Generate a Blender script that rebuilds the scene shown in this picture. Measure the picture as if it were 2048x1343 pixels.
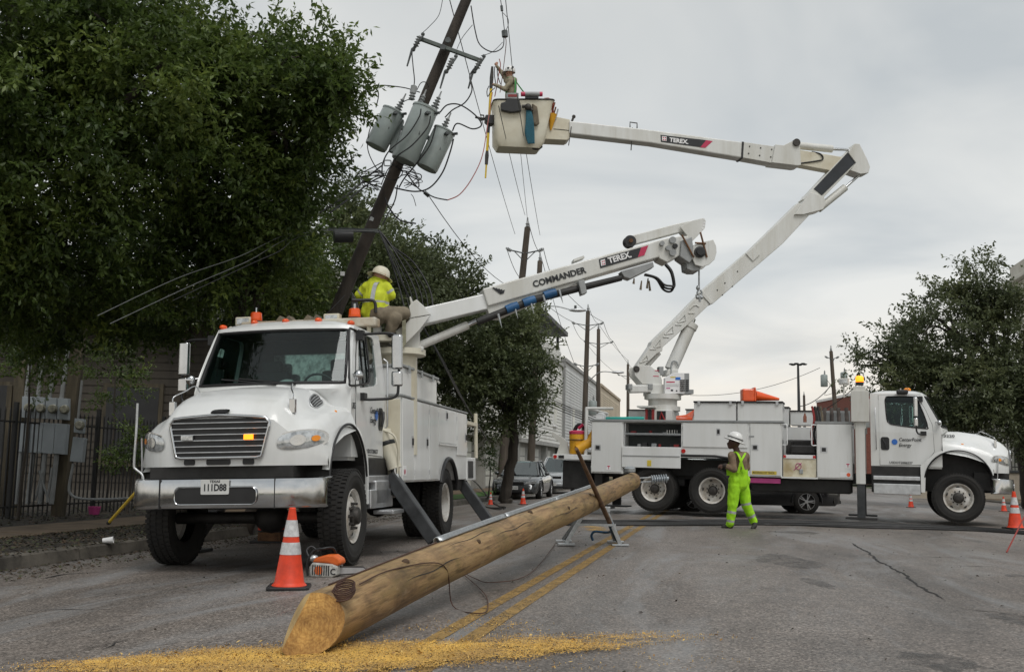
import bpy, bmesh, math, random
import numpy as np
from math import radians, sin, cos, tan, atan, pi, sqrt
from mathutils import Vector, Matrix, noise as mnoise

for o in list(bpy.data.objects): bpy.data.objects.remove(o, do_unlink=True)
scene = bpy.context.scene
COL = scene.collection
rng = random.Random(7)
nrg = np.random.default_rng(11)

# ------------------------------------------------------------------ camera
FPX, ROLL, PITCH, CAMH = 2000.0, radians(0.9), atan(261.5/2000.0), 1.08
cam_d = bpy.data.cameras.new('camera'); cam = bpy.data.objects.new('camera', cam_d); COL.objects.link(cam)
FW = Vector((0, cos(PITCH), sin(PITCH))); U0 = Vector((0, -sin(PITCH), cos(PITCH))); R0 = Vector((1, 0, 0))
RT = cos(ROLL)*R0 + sin(ROLL)*U0; UP = -sin(ROLL)*R0 + cos(ROLL)*U0
CAMP = Vector((0, 0, CAMH))
cam.matrix_world = Matrix(((RT.x, UP.x, -FW.x, 0), (RT.y, UP.y, -FW.y, 0), (RT.z, UP.z, -FW.z, CAMH), (0, 0, 0, 1)))
cam_d.sensor_fit = 'HORIZONTAL'; cam_d.sensor_width = 36; cam_d.lens = 36*FPX/2048
cam_d.clip_start = 0.05; cam_d.clip_end = 2500
scene.camera = cam
def at(px, py, Y):
    """surveyed point: where the sight line through a photo pixel meets the depth Y (metres)"""
    d = FW + (px-1024)/FPX*RT + (671.5-py)/FPX*UP
    return CAMP + d*(Y/d.y)
def gnd(px, py, z=0.0):
    d = FW + (px-1024)/FPX*RT + (671.5-py)/FPX*UP
    return CAMP + d*((z-CAMH)/d.z)

# ------------------------------------------------------------------ sky, sun, exposure
SUN_EL, SUN_AZ = radians(58), radians(155)          # azimuth measured from +Y clockwise: high, behind and right of the camera
world = bpy.data.worlds.new('World'); scene.world = world; world.use_nodes = True
nt = world.node_tree; nt.nodes.clear()
N = nt.nodes.new; L = nt.links.new
wo = N('ShaderNodeOutputWorld'); bg = N('ShaderNodeBackground'); bg.inputs[1].default_value = 0.1
sky = N('ShaderNodeTexSky'); sky.sky_type = 'NISHITA'; sky.sun_disc = False
sky.sun_elevation = SUN_EL; sky.sun_rotation = SUN_AZ; sky.air_density = 1.2; sky.dust_density = 4.0
tc = N('ShaderNodeTexCoord'); sep = N('ShaderNodeSeparateXYZ'); L(tc.outputs['Generated'], sep.inputs[0])
# project the direction on a cloud plane so that the banks flatten toward the horizon
zz = N('ShaderNodeMath'); zz.operation = 'MAXIMUM'; L(sep.outputs[2], zz.inputs[0]); zz.inputs[1].default_value = 0.0
za = N('ShaderNodeMath'); za.operation = 'ADD'; L(zz.outputs[0], za.inputs[0]); za.inputs[1].default_value = 0.16
dx = N('ShaderNodeMath'); dx.operation = 'DIVIDE'; L(sep.outputs[0], dx.inputs[0]); L(za.outputs[0], dx.inputs[1])
dy = N('ShaderNodeMath'); dy.operation = 'DIVIDE'; L(sep.outputs[1], dy.inputs[0]); L(za.outputs[0], dy.inputs[1])
cb = N('ShaderNodeCombineXYZ'); L(dx.outputs[0], cb.inputs[0]); L(dy.outputs[0], cb.inputs[1])
n1 = N('ShaderNodeTexNoise'); n1.inputs['Scale'].default_value = 1.1; n1.inputs['Detail'].default_value = 5; n1.inputs['Roughness'].default_value = 0.5; n1.inputs['Distortion'].default_value = 0.6
L(cb.outputs[0], n1.inputs['Vector'])
cr = N('ShaderNodeValToRGB'); L(n1.outputs['Fac'], cr.inputs[0])
cr.color_ramp.elements[0].position = 0.36; cr.color_ramp.elements[0].color = (0.53, 0.565, 0.585, 1)
cr.color_ramp.elements[1].position = 0.62; cr.color_ramp.elements[1].color = (0.74, 0.75, 0.735, 1)
# thin warm light under the cloud deck close to the horizon
hz = N('ShaderNodeMapRange'); L(sep.outputs[2], hz.inputs[0]); hz.inputs[1].default_value = 0.0; hz.inputs[2].default_value = 0.2
hz.inputs[3].default_value = 1.0; hz.inputs[4].default_value = 0.0; hz.interpolation_type = 'SMOOTHSTEP'
n2 = N('ShaderNodeTexNoise'); n2.inputs['Scale'].default_value = 1.7; n2.inputs['Detail'].default_value = 4; L(cb.outputs[0], n2.inputs['Vector'])
hm = N('ShaderNodeMath'); hm.operation = 'MULTIPLY'; L(hz.outputs[0], hm.inputs[0]); L(n2.outputs['Fac'], hm.inputs[1])
hm2 = N('ShaderNodeMath'); hm2.operation = 'MULTIPLY'; L(hm.outputs[0], hm2.inputs[0]); hm2.inputs[1].default_value = 1.5; hm2.use_clamp = True
mx = N('ShaderNodeMix'); mx.data_type = 'RGBA'; L(hm2.outputs[0], mx.inputs[0]); L(cr.outputs[0], mx.inputs[6]); mx.inputs[7].default_value = (0.92, 0.83, 0.70, 1)
eg = N('ShaderNodeMapRange'); L(sep.outputs[2], eg.inputs[0]); eg.inputs[1].default_value = 0.02; eg.inputs[2].default_value = 0.5; eg.inputs[3].default_value = 1.0; eg.inputs[4].default_value = 0.80
eb = N('ShaderNodeMix'); eb.data_type = 'RGBA'; eb.blend_type = 'MULTIPLY'; eb.inputs[0].default_value = 1.0; L(mx.outputs[2], eb.inputs[6]); L(eg.outputs[0], eb.inputs[7]); mx = eb
sc = N('ShaderNodeVectorMath'); sc.operation = 'SCALE'; L(mx.outputs[2], sc.inputs[0]); sc.inputs['Scale'].default_value = 12.2
m2 = N('ShaderNodeMix'); m2.data_type = 'RGBA'; m2.inputs[0].default_value = 0.95; L(sky.outputs[0], m2.inputs[6]); L(sc.outputs[0], m2.inputs[7])
L(m2.outputs[2], bg.inputs[0]); L(bg.outputs[0], wo.inputs[0])
sun_d = bpy.data.lights.new('sun', 'SUN'); sun_d.energy = 1.5; sun_d.angle = radians(28); sun_d.color = (1.0, 0.98, 0.955)
sun = bpy.data.objects.new('sun', sun_d); COL.objects.link(sun)
sdir = Vector((sin(SUN_AZ)*cos(SUN_EL), cos(SUN_AZ)*cos(SUN_EL), sin(SUN_EL)))
sun.rotation_euler = sdir.to_track_quat('Z', 'Y').to_euler()
vs = scene.view_settings; vs.view_transform = 'Standard'; vs.look = 'None'; vs.exposure = 0.0; vs.gamma = 1.0
scene.render.engine = 'CYCLES'

# ------------------------------------------------------------------ helpers
def tag(o, label=None, cat=None, group=None, kind=None):
    if label: o['label'] = label
    if cat: o['category'] = cat
    if group: o['group'] = group
    if kind: o['kind'] = kind
    return o
def empty(name, loc=(0, 0, 0), label=None, cat=None, group=None, mat=None):
    o = bpy.data.objects.new(name, None); COL.objects.link(o); o.empty_display_size = 0.2
    if mat is not None: o.matrix_world = mat
    else: o.location = loc
    return tag(o, label, cat, group)
def copy_tree(o, parent=None):
    c = o.copy(); COL.objects.link(c); c.parent = parent
    for ch in o.children: copy_tree(ch, c)
    return c
def basis(d):
    d = Vector(d).normalized(); a = Vector((0, 0, 1)) if abs(d.z) < .93 else Vector((1, 0, 0))
    u = d.cross(a).normalized(); return u, u.cross(d).normalized()
class MB:
    """collects shapes of ONE part, build() links them as one mesh object"""
    def __init__(s): s.v = []; s.f = []; s.m = []; s.mi = 0
    def add(s, vs, fs):
        b = len(s.v); s.v += [tuple(p) for p in vs]; s.f += [tuple(b+i for i in f) for f in fs]; s.m += [s.mi]*len(fs); return s
    def box(s, c, d, R=None):
        c = Vector(c); h = Vector(d)/2
        ps = [Vector((x*h.x, y*h.y, z*h.z)) for x in (-1, 1) for y in (-1, 1) for z in (-1, 1)]
        if R is not None: ps = [R @ p for p in ps]
        return s.add([c+p for p in ps], [(0, 1, 3, 2), (4, 6, 7, 5), (0, 4, 5, 1), (2, 3, 7, 6), (0, 2, 6, 4), (1, 5, 7, 3)])
    def bb(s, a, b):
        return s.box([(a[i]+b[i])/2 for i in range(3)], [abs(b[i]-a[i]) for i in range(3)])
    def beam(s, p0, p1, w, h, upv=(0, 0, 1), w1=None, h1=None):
        p0 = Vector(p0); p1 = Vector(p1); d = (p1-p0).normalized(); sd = d.cross(Vector(upv)).normalized(); u = sd.cross(d)
        w1 = w if w1 is None else w1; h1 = h if h1 is None else h1
        vs = []
        for p, a, b in ((p0, w, h), (p1, w1, h1)): vs += [p-sd*a/2-u*b/2, p+sd*a/2-u*b/2, p+sd*a/2+u*b/2, p-sd*a/2+u*b/2]
        return s.add(vs, [(0, 3, 2, 1), (4, 5, 6, 7), (0, 1, 5, 4), (1, 2, 6, 5), (2, 3, 7, 6), (3, 0, 4, 7)])
    def tube(s, path, r, n=8, caps=True, closed=False):
        P = [Vector(p) for p in path]; k = len(P); rs = r if isinstance(r, (list, tuple)) else [r]*k
        T = []
        for i in range(k):
            a = P[(i-1) % k] if (closed or i > 0) else P[i]; b = P[(i+1) % k] if (closed or i < k-1) else P[i]
            T.append((b-a).normalized())
        u, w = basis(T[0]); vs = []
        for i in range(k):
            u = (u - T[i]*u.dot(T[i])); u = u.normalized() if u.length > 1e-6 else basis(T[i])[0]; w = T[i].cross(u)
            for j in range(n): vs.append(P[i] + (u*cos(2*pi*j/n) + w*sin(2*pi*j/n))*rs[i])
        fs = []
        for i in range(k if closed else k-1):
            a = i*n; b = ((i+1) % k)*n
            for j in range(n): fs.append((a+j, a+(j+1) % n, b+(j+1) % n, b+j))
        if caps and not closed: fs += [tuple(range(n))[::-1], tuple((k-1)*n+j for j in range(n))]
        return s.add(vs, fs)
    def cyl(s, p0, p1, r, r1=None, n=16, caps=True): return s.tube([p0, p1], [r, r if r1 is None else r1], n, caps)
    def lathe(s, prof, o=(0, 0, 0), axis=(0, 0, 1), n=24, closed=False):
        """prof: (radius, height along axis)"""
        o = Vector(o); ax = Vector(axis).normalized(); u, w = basis(ax); vs = []; k = len(prof)
        for r, h in prof:
            for j in range(n): vs.append(o + ax*h + (u*cos(2*pi*j/n) + w*sin(2*pi*j/n))*max(r, 1e-4))
        fs = []
        for i in range(k if closed else k-1):
            a = i*n; b = ((i+1) % k)*n
            for j in range(n): fs.append((a+j, a+(j+1) % n, b+(j+1) % n, b+j))
        return s.add(vs, fs)
    def ball(s, c, r, n=12, R=None):
        c = Vector(c); r = Vector(r) if hasattr(r, '__len__') else Vector((r, r, r)); m = n//2; vs = []; fs = []
        for i in range(m+1):
            t = pi*i/m
            for j in range(n):
                p = Vector((sin(t)*cos(2*pi*j/n)*r.x, sin(t)*sin(2*pi*j/n)*r.y, cos(t)*r.z)); vs.append(c + (R @ p if R is not None else p))
        for i in range(m):
            for j in range(n): fs.append((i*n+j, (i+1)*n+j, (i+1)*n+(j+1) % n, i*n+(j+1) % n))
        return s.add(vs, fs)
    def prism(s, poly, f0, f1):
        """poly of 2-D points, f0/f1 map a point to the two end faces"""
        k = len(poly); vs = [f0(p) for p in poly] + [f1(p) for p in poly]
        fs = [tuple(range(k))[::-1], tuple(range(k, 2*k))] + [(i, (i+1) % k, k+(i+1) % k, k+i) for i in range(k)]
        return s.add(vs, fs)
    def prism_y(s, poly, y0, y1): return s.prism(poly, lambda p: (p[0], y0, p[1]), lambda p: (p[0], y1, p[1]))
    def prism_x(s, poly, x0, x1): return s.prism(poly, lambda p: (x0, p[0], p[1]), lambda p: (x1, p[0], p[1]))
    def prism_z(s, poly, z0, z1): return s.prism(poly, lambda p: (p[0], p[1], z0), lambda p: (p[0], p[1], z1))
    def grid(s, rows):
        k = len(rows[0]); vs = [p for r in rows for p in r]
        return s.add(vs, [(i*k+j, i*k+j+1, (i+1)*k+j+1, (i+1)*k+j) for i in range(len(rows)-1) for j in range(k-1)])
    def xf(s, M, i0=0):
        for i in range(i0, len(s.v)): s.v[i] = tuple(M @ Vector(s.v[i]))
        return s
    def build(s, name, mat, parent=None, smooth=None, bevel=0, seg=2, loc=None, fixn=True, solid=0):
        me = bpy.data.meshes.new(name); me.from_pydata(s.v, [], s.f)
        for m in (mat if isinstance(mat, (list, tuple)) else [mat]): me.materials.append(m)
        if any(s.m): me.polygons.foreach_set('material_index', s.m)
        if fixn:
            bm = bmesh.new(); bm.from_mesh(me); bmesh.ops.recalc_face_normals(bm, faces=bm.faces); bm.to_mesh(me); bm.free()
        o = bpy.data.objects.new(name, me); COL.objects.link(o)
        if parent is not None: o.parent = parent
        if loc is not None: o.location = loc
        if solid:
            m = o.modifiers.new('thick', 'SOLIDIFY'); m.thickness = abs(solid); m.offset = -1 if solid > 0 else 1
        if bevel:
            m = o.modifiers.new('bevel', 'BEVEL'); m.width = bevel; m.segments = seg; m.limit_method = 'ANGLE'; m.angle_limit = radians(40)
        if smooth is not None:
            me.polygons.foreach_set('use_smooth', [True]*len(me.polygons))
            if smooth < 180:
                try: me.set_sharp_from_angle(angle=radians(smooth))
                except Exception: pass
        me.update()
        return o
def one(name, mat, parent, fn, *a, smooth=None, bevel=0, **k):
    b = MB(); getattr(b, fn)(*a, **k); return b.build(name, mat, parent, smooth=smooth, bevel=bevel)
def arc(cx, cy, r, a0, a1, n, ry=None):
    ry = r if ry is None else ry
    return [(cx+r*cos(radians(a0+(a1-a0)*i/n)), cy+ry*sin(radians(a0+(a1-a0)*i/n))) for i in range(n+1)]
def rrect(x0, y0, x1, y1, r, n=4):
    return arc(x1-r, y0+r, r, -90, 0, n)+arc(x1-r, y1-r, r, 0, 90, n)+arc(x0+r, y1-r, r, 90, 180, n)+arc(x0+r, y0+r, r, 180, 270, n)
def smoothpath(pts, n=6):
    P = [Vector(p) for p in pts]; out = []
    for i in range(len(P)-1):
        a = P[max(i-1, 0)]; b = P[i]; c = P[i+1]; d = P[min(i+2, len(P)-1)]
        for k in range(n):
            t = k/n; out.append(0.5*((2*b)+(c-a)*t+(2*a-5*b+4*c-d)*t*t+(3*b-a-3*c+d)*t**3))
    out.append(P[-1]); return out
def sag(a, b, s, n=14):
    a = Vector(a); b = Vector(b); return [a.lerp(b, i/n) - Vector((0, 0, s*4*(i/n)*(1-i/n))) for i in range(n+1)]
def interp(x, xs, ys):
    if x <= xs[0]: return ys[0]
    for i in range(len(xs)-1):
        if x <= xs[i+1]: return ys[i]+(ys[i+1]-ys[i])*(x-xs[i])/(xs[i+1]-xs[i])
    return ys[-1]
def text(name, body, size, M, mat, parent, bold=0.0, shear=0.0, sx=1.0, align='LEFT', ext=0.001):
    c = bpy.data.curves.new(name, 'FONT'); c.body = body; c.size = size; c.shear = shear; c.offset = bold; c.extrude = ext
    c.align_x = align; c.align_y = 'CENTER'; c.resolution_u = 3
    t = bpy.data.objects.new(name, c); me = bpy.data.meshes.new_from_object(t); bpy.data.objects.remove(t)
    me.transform(M @ Matrix.Diagonal((sx, 1, 1, 1))); me.materials.clear(); me.materials.append(mat); me.name = name
    o = bpy.data.objects.new(name, me); COL.objects.link(o); o.parent = parent; return o
def frame(o, x, y):
    """matrix whose X is the writing direction and Y is up"""
    x = Vector(x).normalized(); y = Vector(y); y = (y-x*y.dot(x)).normalized(); z = x.cross(y)
    return Matrix(((x.x, y.x, z.x, o[0]), (x.y, y.y, z.y, o[1]), (x.z, y.z, z.z, o[2]), (0, 0, 0, 1)))

# ------------------------------------------------------------------ materials
def mat(name, col, rough=.5, metal=0, var=.12, scale=4, bump=0, bscale=60, coat=0, spec=.5, emit=None, alpha=None, trans=0, dark=None, streak=False):
    m = bpy.data.materials.new(name); m.use_nodes = True; t = m.node_tree; b = t.nodes['Principled BSDF']
    b.inputs['Roughness'].default_value = rough; b.inputs['Metallic'].default_value = metal
    b.inputs['Specular IOR Level'].default_value = spec; b.inputs['Coat Weight'].default_value = coat; b.inputs['Coat Roughness'].default_value = .08
    if trans: b.inputs['Transmission Weight'].default_value = trans
    tcn = t.nodes.new('ShaderNodeTexCoord'); src = tcn.outputs['Object']
    if streak:
        mp = t.nodes.new('ShaderNodeMapping'); mp.inputs['Scale'].default_value = (1, 1, .12); t.links.new(src, mp.inputs[0]); src = mp.outputs[0]
    n = t.nodes.new('ShaderNodeTexNoise'); n.inputs['Scale'].default_value = scale; n.inputs['Detail'].default_value = 6; n.inputs['Roughness'].default_value = .62
    t.links.new(src, n.inputs['Vector'])
    r = t.nodes.new('ShaderNodeValToRGB'); t.links.new(n.outputs['Fac'], r.inputs[0])
    c = Vector(col[:3]); d = Vector(dark) if dark else c*(1-2*var)
    r.color_ramp.elements[0].position = .3; r.color_ramp.elements[0].color = (*d, 1)
    r.color_ramp.elements[1].position = .62; r.color_ramp.elements[1].color = (*[min(1, x*(1+var*.5)) for x in c], 1)
    t.links.new(r.outputs[0], b.inputs['Base Color'])
    if bump:
        n2 = t.nodes.new('ShaderNodeTexNoise'); n2.inputs['Scale'].default_value = bscale; n2.inputs['Detail'].default_value = 4
        t.links.new(tcn.outputs['Object'], n2.inputs['Vector'])
        bp = t.nodes.new('ShaderNodeBump'); bp.inputs['Strength'].default_value = bump; bp.inputs['Distance'].default_value = .01
        t.links.new(n2.outputs['Fac'], bp.inputs['Height']); t.links.new(bp.outputs[0], b.inputs['Normal'])
    if emit: b.inputs['Emission Color'].default_value = (*emit[0], 1); b.inputs['Emission Strength'].default_value = emit[1]
    return m
def glass(name, tint, mixf=.55, rough=.02):
    m = bpy.data.materials.new(name); m.use_nodes = True; t = m.node_tree; t.nodes.clear()
    o = t.nodes.new('ShaderNodeOutputMaterial'); tr = t.nodes.new('ShaderNodeBsdfTransparent'); tr.inputs[0].default_value = (*tint, 1)
    g = t.nodes.new('ShaderNodeBsdfGlossy'); g.inputs['Roughness'].default_value = rough; g.inputs[0].default_value = (.85, .9, .9, 1)
    fr = t.nodes.new('ShaderNodeFresnel'); fr.inputs[0].default_value = 1.5
    ad = t.nodes.new('ShaderNodeMath'); ad.operation = 'MULTIPLY_ADD'; t.links.new(fr.outputs[0], ad.inputs[0]); ad.inputs[1].default_value = 1.0; ad.inputs[2].default_value = mixf; ad.use_clamp = True
    mx = t.nodes.new('ShaderNodeMixShader'); t.links.new(ad.outputs[0], mx.inputs[0]); t.links.new(tr.outputs[0], mx.inputs[1]); t.links.new(g.outputs[0], mx.inputs[2])
    t.links.new(mx.outputs[0], o.inputs[0]); return m
W = {}
W['white'] = mat('white_paint', (.72, .73, .725), .32, var=.05, scale=1.6, coat=.5, streak=True, dark=(.63, .635, .61))
W['boomwhite'] = mat('boom_paint', (.66, .665, .645), .42, var=.06, scale=2.2, coat=.15, streak=True, dark=(.52, .51, .46))
W['cream'] = mat('bucket_fiberglass', (.66, .63, .52), .45, var=.06, scale=2, dark=(.55, .5, .38))
W['chrome'] = mat('chrome', (.55, .56, .57), .11, 1, var=.06, scale=3)
W['alu'] = mat('aluminium', (.6, .61, .62), .38, .9, var=.1, scale=8)
W['galv'] = mat('galvanised_steel', (.42, .44, .45), .42, .75, var=.15, scale=20)
W['black'] = mat('black_plastic', (.018, .018, .019), .45, var=.2)
W['seam'] = mat('panel_gap', (.03, .03, .03), .8, var=.2)
W['rubber'] = mat('tyre_rubber', (.013, .0125, .012), .85, var=.25, scale=9, bump=.15, bscale=40, dark=(.022, .02, .017))
W['rim'] = mat('wheel_steel', (.60, .59, .56), .45, var=.1, scale=7, dark=(.34, .29, .23))
W['hub'] = mat('hub_iron', (.06, .055, .05), .55, .4, var=.3, scale=14)
W['chassis'] = mat('chassis_black', (.022, .021, .02), .6, var=.3, scale=6)
W['glass'] = glass('windshield_glass', (.55, .72, .69), .0)
W['dglass'] = glass('tinted_glass', (.10, .13, .13), .02)
W['interior'] = mat('cab_interior', (.075, .085, .085), .8)
W['orange'] = mat('orange_lens', (.85, .10, .01), .3, var=.1, coat=.4)
W['amber'] = mat('amber_lens', (.9, .30, .02), .2, var=.05)
W['amberlit'] = mat('amber_lit', (.9, .35, .02), .3, emit=((1, .25, .01), 2.2))
W['red'] = mat('red_lens', (.5, .015, .012), .25)
W['lens'] = mat('clear_lens', (.55, .57, .58), .08, .5, var=.3, scale=14)
W['ink'] = mat('black_lettering', (.02, .022, .025), .6, var=.05)
W['wink'] = mat('white_lettering', (.8, .8, .8), .5, var=.02)
W['blue'] = mat('blue_decal', (.03, .16, .55), .4, var=.05)
W['magenta'] = mat('magenta_decal', (.42, .05, .2), .5, var=.1)
W['stopred'] = mat('red_decal', (.5, .03, .09), .45, var=.05)
W['yellowdecal'] = mat('yellow_decal', (.65, .5, .06), .5, var=.1)
W['steelgrey'] = mat('outrigger_grey', (.05, .053, .056), .5, .2, var=.25, scale=5)
W['grey'] = mat('grey_paint', (.3, .31, .31), .5, var=.12)
W['hose'] = mat('black_hose', (.02, .02, .02), .5, var=.2)
W['rust'] = mat('rusty_steel', (.17, .085, .04), .75, .3, var=.3, scale=12, bump=.2)
W['coneo'] = mat('cone_orange', (.78, .055, .012), .5, var=.1, scale=7, dark=(.5, .04, .012))
W['conew'] = mat('cone_reflective', (.62, .62, .62), .35, var=.1, scale=12, dark=(.3, .3, .3))
W['yellow'] = mat('yellow_plastic', (.72, .36, .015), .45, var=.1)
W['yellowrod'] = mat('yellow_fibreglass', (.75, .52, .03), .4, var=.08)
W['teal'] = mat('teal_cloth', (.02, .35, .3), .6)
W['rope'] = mat('blue_rope', (.02, .12, .17), .8, var=.4, scale=90)
W['brown'] = mat('brown_bag', (.16, .13, .09), .8, var=.3)
W['skin'] = mat('skin', (.42, .22, .15), .55, var=.08)
W['skind'] = mat('skin_dark', (.085, .042, .03), .55, var=.08)
W['dred'] = mat('dark_red_parts', (.25, .02, .02), .5)
W['fabricgreen'] = mat('green_webbing', (.05, .3, .08), .7)

def grime(m, amt, tint=(.55, .47, .36), sc_=3.0):
    """thin run-off streaks and scuffs on painted metal"""
    t = m.node_tree; b = t.nodes['Principled BSDF']; l = b.inputs['Base Color'].links[0]; src = l.from_socket
    tc_ = t.nodes.new('ShaderNodeTexCoord').outputs['Object']; mp_ = t.nodes.new('ShaderNodeMapping'); mp_.inputs['Scale'].default_value = (1, 1, .07); t.links.new(tc_, mp_.inputs[0])
    def nz(v, s_, d_): n = t.nodes.new('ShaderNodeTexNoise'); n.inputs['Scale'].default_value = s_; n.inputs['Detail'].default_value = d_; n.inputs['Roughness'].default_value = .7; t.links.new(v, n.inputs['Vector']); return n.outputs['Fac']
    def rp_(v, a, c): r = t.nodes.new('ShaderNodeMapRange'); t.links.new(v, r.inputs[0]); r.inputs[1].default_value = a; r.inputs[2].default_value = c; return r.outputs[0]
    st = rp_(nz(mp_.outputs[0], sc_*5, 5), .56, .80); pt = rp_(nz(tc_, sc_*.6, 6), .42, .72); sp = rp_(nz(tc_, sc_*14, 3), .66, .78)
    mu = t.nodes.new('ShaderNodeMath'); mu.operation = 'MULTIPLY'; t.links.new(st, mu.inputs[0]); t.links.new(pt, mu.inputs[1])
    ad = t.nodes.new('ShaderNodeMath'); ad.operation = 'MULTIPLY_ADD'; t.links.new(sp, ad.inputs[0]); ad.inputs[1].default_value = .25; t.links.new(mu.outputs[0], ad.inputs[2])
    fa = t.nodes.new('ShaderNodeMath'); fa.operation = 'MULTIPLY'; fa.use_clamp = True; t.links.new(ad.outputs[0], fa.inputs[0]); fa.inputs[1].default_value = amt
    mx_ = t.nodes.new('ShaderNodeMix'); mx_.data_type = 'RGBA'; mx_.blend_type = 'MULTIPLY'; t.links.new(fa.outputs[0], mx_.inputs[0]); t.links.new(src, mx_.inputs[6]); mx_.inputs[7].default_value = (*tint, 1)
    t.links.new(mx_.outputs[2], b.inputs['Base Color'])
    ro = t.nodes.new('ShaderNodeMapRange'); t.links.new(pt, ro.inputs[0]); ro.inputs[3].default_value = b.inputs['Roughness'].default_value; ro.inputs[4].default_value = min(1, b.inputs['Roughness'].default_value+.22); t.links.new(ro.outputs[0], b.inputs['Roughness'])
for k_, a_m in (('white', .55), ('boomwhite', 1.0), ('cream', .9), ('chrome', .35), ('alu', .7), ('rim', .9), ('steelgrey', .6)): grime(W[k_], a_m)
# ================================================================== SETTING
YAW = radians(11); RD = Vector((sin(YAW), cos(YAW), 0)); RR = Vector((cos(YAW), -sin(YAW), 0)); RO = Vector((0.42, 10.0, 0))
def rz(s):                       # road cross fall: crown under the yellow lines
    return 0.022*s if s < 0 else -0.004*s
def rp(s, t, z=0.0):             # s metres right of the crown, t metres along the road
    p = RO + RR*s + RD*t; return Vector((p.x, p.y, z))
def rs(p): return (Vector((p[0], p[1], 0))-RO).dot(RR)
def gz(x, y):                    # height of the carriageway below a point
    return rz(max(-6.05, min(13, rs((x, y)))))
def gp(px, py):                  # photo pixel -> point on the carriageway
    z = 0
    for _ in range(4):
        p = gnd(px, py, z); z = gz(p.x, p.y)
    return Vector((p.x, p.y, z))
def node_noise(t, src, scale, detail=5, rough=.6, dist=0):
    n = t.nodes.new('ShaderNodeTexNoise'); n.inputs['Scale'].default_value = scale; n.inputs['Detail'].default_value = detail
    n.inputs['Roughness'].default_value = rough; n.inputs['Distortion'].default_value = dist; t.links.new(src, n.inputs['Vector']); return n.outputs['Fac']
def node_ramp(t, src, stops):
    r = t.nodes.new('ShaderNodeValToRGB'); t.links.new(src, r.inputs[0]); e = r.color_ramp.elements
    while len(e) > 1: e.remove(e[-1])
    e[0].position = stops[0][0]; e[0].color = (*stops[0][1], 1)
    for p, c in stops[1:]: x = e.new(p); x.color = (*c, 1)
    return r.outputs[0]
def node_mix(t, f, a, b, mode='MIX'):
    m = t.nodes.new('ShaderNodeMix'); m.data_type = 'RGBA'; m.blend_type = mode
    if isinstance(f, float): m.inputs[0].default_value = f
    else: t.links.new(f, m.inputs[0])
    for i, x in ((6, a), (7, b)):
        if isinstance(x, tuple): m.inputs[i].default_value = (*x, 1)
        else: t.links.new(x, m.inputs[i])
    return m.outputs[2]
def asphalt():
    m = bpy.data.materials.new('asphalt'); m.use_nodes = True; t = m.node_tree; b = t.nodes['Principled BSDF']
    g = t.nodes.new('ShaderNodeTexCoord').outputs['Object']
    mp = t.nodes.new('ShaderNodeMapping'); mp.inputs['Rotation'].default_value = (0, 0, YAW); t.links.new(g, mp.inputs[0])
    mp2 = t.nodes.new('ShaderNodeMapping'); mp2.inputs['Scale'].default_value = (1, .22, 1); t.links.new(mp.outputs[0], mp2.inputs[0])
    v = t.nodes.new('ShaderNodeTexVoronoi'); v.inputs['Scale'].default_value = 70; t.links.new(g, v.inputs['Vector'])
    stone = node_ramp(t, v.outputs['Color'], [(.12, (.07, .062, .056)), (.45, (.155, .14, .128)), (.75, (.23, .21, .193)), (1, (.40, .37, .345))])
    big = node_ramp(t, node_noise(t, mp2.outputs[0], .55, 6, .65, .5), [(.32, (.5, .48, .46)), (.5, (.95, .90, .86)), (.68, (1.3, 1.27, 1.25))])
    mid = node_ramp(t, node_noise(t, g, 2.6, 5, .7), [(.3, (.78, .78, .78)), (.7, (1.1, 1.08, 1.06))])
    fine = node_ramp(t, node_noise(t, g, 38, 3, .7), [(.3, (.7, .7, .7)), (.7, (1.2, 1.2, 1.2))])
    c = node_mix(t, 1.0, stone, big, 'MULTIPLY'); c = node_mix(t, 1.0, c, mid, 'MULTIPLY'); c = node_mix(t, 1.0, c, fine, 'MULTIPLY')
    # pale run-off stains with painted wet sheen, dark damp streaks along the traffic direction
    stain_sheen = node_ramp(t, node_noise(t, mp2.outputs[0], .8, 7, .72, 1.2), [(.50, (0, 0, 0)), (.64, (1, 1, 1))])
    c = node_mix(t, stain_sheen, c, node_mix(t, .5, c, (.25, .255, .26)))
    damp = node_ramp(t, node_noise(t, mp2.outputs[0], 1.3, 6, .7, .4), [(.60, (0, 0, 0)), (.68, (1, 1, 1))])
    c = node_mix(t, damp, c, node_mix(t, 1.0, c, (.6, .6, .62), 'MULTIPLY'))
    t.links.new(c, b.inputs['Base Color'])
    ro = node_mix(t, damp, node_ramp(t, node_noise(t, mp2.outputs[0], .35, 4, .6, .5), [(.38, (.36, .36, .36)), (.6, (.66, .66, .66))]), (.28, .28, .28)); t.links.new(ro, b.inputs['Roughness'])
    bp = t.nodes.new('ShaderNodeBump'); bp.inputs['Strength'].default_value = .55; bp.inputs['Distance'].default_value = .006
    t.links.new(v.outputs['Distance'], bp.inputs['Height']); t.links.new(bp.outputs[0], b.inputs['Normal'])
    return m
def worn_puddle():
    m = mat('damp_asphalt', (.07, .067, .064), .34, var=.3, scale=9, bump=.9, bscale=45); t = m.node_tree; b = t.nodes['Principled BSDF']; g = t.nodes.new('ShaderNodeTexCoord').outputs['Object']
    n = node_noise(t, g, 5, 6, .75); t.links.new(node_ramp(t, n, [(.36, (0, 0, 0)), (.66, (.6, .6, .6))]), b.inputs['Alpha']); b.inputs['Specular IOR Level'].default_value = .25; return m
W['asphalt'] = asphalt()
W['concrete'] = mat('kerb_concrete', (.12, .108, .09), .85, var=.25, scale=3, bump=.4, bscale=30, dark=(.04, .036, .03))
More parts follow.
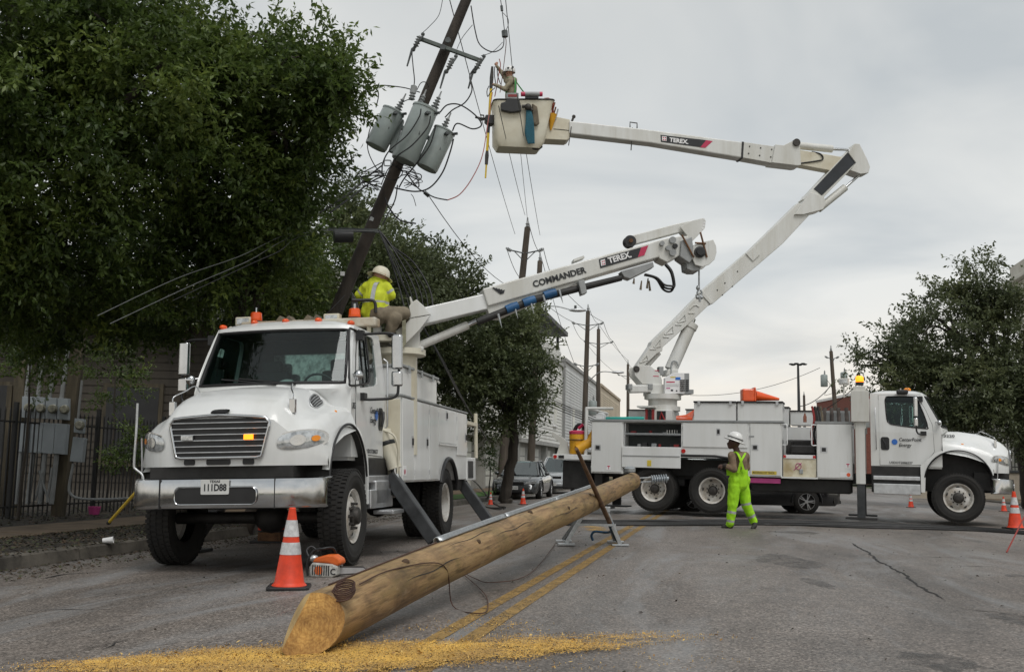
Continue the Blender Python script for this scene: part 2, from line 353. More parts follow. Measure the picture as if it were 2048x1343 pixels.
W['walk'] = mat('sidewalk_concrete', (.15, .105, .065), .85, var=.2, scale=2, bump=.3, bscale=25, dark=(.07, .05, .03))
W['soil'] = mat('verge_soil', (.03, .024, .017), .95, var=.4, scale=5, bump=.4, bscale=14)
W['grassground'] = mat('grass_ground', (.06, .075, .03), .95, var=.4, scale=2, bump=.8, bscale=20)
W['lawn'] = mat('lawn', (.07, .15, .03), .9, var=.3, scale=9, bump=.8, bscale=60)
W['puddle'] = worn_puddle()
W['crack'] = mat('crack_tar', (.022, .02, .019), .8, var=.3, scale=12)

# ground sheet to the horizon
b = MB(); b.grid([[(x, y, -.2) for y in (-60, 0, 60, 200, 1500)] for x in (-1500, -100, -20, 40, 150, 1500)])
tag(b.build('ground', W['grassground'], fixn=False), kind='structure')
b = MB()
SS = [-6.05, -5.6, -4.5, -3, -1.5, -.4, 0, .4, 1.5, 3, 5, 8, 10.5, 13]
b.grid([[rp(s, t, rz(s)) for t in (-14, -6, 0, 6, 12, 18, 25, 35, 50, 80, 130, 250)] for s in SS])
tag(b.build('road', W['asphalt'], fixn=False, smooth=180), kind='structure')
# left kerb: separate cast stones with joints
kp = [(-6.34, -.2), (-6.34, .012), (-6.32, .024), (-6.1, .024), (-6.07, .004), (-6.045, -.14), (-6.045, -.2)]
kerb = empty('left_kerb'); tag(kerb, kind='structure')
for i in range(26):
    t0 = -13+i*2.4; q = MB(); k = [rng.uniform(-.006, .006) for _ in range(2)]
    q.prism(kp, lambda p: rp(p[0]+k[0], t0+.012, p[1]), lambda p: rp(p[0]+k[0], t0+2.388, p[1]+k[1]*.5))
    q.build('kerb_stone', W['concrete'], kerb)
b = MB(); b.grid([[rp(s, t, -.148) for t in (-14, 60)] for s in (-6.4, -6.0)])
rk = empty('right_kerb'); tag(rk, kind='structure')
for i in range(14):
    t0 = -4+i*5; q = MB(); q.prism([(-p[0]+6.95, p[1]) for p in kp], lambda p: rp(p[0], t0+.01, p[1]), lambda p: rp(p[0], t0+4.99, p[1]))
    q.build('kerb_stone', W['concrete'], rk)
# verge of soil, sidewalk slabs, yard
def strip(name, s0, s1, t0, t1, zf, m, ns=6, nt=60, amp=.0, parent=None):
    q = MB(); rows = []
    for i in range(ns+1):
        s = s0+(s1-s0)*i/ns; rows.append([])
        for j in range(nt+1):
            t = t0+(t1-t0)*j/nt; e = amp*(mnoise.noise(Vector((s*1.7, t*1.7, 3)))+.5*mnoise.noise(Vector((s*5, t*5, 1)))) if 0 < i < ns else 0
            rows[-1].append(rp(s, t, zf(s)+e))
    q.grid(rows); return tag(q.build(name, m, fixn=False, smooth=180), kind='structure')
strip('verge', -7.75, -6.33, -13, 60, lambda s: .005+.02*min(1, max(0, (-6.4-s))), W['soil'], 10, 260, .014)
sw = empty('sidewalk'); tag(sw, kind='structure')
for i in range(40):
    t0 = -12+i*1.5; q = MB(); dz = rng.uniform(-.006, .006)
    q.prism([(-9.05, -.1), (-9.05, .045), (-7.73, .04), (-7.73, -.1)], lambda p: rp(p[0], t0+.006, p[1]+dz), lambda p: rp(p[0], t0+1.494, p[1]+dz))
    q.build('sidewalk_slab', W['walk'], sw, bevel=.006, seg=1)
strip('yard', -40, -9.04, -13, 60, lambda s: .03, W['soil'], 30, 100, .05)
strip('lawn_strip', -7.6, -6.34, 19.0, 46, lambda s: .035, W['lawn'], 4, 30, .02)
strip('right_pavement', 13.28, 16.2, -4, 66, lambda s: .03, W['walk'], 3, 40, 0)
# double yellow centre line
YD = radians(12.2)
def worn_paint(name, col, thr):
    m = mat(name, col, .7, var=.2, scale=6); t = m.node_tree; b = t.nodes['Principled BSDF']; g = t.nodes.new('ShaderNodeTexCoord').outputs['Object']
    v = t.nodes.new('ShaderNodeTexVoronoi'); v.inputs['Scale'].default_value = 85; t.links.new(g, v.inputs['Vector'])
    n = node_noise(t, g, 3.5, 6, .75); a = t.nodes.new('ShaderNodeMath'); a.operation = 'MULTIPLY_ADD'
    t.links.new(v.outputs['Color'], a.inputs[0]); a.inputs[1].default_value = .55; t.links.new(n, a.inputs[2])
    t.links.new(node_ramp(t, a.outputs[0], [(thr-.05, (1, 1, 1)), (thr+.05, (0, 0, 0))]), b.inputs['Alpha']); return m
W['yellowpaint'] = worn_paint('worn_yellow_paint', (.31, .19, .055), .89)
for k, sx in enumerate((-.095, .125)):
    q = MB(); rows = [[], []]
    p0 = Vector((.35, 9.8, 0)); d = Vector((sin(YD), cos(YD), 0)); r = Vector((cos(YD), -sin(YD), 0))
    for j in range(120):
        t = -8+j*.5
        for i in (0, 1):
            p = p0+d*t+r*(sx+(i-.5)*.115+.006*mnoise.noise(Vector((t*2, k*9, i*5)))); rows[i].append((p.x, p.y, gz(p.x, p.y)+.004))
    q.grid(rows); tag(q.build('yellow_line', W['yellowpaint'], fixn=False), kind='structure')
# cracks and puddles
def crack(pix, w, seed):
    P = [gp(*p) for p in pix]; rr = random.Random(seed); pts = []
    for i in range(len(P)-1):
        n = max(3, int((P[i+1]-P[i]).length/.07))
        for k in range(n): pts.append(P[i].lerp(P[i+1], k/n))
    pts.append(P[-1]); q = MB(); rows = [[], []]; off = 0
    for i, p in enumerate(pts):
        d = (pts[min(i+1, len(pts)-1)]-pts[max(i-1, 0)]).normalized(); r = Vector((d.y, -d.x, 0)); off = off*.8+rr.uniform(-.018, .018)
        e = min(1, i/6, (len(pts)-1-i)/6); ww = w*(.35+rr.random())*e+.001
        for j in (0, 1):
            c = p+r*(off+(j-.5)*ww); rows[j].append((c.x, c.y, gz(c.x, c.y)+.005))
    q.grid(rows); tag(q.build('road_crack', W['crack'], fixn=False), kind='structure')
for i, (pix, w) in enumerate([([(1705, 1085), (1745, 1110), (1800, 1145), (1850, 1180), (1895, 1200)], .03), ([(1795, 1113), (1900, 1114), (2047, 1120)], .02),
        ([(1905, 1131), (2000, 1133)], .05), ([(1915, 1215), (1965, 1222), (2047, 1228)], .045), ([(0, 1222), (60, 1223), (110, 1219), (250, 1217)], .02),
        ([(200, 1300), (230, 1285), (260, 1275)], .03), ([(80, 1158), (130, 1148), (205, 1143)], .05), ([(1120, 1280), (1190, 1276), (1240, 1270)], .012)]):
    crack(pix, w, i)
def puddle(px, py, rx, ry, seed):
    c = gp(px, py); q = MB(); n = 44; ring = []
    for j in range(n):
        a = 2*pi*j/n; k = 1+.45*mnoise.noise(Vector((cos(a)*1.4+seed, sin(a)*1.4, seed)))+.22*mnoise.noise(Vector((cos(a)*5+seed, sin(a)*5, seed)))
        ring.append((c.x+rx*k*cos(a), c.y+ry*k*sin(a)))
    q.add([(c.x, c.y, c.z+.004)]+[(x, y, gz(x, y)+.004) for x, y in ring], [(0, 1+j, 1+(j+1) % n) for j in range(n)])
    tag(q.build('puddle', W['puddle'], fixn=False), kind='structure')
for a in [(1580, 1122, .36, .85, 1), (1632, 1165, .10, .45, 2), (1590, 1064, .5, .35, 4), (2044, 1153, .15, .25, 5), (1500, 1030, 1.4, .5, 6), (2040, 1240, .2, .4, 8), (1880, 1322, .2, .3, 9)]: puddle(*a)
# leaf litter
def litter(name, n, fn, size, cols, seed, mats):
    rr = random.Random(seed); q = MB()
    for _ in range(n):
        p = fn(rr); a = rr.uniform(0, 2*pi); l = size*rr.uniform(.5, 1.4); w = l*rr.uniform(.3, .55); d = Vector((cos(a), sin(a), rr.uniform(-.25, .45))); s = Vector((-sin(a), cos(a), rr.uniform(-.4, .4)))
        q.mi = rr.randrange(len(mats)); q.add([p-d*l/2, p+s*w/2+Vector((0, 0, .006)), p+d*l/2, p-s*w/2], [(0, 1, 2), (0, 2, 3)])
    return tag(q.build(name, mats, fixn=False), kind='stuff')
lm = [mat('dead_leaf_a', (.06, .038, .02), .8), mat('dead_leaf_b', (.065, .046, .028), .8), mat('dead_leaf_c', (.03, .028, .014), .8), mat('fallen_green_leaf', (.05, .06, .02), .7)]
def f1(r):
    s = r.uniform(-7.75, -6.0) if r.random() < .85 else r.uniform(-6.05, -5.2); t = r.uniform(-4, 14); return rp(s, t, (.045 if s < -6.35 else (.03 if s < -6.05 else rz(s)+.008)))
lit = litter('leaf_litter', 14000, f1, .05, None, 5, lm); lit['label'] = 'brown and green fallen leaves strewn over the roadside verge'; lit['category'] = 'leaf litter'
def f2(r): s = r.uniform(-12, -9.1); t = r.uniform(-3, 16); return rp(s, t, .06)
l2 = litter('yard_leaf_litter', 5000, f2, .06, None, 6, lm); l2['label'] = 'dead leaves covering the ground in front of the iron fence'; l2['category'] = 'leaf litter'
def f3(r): s = r.uniform(-5.5, 9); t = r.uniform(-5, 11); return rp(s, t, rz(s)+.006)
l3 = litter('twig_debris', 420, f3, .035, None, 9, [lm[0], lm[2]]); l3['label'] = 'small bits of leaf and twig scattered on the asphalt'; l3['category'] = 'debris'
# sawdust round the cut butt and under the stand
def sawdust(name, cx, cy, hx, hy, dens, label, seed, nflake):
    m = mat('sawdust_'+name, (.70, .42, .09), .95, var=.2, scale=3, bump=1.0, bscale=120, dark=(.42, .25, .08)); t = m.node_tree; bs = t.nodes['Principled BSDF']
    at_ = t.nodes.new('ShaderNodeAttribute'); at_.attribute_name = 'dens'; g = t.nodes.new('ShaderNodeTexCoord').outputs['Object']
    v = t.nodes.new('ShaderNodeTexVoronoi'); v.inputs['Scale'].default_value = 150; t.links.new(g, v.inputs['Vector'])
    n = node_noise(t, g, 60, 4, .8)
    mm = t.nodes.new('ShaderNodeMath'); mm.operation = 'MULTIPLY_ADD'; t.links.new(n, mm.inputs[0]); mm.inputs[1].default_value = .9; t.links.new(v.outputs['Color'], mm.inputs[2])
    sb = t.nodes.new('ShaderNodeMath'); sb.operation = 'MULTIPLY_ADD'; t.links.new(mm.outputs[0], sb.inputs[0]); sb.inputs[1].default_value = -.92; t.links.new(at_.outputs['Fac'], sb.inputs[2])
    t.links.new(node_ramp(t, sb.outputs[0], [(0.0, (0, 0, 0)), (.06, (1, 1, 1))]), bs.inputs['Alpha'])
    nx, ny = 150, 90; vs = []; ds = []
    for i in range(nx+1):
        for j in range(ny+1):
            x = cx+hx*(2*i/nx-1); y = cy+hy*(2*j/ny-1); d = max(0, min(1.1, dens(x, y)))
            hgt = .012*d*(1+mnoise.noise(Vector((x*9, y*9, 2)))*.7+.5*mnoise.noise(Vector((x*28, y*28, 4))))*(1 if d > .1 else 0)
            vs.append((x, y, gz(x, y)+.006+max(0, hgt))); ds.append(d)
    k = ny+1; me = bpy.data.meshes.new(name); me.from_pydata(vs, [], [(i*k+j, (i+1)*k+j, (i+1)*k+j+1, i*k+j+1) for i in range(nx) for j in range(ny)])
    a = me.attributes.new('dens', 'FLOAT', 'POINT'); a.data.foreach_set('value', ds); me.materials.append(m); me.polygons.foreach_set('use_smooth', [True]*len(me.polygons))
    o = bpy.data.objects.new(name, me); COL.objects.link(o); tag(o, label, 'sawdust', kind='stuff')
def den1(x, y):
    y = y-.22
    # a broad heap before the butt with brushed tails to the right
    n = mnoise.noise(Vector((x*1.3, y*3.0, 0)))*.55+.5*mnoise.noise(Vector((x*2.5+y*2, y*9-x*2, 3)))+.4*mnoise.noise(Vector((x*9, y*18, 5)))+.25*mnoise.noise(Vector((x*25, y*30, 9)))
    a = 1.6-abs((x+1.15)/1.45)**2.4-abs((y-5.62-.20*(x+1.0))/.52)**2.4
    e = 1.12-abs((x+.02)/1.3)**2-abs((y-6.05-.22*x)/.46)**2
    e2 = .72-abs((x-.70)/1.0)**2-abs((y-6.32-.18*(x-.4))/.34)**2
    f = .62-abs((x+.25)/.8)**2-abs((y-6.8)/.6)**2
    g = .46-abs((x+.3)/2.4)**2-abs((y-5.9)/1.1)**2
    return .95*max(a, e, e2, f, g)+n*.55
sawdust('sawdust_heap', -.4, 6.0, 2.8, 1.6, den1, 'yellow sawdust heaped round the cut butt of the log', 3, 0)
c2 = gp(1215, 1058)
def den2(x, y): return .75-abs((x-c2.x)/1.0)**2-abs((y-c2.y)/1.6)**2+.6*mnoise.noise(Vector((x*2.3, y*1.4, 7)))
sawdust('sawdust_patch', c2.x, c2.y, 1.6, 2.6, den2, 'thin patch of sawdust on the road under the pole stand', 4, 0)

def chips(name, n, den, x0, x1, y0, y1, label, seed):
    rr = random.Random(seed); q = MB(); cnt = 0
    while cnt < n:
        x = rr.uniform(x0, x1); y = rr.uniform(y0, y1)
        if den(x, y) < rr.uniform(.05, .9): continue
        cnt += 1; a = rr.uniform(0, 2*pi); l = rr.uniform(.0015, .0055) if rr.random() < .96 else rr.uniform(.008, .02); w = l*rr.uniform(.25, .6); z = gz(x, y)+.012+.012*max(0, min(1, den(x, y))); d = Vector((cos(a)*l, sin(a)*l, rr.uniform(-.004, .008))); s_ = Vector((-sin(a)*w, cos(a)*w, rr.uniform(-.003, .006))); p = Vector((x, y, z))
        q.mi = rr.randrange(3); q.add([p-d, p+s_, p+d, p-s_], [(0, 1, 2, 3)])
    ms = [mat('chip_pale', (.70, .48, .17), .9), mat('chip_yellow', (.62, .37, .08), .9), mat('chip_brown', (.30, .17, .06), .9)]
    tag(q.build(name, ms, fixn=False), label, 'wood chips', kind='stuff')
chips('wood_chips', 7000, den1, -3, 2.2, 4.8, 7.4, 'loose wood chips strewn over and round the sawdust heap', 5)
# ================================================================== TRUCKS
def frame_mat(o, yaw, roll, pitch):
    X = Vector((cos(yaw), sin(yaw), 0)); Y = Vector((-sin(yaw), cos(yaw), 0)); Z = Vector((0, 0, 1))
    X2 = cos(pitch)*X+sin(pitch)*Z; Z2 = -sin(pitch)*X+cos(pitch)*Z
    Y2 = cos(roll)*Y+sin(roll)*Z2; Z3 = -sin(roll)*Y+cos(roll)*Z2
    return Matrix(((X2.x, Y2.x, Z3.x, o[0]), (X2.y, Y2.y, Z3.y, o[1]), (X2.z, Y2.z, Z3.z, o[2]), (0, 0, 0, 1)))
T1M = frame_mat((-2.855, 11.677, -.0615), radians(-99), radians(1.7), 0); T1I = T1M.inverted()
T2M = frame_mat((10.062, 22.878, .009), radians(-20), radians(-.5), radians(-.6)); T2I = T2M.inverted()
def l1(px, py, Y): return T1I @ at(px, py, Y)
def l2(px, py, Y): return T2I @ at(px, py, Y)
def onp(I, px, py, ax, val):
    """sight line -> truck coordinates on the plane coordinate[ax] = val"""
    c = I @ CAMP; d = (I @ at(px, py, 10)) - c; k = (val-c[ax])/d[ax]; return c+d*k

# ---- wheels (axis along local Y, outside face at +Y) ------------------------------------------------
TYR = .535
def tyre_mesh(hw, lug):
    b = MB(); r = TYR
    b.lathe([(.285, -hw*.62), (.33, -hw*.86), (.42, -hw), (.49, -hw*.97), (r-.02, -hw*.84), (r-.012, -hw*.5), (r-.01, 0), (r-.012, hw*.5), (r-.02, hw*.84), (.49, hw*.97), (.455, hw*1.005), (.45, hw*.985), (.42, hw), (.375, hw*.985), (.37, hw*.96), (.33, hw*.86), (.285, hw*.62)], axis=(0, 1, 0), n=64)
    n = 56
    for row, (yc, wd, ph) in enumerate([(-hw*.74, hw*.36, 0), (-hw*.25, hw*.36, .5), (hw*.25, hw*.36, 0), (hw*.74, hw*.36, .5)]):
        for k in range(n):
            a = 2*pi*(k+ph)/n; R = Matrix.Rotation(-a, 3, 'Y'); sh = .85 if abs(yc) > hw*.5 else 1
            b.box(R @ Vector((0, yc, r-.012)), (2*pi*r/n*.66, wd, lug*2), R)
    return b
def steer_rim():
    b = MB()
    b.lathe([(.288, .02), (.30, .10), (.307, .118), (.302, .124), (.288, .112), (.272, .10), (.262, .05), (.25, .048), (.225, .075), (.19, .098), (.13, .104), (.02, .104)], axis=(0, 1, 0), n=48)
    return b
def dual_rim():
    b = MB()
    b.lathe([(.288, .02), (.30, .10), (.307, .118), (.302, .124), (.288, .112), (.272, .10), (.268, -.02), (.25, -.07), (.215, -.075), (.19, -.062), (.13, -.06), (.02, -.06)], axis=(0, 1, 0), n=48)
    return b
WHEELS = {}
def wheel_set(kind):
    if kind in WHEELS: return WHEELS[kind]
    st = kind == 'steer'; hw = .145
    h = .104 if st else -.06
    tb = tyre_mesh(hw, .011 if st else .014)
    if not st:       # inner tyre of the pair
        q = tyre_mesh(hw, .012); q.xf(Matrix.Translation((0, -.33, 0))); tb.add(q.v, q.f)
    rb = steer_rim() if st else dual_rim()
    hb = MB(); hb.lathe([(.115, h), (.112, h+.03), (.09, h+.045), (.085, h+.085), (.06, h+.095), (.002, h+.095)], axis=(0, 1, 0), n=24)
    nb = []
    for k in range(10):
        a = 2*pi*k/10; q = MB(); c = Vector((.142*cos(a), 0, .142*sin(a))); q.cyl(c+Vector((0, h-.005, 0)), c+Vector((0, h+(.05 if st else .03), 0)), .019, .012, n=6); nb.append(q)
    hh = []
    for k in range(5):
        a = 2*pi*(k+.35)/5; q = MB(); rr_ = .232; c = Vector((rr_*cos(a), .078 if st else -.062, rr_*sin(a))); R = Matrix.Rotation(-a, 3, 'Y')
        q.ball(c, (.017, .006, .036), 12, R); hh.append(q)
    def me(bm, nm, m, sm): o = bm.build(nm, m, None, smooth=sm); d = o.data; bpy.data.objects.remove(o); return d
    WHEELS[kind] = (me(tb, 'tyre', W['rubber'], 35), me(rb, 'rim', W['rim'], 40), me(hb, 'hub', W['hub'], 40), [me(q, 'lug_nut', W['hub'], None) for q in nb], [me(q, 'hand_hole', W['black'], 60) for q in hh])
    return WHEELS[kind]
def wheel(root, x, y, z, kind, steer=0.0):
    t, r, h, nuts, holes = wheel_set(kind); o = bpy.data.objects.new('wheel', t); COL.objects.link(o); o.parent = root; o.location = (x, y, z)
    o.rotation_euler = (0, rng.uniform(0, 6), 0) if y > 0 else (0, rng.uniform(0, 6), pi)
    o.rotation_euler = (Matrix.Rotation(steer+(0 if y > 0 else pi), 3, 'Z') @ Matrix.Rotation(rng.uniform(0, 6), 3, 'Y')).to_euler()
    for nm, d in [('rim', r), ('hub', h)]+[('lug_nut', n) for n in nuts]+[('hand_hole', n) for n in holes]:
        c = bpy.data.objects.new(nm, d); COL.objects.link(c); c.parent = o
    return o

# ---- cab ---------------------------------------------------------------------------------------------
def cw(z): return .99 if z <= 1.95 else .99-.10*((z-1.95)/.85)**1.25      # cab half width
def cf(y, z): return -.12-(max(z, 1.9)-2.05)*.53-.15*(abs(y)/.9)**2.2          # windscreen plane
def xf(y):
    a = abs(y); return 1.10-.03*(a/.6)**2 if a < .6 else 1.07-.36*((a-.6)/.6)**1.9
def hoodz(x, y):
    a = abs(y); xr = x+1.10-xf(y)
    zt = interp(xr, [-.3, .1, .5, .8, .95, 1.05, 1.10], [2.02, 2.02, 1.965, 1.87, 1.79, 1.70, 1.62]); zf = interp(xr, [-.3, .2, .6, .9, 1.03, 1.10], [1.80, 1.76, 1.69, 1.585, 1.51, 1.43])
    w = max(0, min(1, (a-.62)/.28)); w = w*w*(3-2*w); z = zt*(1-w)+zf*w - .03*(a/.6)**2*(1-w)
    if a > 1.0: z -= .24*((a-1.0)/.2)**2.6
    return z
def panel(name, outer, holes, yf, sg, thick, m, parent, off=0.0):
    bm = bmesh.new(); es = []
    for lp in [outer]+holes:
        vs = [bm.verts.new((p[0], 0, p[1])) for p in lp]; es += [bm.edges.new((vs[i], vs[(i+1) % len(vs)])) for i in range(len(vs))]
    bmesh.ops.triangle_fill(bm, use_beauty=True, use_dissolve=False, edges=es)
    for zc in (1.95, 2.15, 2.35, 2.6):
        bmesh.ops.bisect_plane(bm, geom=bm.verts[:]+bm.edges[:]+bm.faces[:], plane_co=(0, 0, zc), plane_no=(0, 0, 1))
    for f in bm.faces:
        if f.normal.y*sg < 0: f.normal_flip()
    for v in bm.verts: v.co.y = sg*(yf(v.co.z)+off)
    me = bpy.data.meshes.new(name); bm.to_mesh(me); bm.free(); me.materials.append(m)
    o = bpy.data.objects.new(name, me); COL.objects.link(o); o.parent = parent
    md = o.modifiers.new('thick', 'SOLIDIFY'); md.thickness = thick; md.offset = -1
    return o
WIN = [(-1.44, 2.66), (-1.42, 2.72), (-1.36, 2.75), (-.88, 2.75), (-.80, 2.72), (-.70, 2.52), (-.60, 2.22), (-.575, 2.08), (-.62, 2.035), (-1.25, 2.11), (-1.36, 2.15), (-1.41, 2.24)]
DOOR = [(-1.58, 2.78), (-.86, 2.785), (-.76, 2.74), (-.60, 2.44), (-.47, 2.10), (-.45, 1.53), (-.50, 1.46), (-.70, 1.24), (-1.57, 1.22)]
def disc_patch(b, fn, n=28, rings=4, e=2.0):
    """fn(a, b) of the unit disc -> point"""
    vs = [fn(0, 0)]; fs = []
    for r in range(1, rings+1):
        for j in range(n):
            t = 2*pi*j/n; ca = abs(cos(t))**(2/e)*(1 if cos(t) >= 0 else -1); sa = abs(sin(t))**(2/e)*(1 if sin(t) >= 0 else -1); vs.append(fn(ca*r/rings, sa*r/rings))
    for j in range(n): fs.append((0, 1+j, 1+(j+1) % n))
    for r in range(rings-1):
        for j in range(n): fs.append((1+r*n+j, 1+(r+1)*n+j, 1+(r+1)*n+(j+1) % n, 1+r*n+(j+1) % n))
    b.add(vs, fs); return b
def ringpath(fn, n=28, e=2.0):
    out = []
    for j in range(n):
        t = 2*pi*j/n; out.append(fn(abs(cos(t))**(2/e)*(1 if cos(t) >= 0 else -1), abs(sin(t))**(2/e)*(1 if sin(t) >= 0 else -1)))
    return out
def make_cab(root, number, lit_side):
    wh = W['white']
    # bonnet and wings, one moulding
    b = MB(); ys = [-1.2, -1.19, -1.165, -1.12, -1.06, -.98, -.9, -.82, -.74, -.66, -.58, -.45, -.3, -.15, 0]; ys = ys+[-y for y in ys[:-1]][::-1]
    rows = []
    for i in range(26):
        u = i/25; u = 1-(1-u)**1.35; rows.append([(-.28+(xf(y)+.28)*u, y, hoodz(-.28+(xf(y)+.28)*u, y)) for y in ys])
    b.grid(rows); ed = rows[-1]
    fr = [ed]+[[(xf(p[1])+.012*sin(pi*k/5), p[1], p[2]+(1.10-p[2])*k/5) for p in ed] for k in range(1, 6)]
    b.grid(fr)
    for sg in (-1, 1):      # wing sides with the wheel arch
        xs = [-.74, -.70, -.66]+[-.64+i*.067 for i in range(21)]; xs = [x for x in xs if x < .70]+[.70, .712]
        top = []; bot = []
        for x in xs:
            zt = hoodz(x, 1.2) if x > -.28 else interp(x, [-.74, -.45, -.28], [1.22, 1.50, 1.56])
            aa = 1-((x-.02)/.675)**2; zb = .9+.66*sqrt(aa) if (aa > 0 and x > -.655) else (.64 if x < 0 else 1.05)
            zb = min(zb, zt-.02) if x > -.655 else zb
            top.append((x, sg*1.2, zt)); bot.append((x, sg*1.215, zb))
        b.grid([top, [((p[0]+q[0])/2, sg*1.213, (p[2]+q[2])/2) for p, q in zip(top, bot)], bot, [(p[0], sg*1.12, p[2]+.005) for p in bot]])
    hood = b.build('hood', wh, root, smooth=42)
    for sg in (-1, 1):
        b = MB(); b.tube([(.02+.68*cos(t), sg*1.212, .9+.665*sin(t)) for t in [radians(-22+i*5.6) for i in range(36)]], .016, 6); b.build('arch_trim', W['black'], hood, smooth=60)
        # head lamp
        hf = lambda a, c, o=0: (lambda y, z: (xf(y)+.006+o-.02*max(0, (abs(y)-1.0))*5, sg*y, z))(.945+.235*a, 1.365+.092*c+.03*a)
        b = MB(); disc_patch(b, lambda a, c: hf(a*1.1, c*1.18, .0), e=2.6); b.build('headlight_bezel', W['chrome'], hood, smooth=60)
        b = MB(); disc_patch(b, lambda a, c: hf(a, c, .018+.012*(1-a*a-c*c)), e=2.6); hl = b.build('headlight', W['lens'], root, smooth=60)
        b = MB(); disc_patch(b, lambda a, c: hf(.66+.17*a, .0+.34*c, .036)); b.build('indicator_lens', W['amber'], hl, smooth=60)
        b = MB(); disc_patch(b, lambda a, c: hf(-.05+.33*a, .62*c, .036)); b.build('reflector_bowl', W['chrome'], hl, smooth=60)
        # side vent on the bonnet shoulder
        if sg > 0:
            vf = lambda a, c, o=0: (lambda x, y: (x, sg*y, hoodz(x, y)+.014+o))(.12+.21*a, .80+.055*c+.03*a)
            b = MB(); disc_patch(b, vf, e=2.5); v = b.build('hood_vent', W['black'], hood, smooth=60)
            b = MB(); b.tube(ringpath(lambda a, c: vf(a*1.05, c*1.08), e=2.5), .009, 6, closed=True)
            for k in (-.6, -.2, .2, .6): b.tube([vf(-.9+.2*abs(k), k, .004), vf(0, k, .004), vf(.9-.2*abs(k), k, .004)], .006, 5)
            b.build('vent_slats', W['alu'], hood, smooth=60)
        # bonnet mirror on its bent stalk
        b = MB(); p0 = Vector((.45, sg*.62, hoodz(.45, .62)))
        b.tube(smoothpath([p0, p0+Vector((.08, sg*.03, .07)), p0+Vector((.22, sg*.08, .0)), p0+Vector((.34, sg*.16, -.07)), p0+Vector((.35, sg*.16, -.14))], 4), .009, 6)
        b.box(p0+Vector((.35, sg*.16, -.20)), (.05, .075, .15)); b.build('hood_mirror', W['chrome'], hood, smooth=50, bevel=.012)
        b = MB(); b.cyl((xf(1.08)-.06, sg*1.16, .80), (xf(1.08)-.02, sg*1.17, 1.42), .011, n=8); b.build('guide_rod', W['alu'], hood, smooth=60) if sg < 0 else None
        b = MB(); b.ball((.12, sg*1.06, hoodz(.12, 1.06)-.02), (.04, .02, .025)); b.build('side_marker', W['amber'], hood, smooth=60)
    # grille
    gz0, gz1 = 1.20, 1.60
    gy = lambda z: .50+.10*(z-gz0)/(gz1-gz0)-.06*max(0, (z-1.53)/.07)**2
    b = MB(); b.grid([[(xf(gy(z)*k/6)+.024, gy(z)*k/6, z) for k in range(-6, 7)] for z in [gz0+(gz1-gz0)*i/6 for i in range(7)]]); gr = b.build('grille', W['black'], root, smooth=60)
    for i in range(6):
        z = gz0+.045+i*.062; b = MB(); b.tube([(xf(gy(z)*k/6)+.034, gy(z)*k/6*.98, z) for k in range(-6, 7)], .0065, 6); b.build('grille_slat', W['alu'], gr, smooth=60)
    edge = [(gy(gz0+(gz1-gz0)*i/8), gz0+(gz1-gz0)*i/8) for i in range(9)]
    loop = edge+[(.42*k/4, gz1+.012+.006*(4-abs(k))) for k in (4, 2, 0, -2, -4)]+[(-p[0], p[1]) for p in edge[::-1]]+[(k*.11, gz0-.012) for k in (-4, -2, 0, 2, 4)]
    b = MB(); b.tube([(xf(p[0])+.03, p[0], p[1]) for p in loop], .018, 8, closed=True); b.build('grille_surround', W['chrome'], gr, smooth=60)
    for k, y in ((0, -.36), (1, .36)):
        b = MB(); b.box((xf(.36)+.052, y*lit_side, 1.40), (.02, .11 if k else .14, .055)); b.build('strobe_lamp', W['amberlit'] if k else W['lens'], gr, bevel=.006)
    b = MB(); disc_patch(b, lambda a, c: (xf(0)-.005+.012*(1-a*a-c*c)-.05*c, .115*a, 1.675+.028*c), e=3); em = b.build('emblem', W['chrome'], hood, smooth=60)
    b = MB(); disc_patch(b, lambda a, c: (xf(0)+.006+.012*(1-a*a-c*c)-.04*c, .10*a, 1.675+.02*c), e=3); b.build('emblem_field', W['black'], hood, smooth=60)
    for y, w in ((-.37, .14), (0, .30), (.37, .14)):
        b = MB(); b.prism_x(rrect(y-w/2, 1.115, y+w/2, 1.175, .02), xf(y)-.03, xf(y)+.014); b.build('air_inlet', W['black'], hood)
    # bumper
    plan = [(-1.235, .70), (-1.215, .86), (-1.13, .98), (-.95, 1.075), (-.72, 1.135), (0, 1.16)]; plan = plan+[(-y, x) for y, x in plan[:-1]][::-1]
    b = MB(); prof = [(-.035, .655), (-.01, .67), (0, .70), (0, .93), (-.012, .965), (-.05, .98)]
    b.grid([[(x+o-(.0 if abs(y) < .8 else .03*(z-.66)*0), y, z) for y, x in plan] for o, z in prof]); bump = b.build('bumper', W['chrome'], root, smooth=40, solid=.012)
    for y in (-.72, .72): b = MB(); b.box((1.128, y, .815), (.03, .008, .31)); b.build('bumper_seam', W['seam'], bump)
    b = MB(); b.prism_x(rrect(-.50, .715, .50, .875, .06, 6), 1.10, 1.166); b.build('bumper_opening', W['black'], bump)
    b = MB(); b.tube([(1.166, p[0], p[1]) for p in rrect(-.51, .705, .51, .885, .065, 6)], .010, 6, closed=True); b.build('opening_rim', W['chrome'], bump, smooth=60)
    b = MB(); b.bb((.35, -.8, .72), (1.04, .8, 1.10)); b.build('front_crossmember', W['chassis'], root)
    # shell of the cab
    b = MB(); zs = [1.2, 1.6, 1.9, 2.0, 2.08, 2.2, 2.35, 2.5, 2.65, 2.75, 2.82]
    yk = [-1, -.965, -.93, -.87, -.7, -.45, -.2, 0, .2, .45, .7, .87, .93, .965, 1]
    def cfp(k, z): y = k*cw(z); return (min(cf(y, z), -.28) if z < 1.95 else cf(y, z)-(.035 if abs(k) == 1 else 0), y, z)
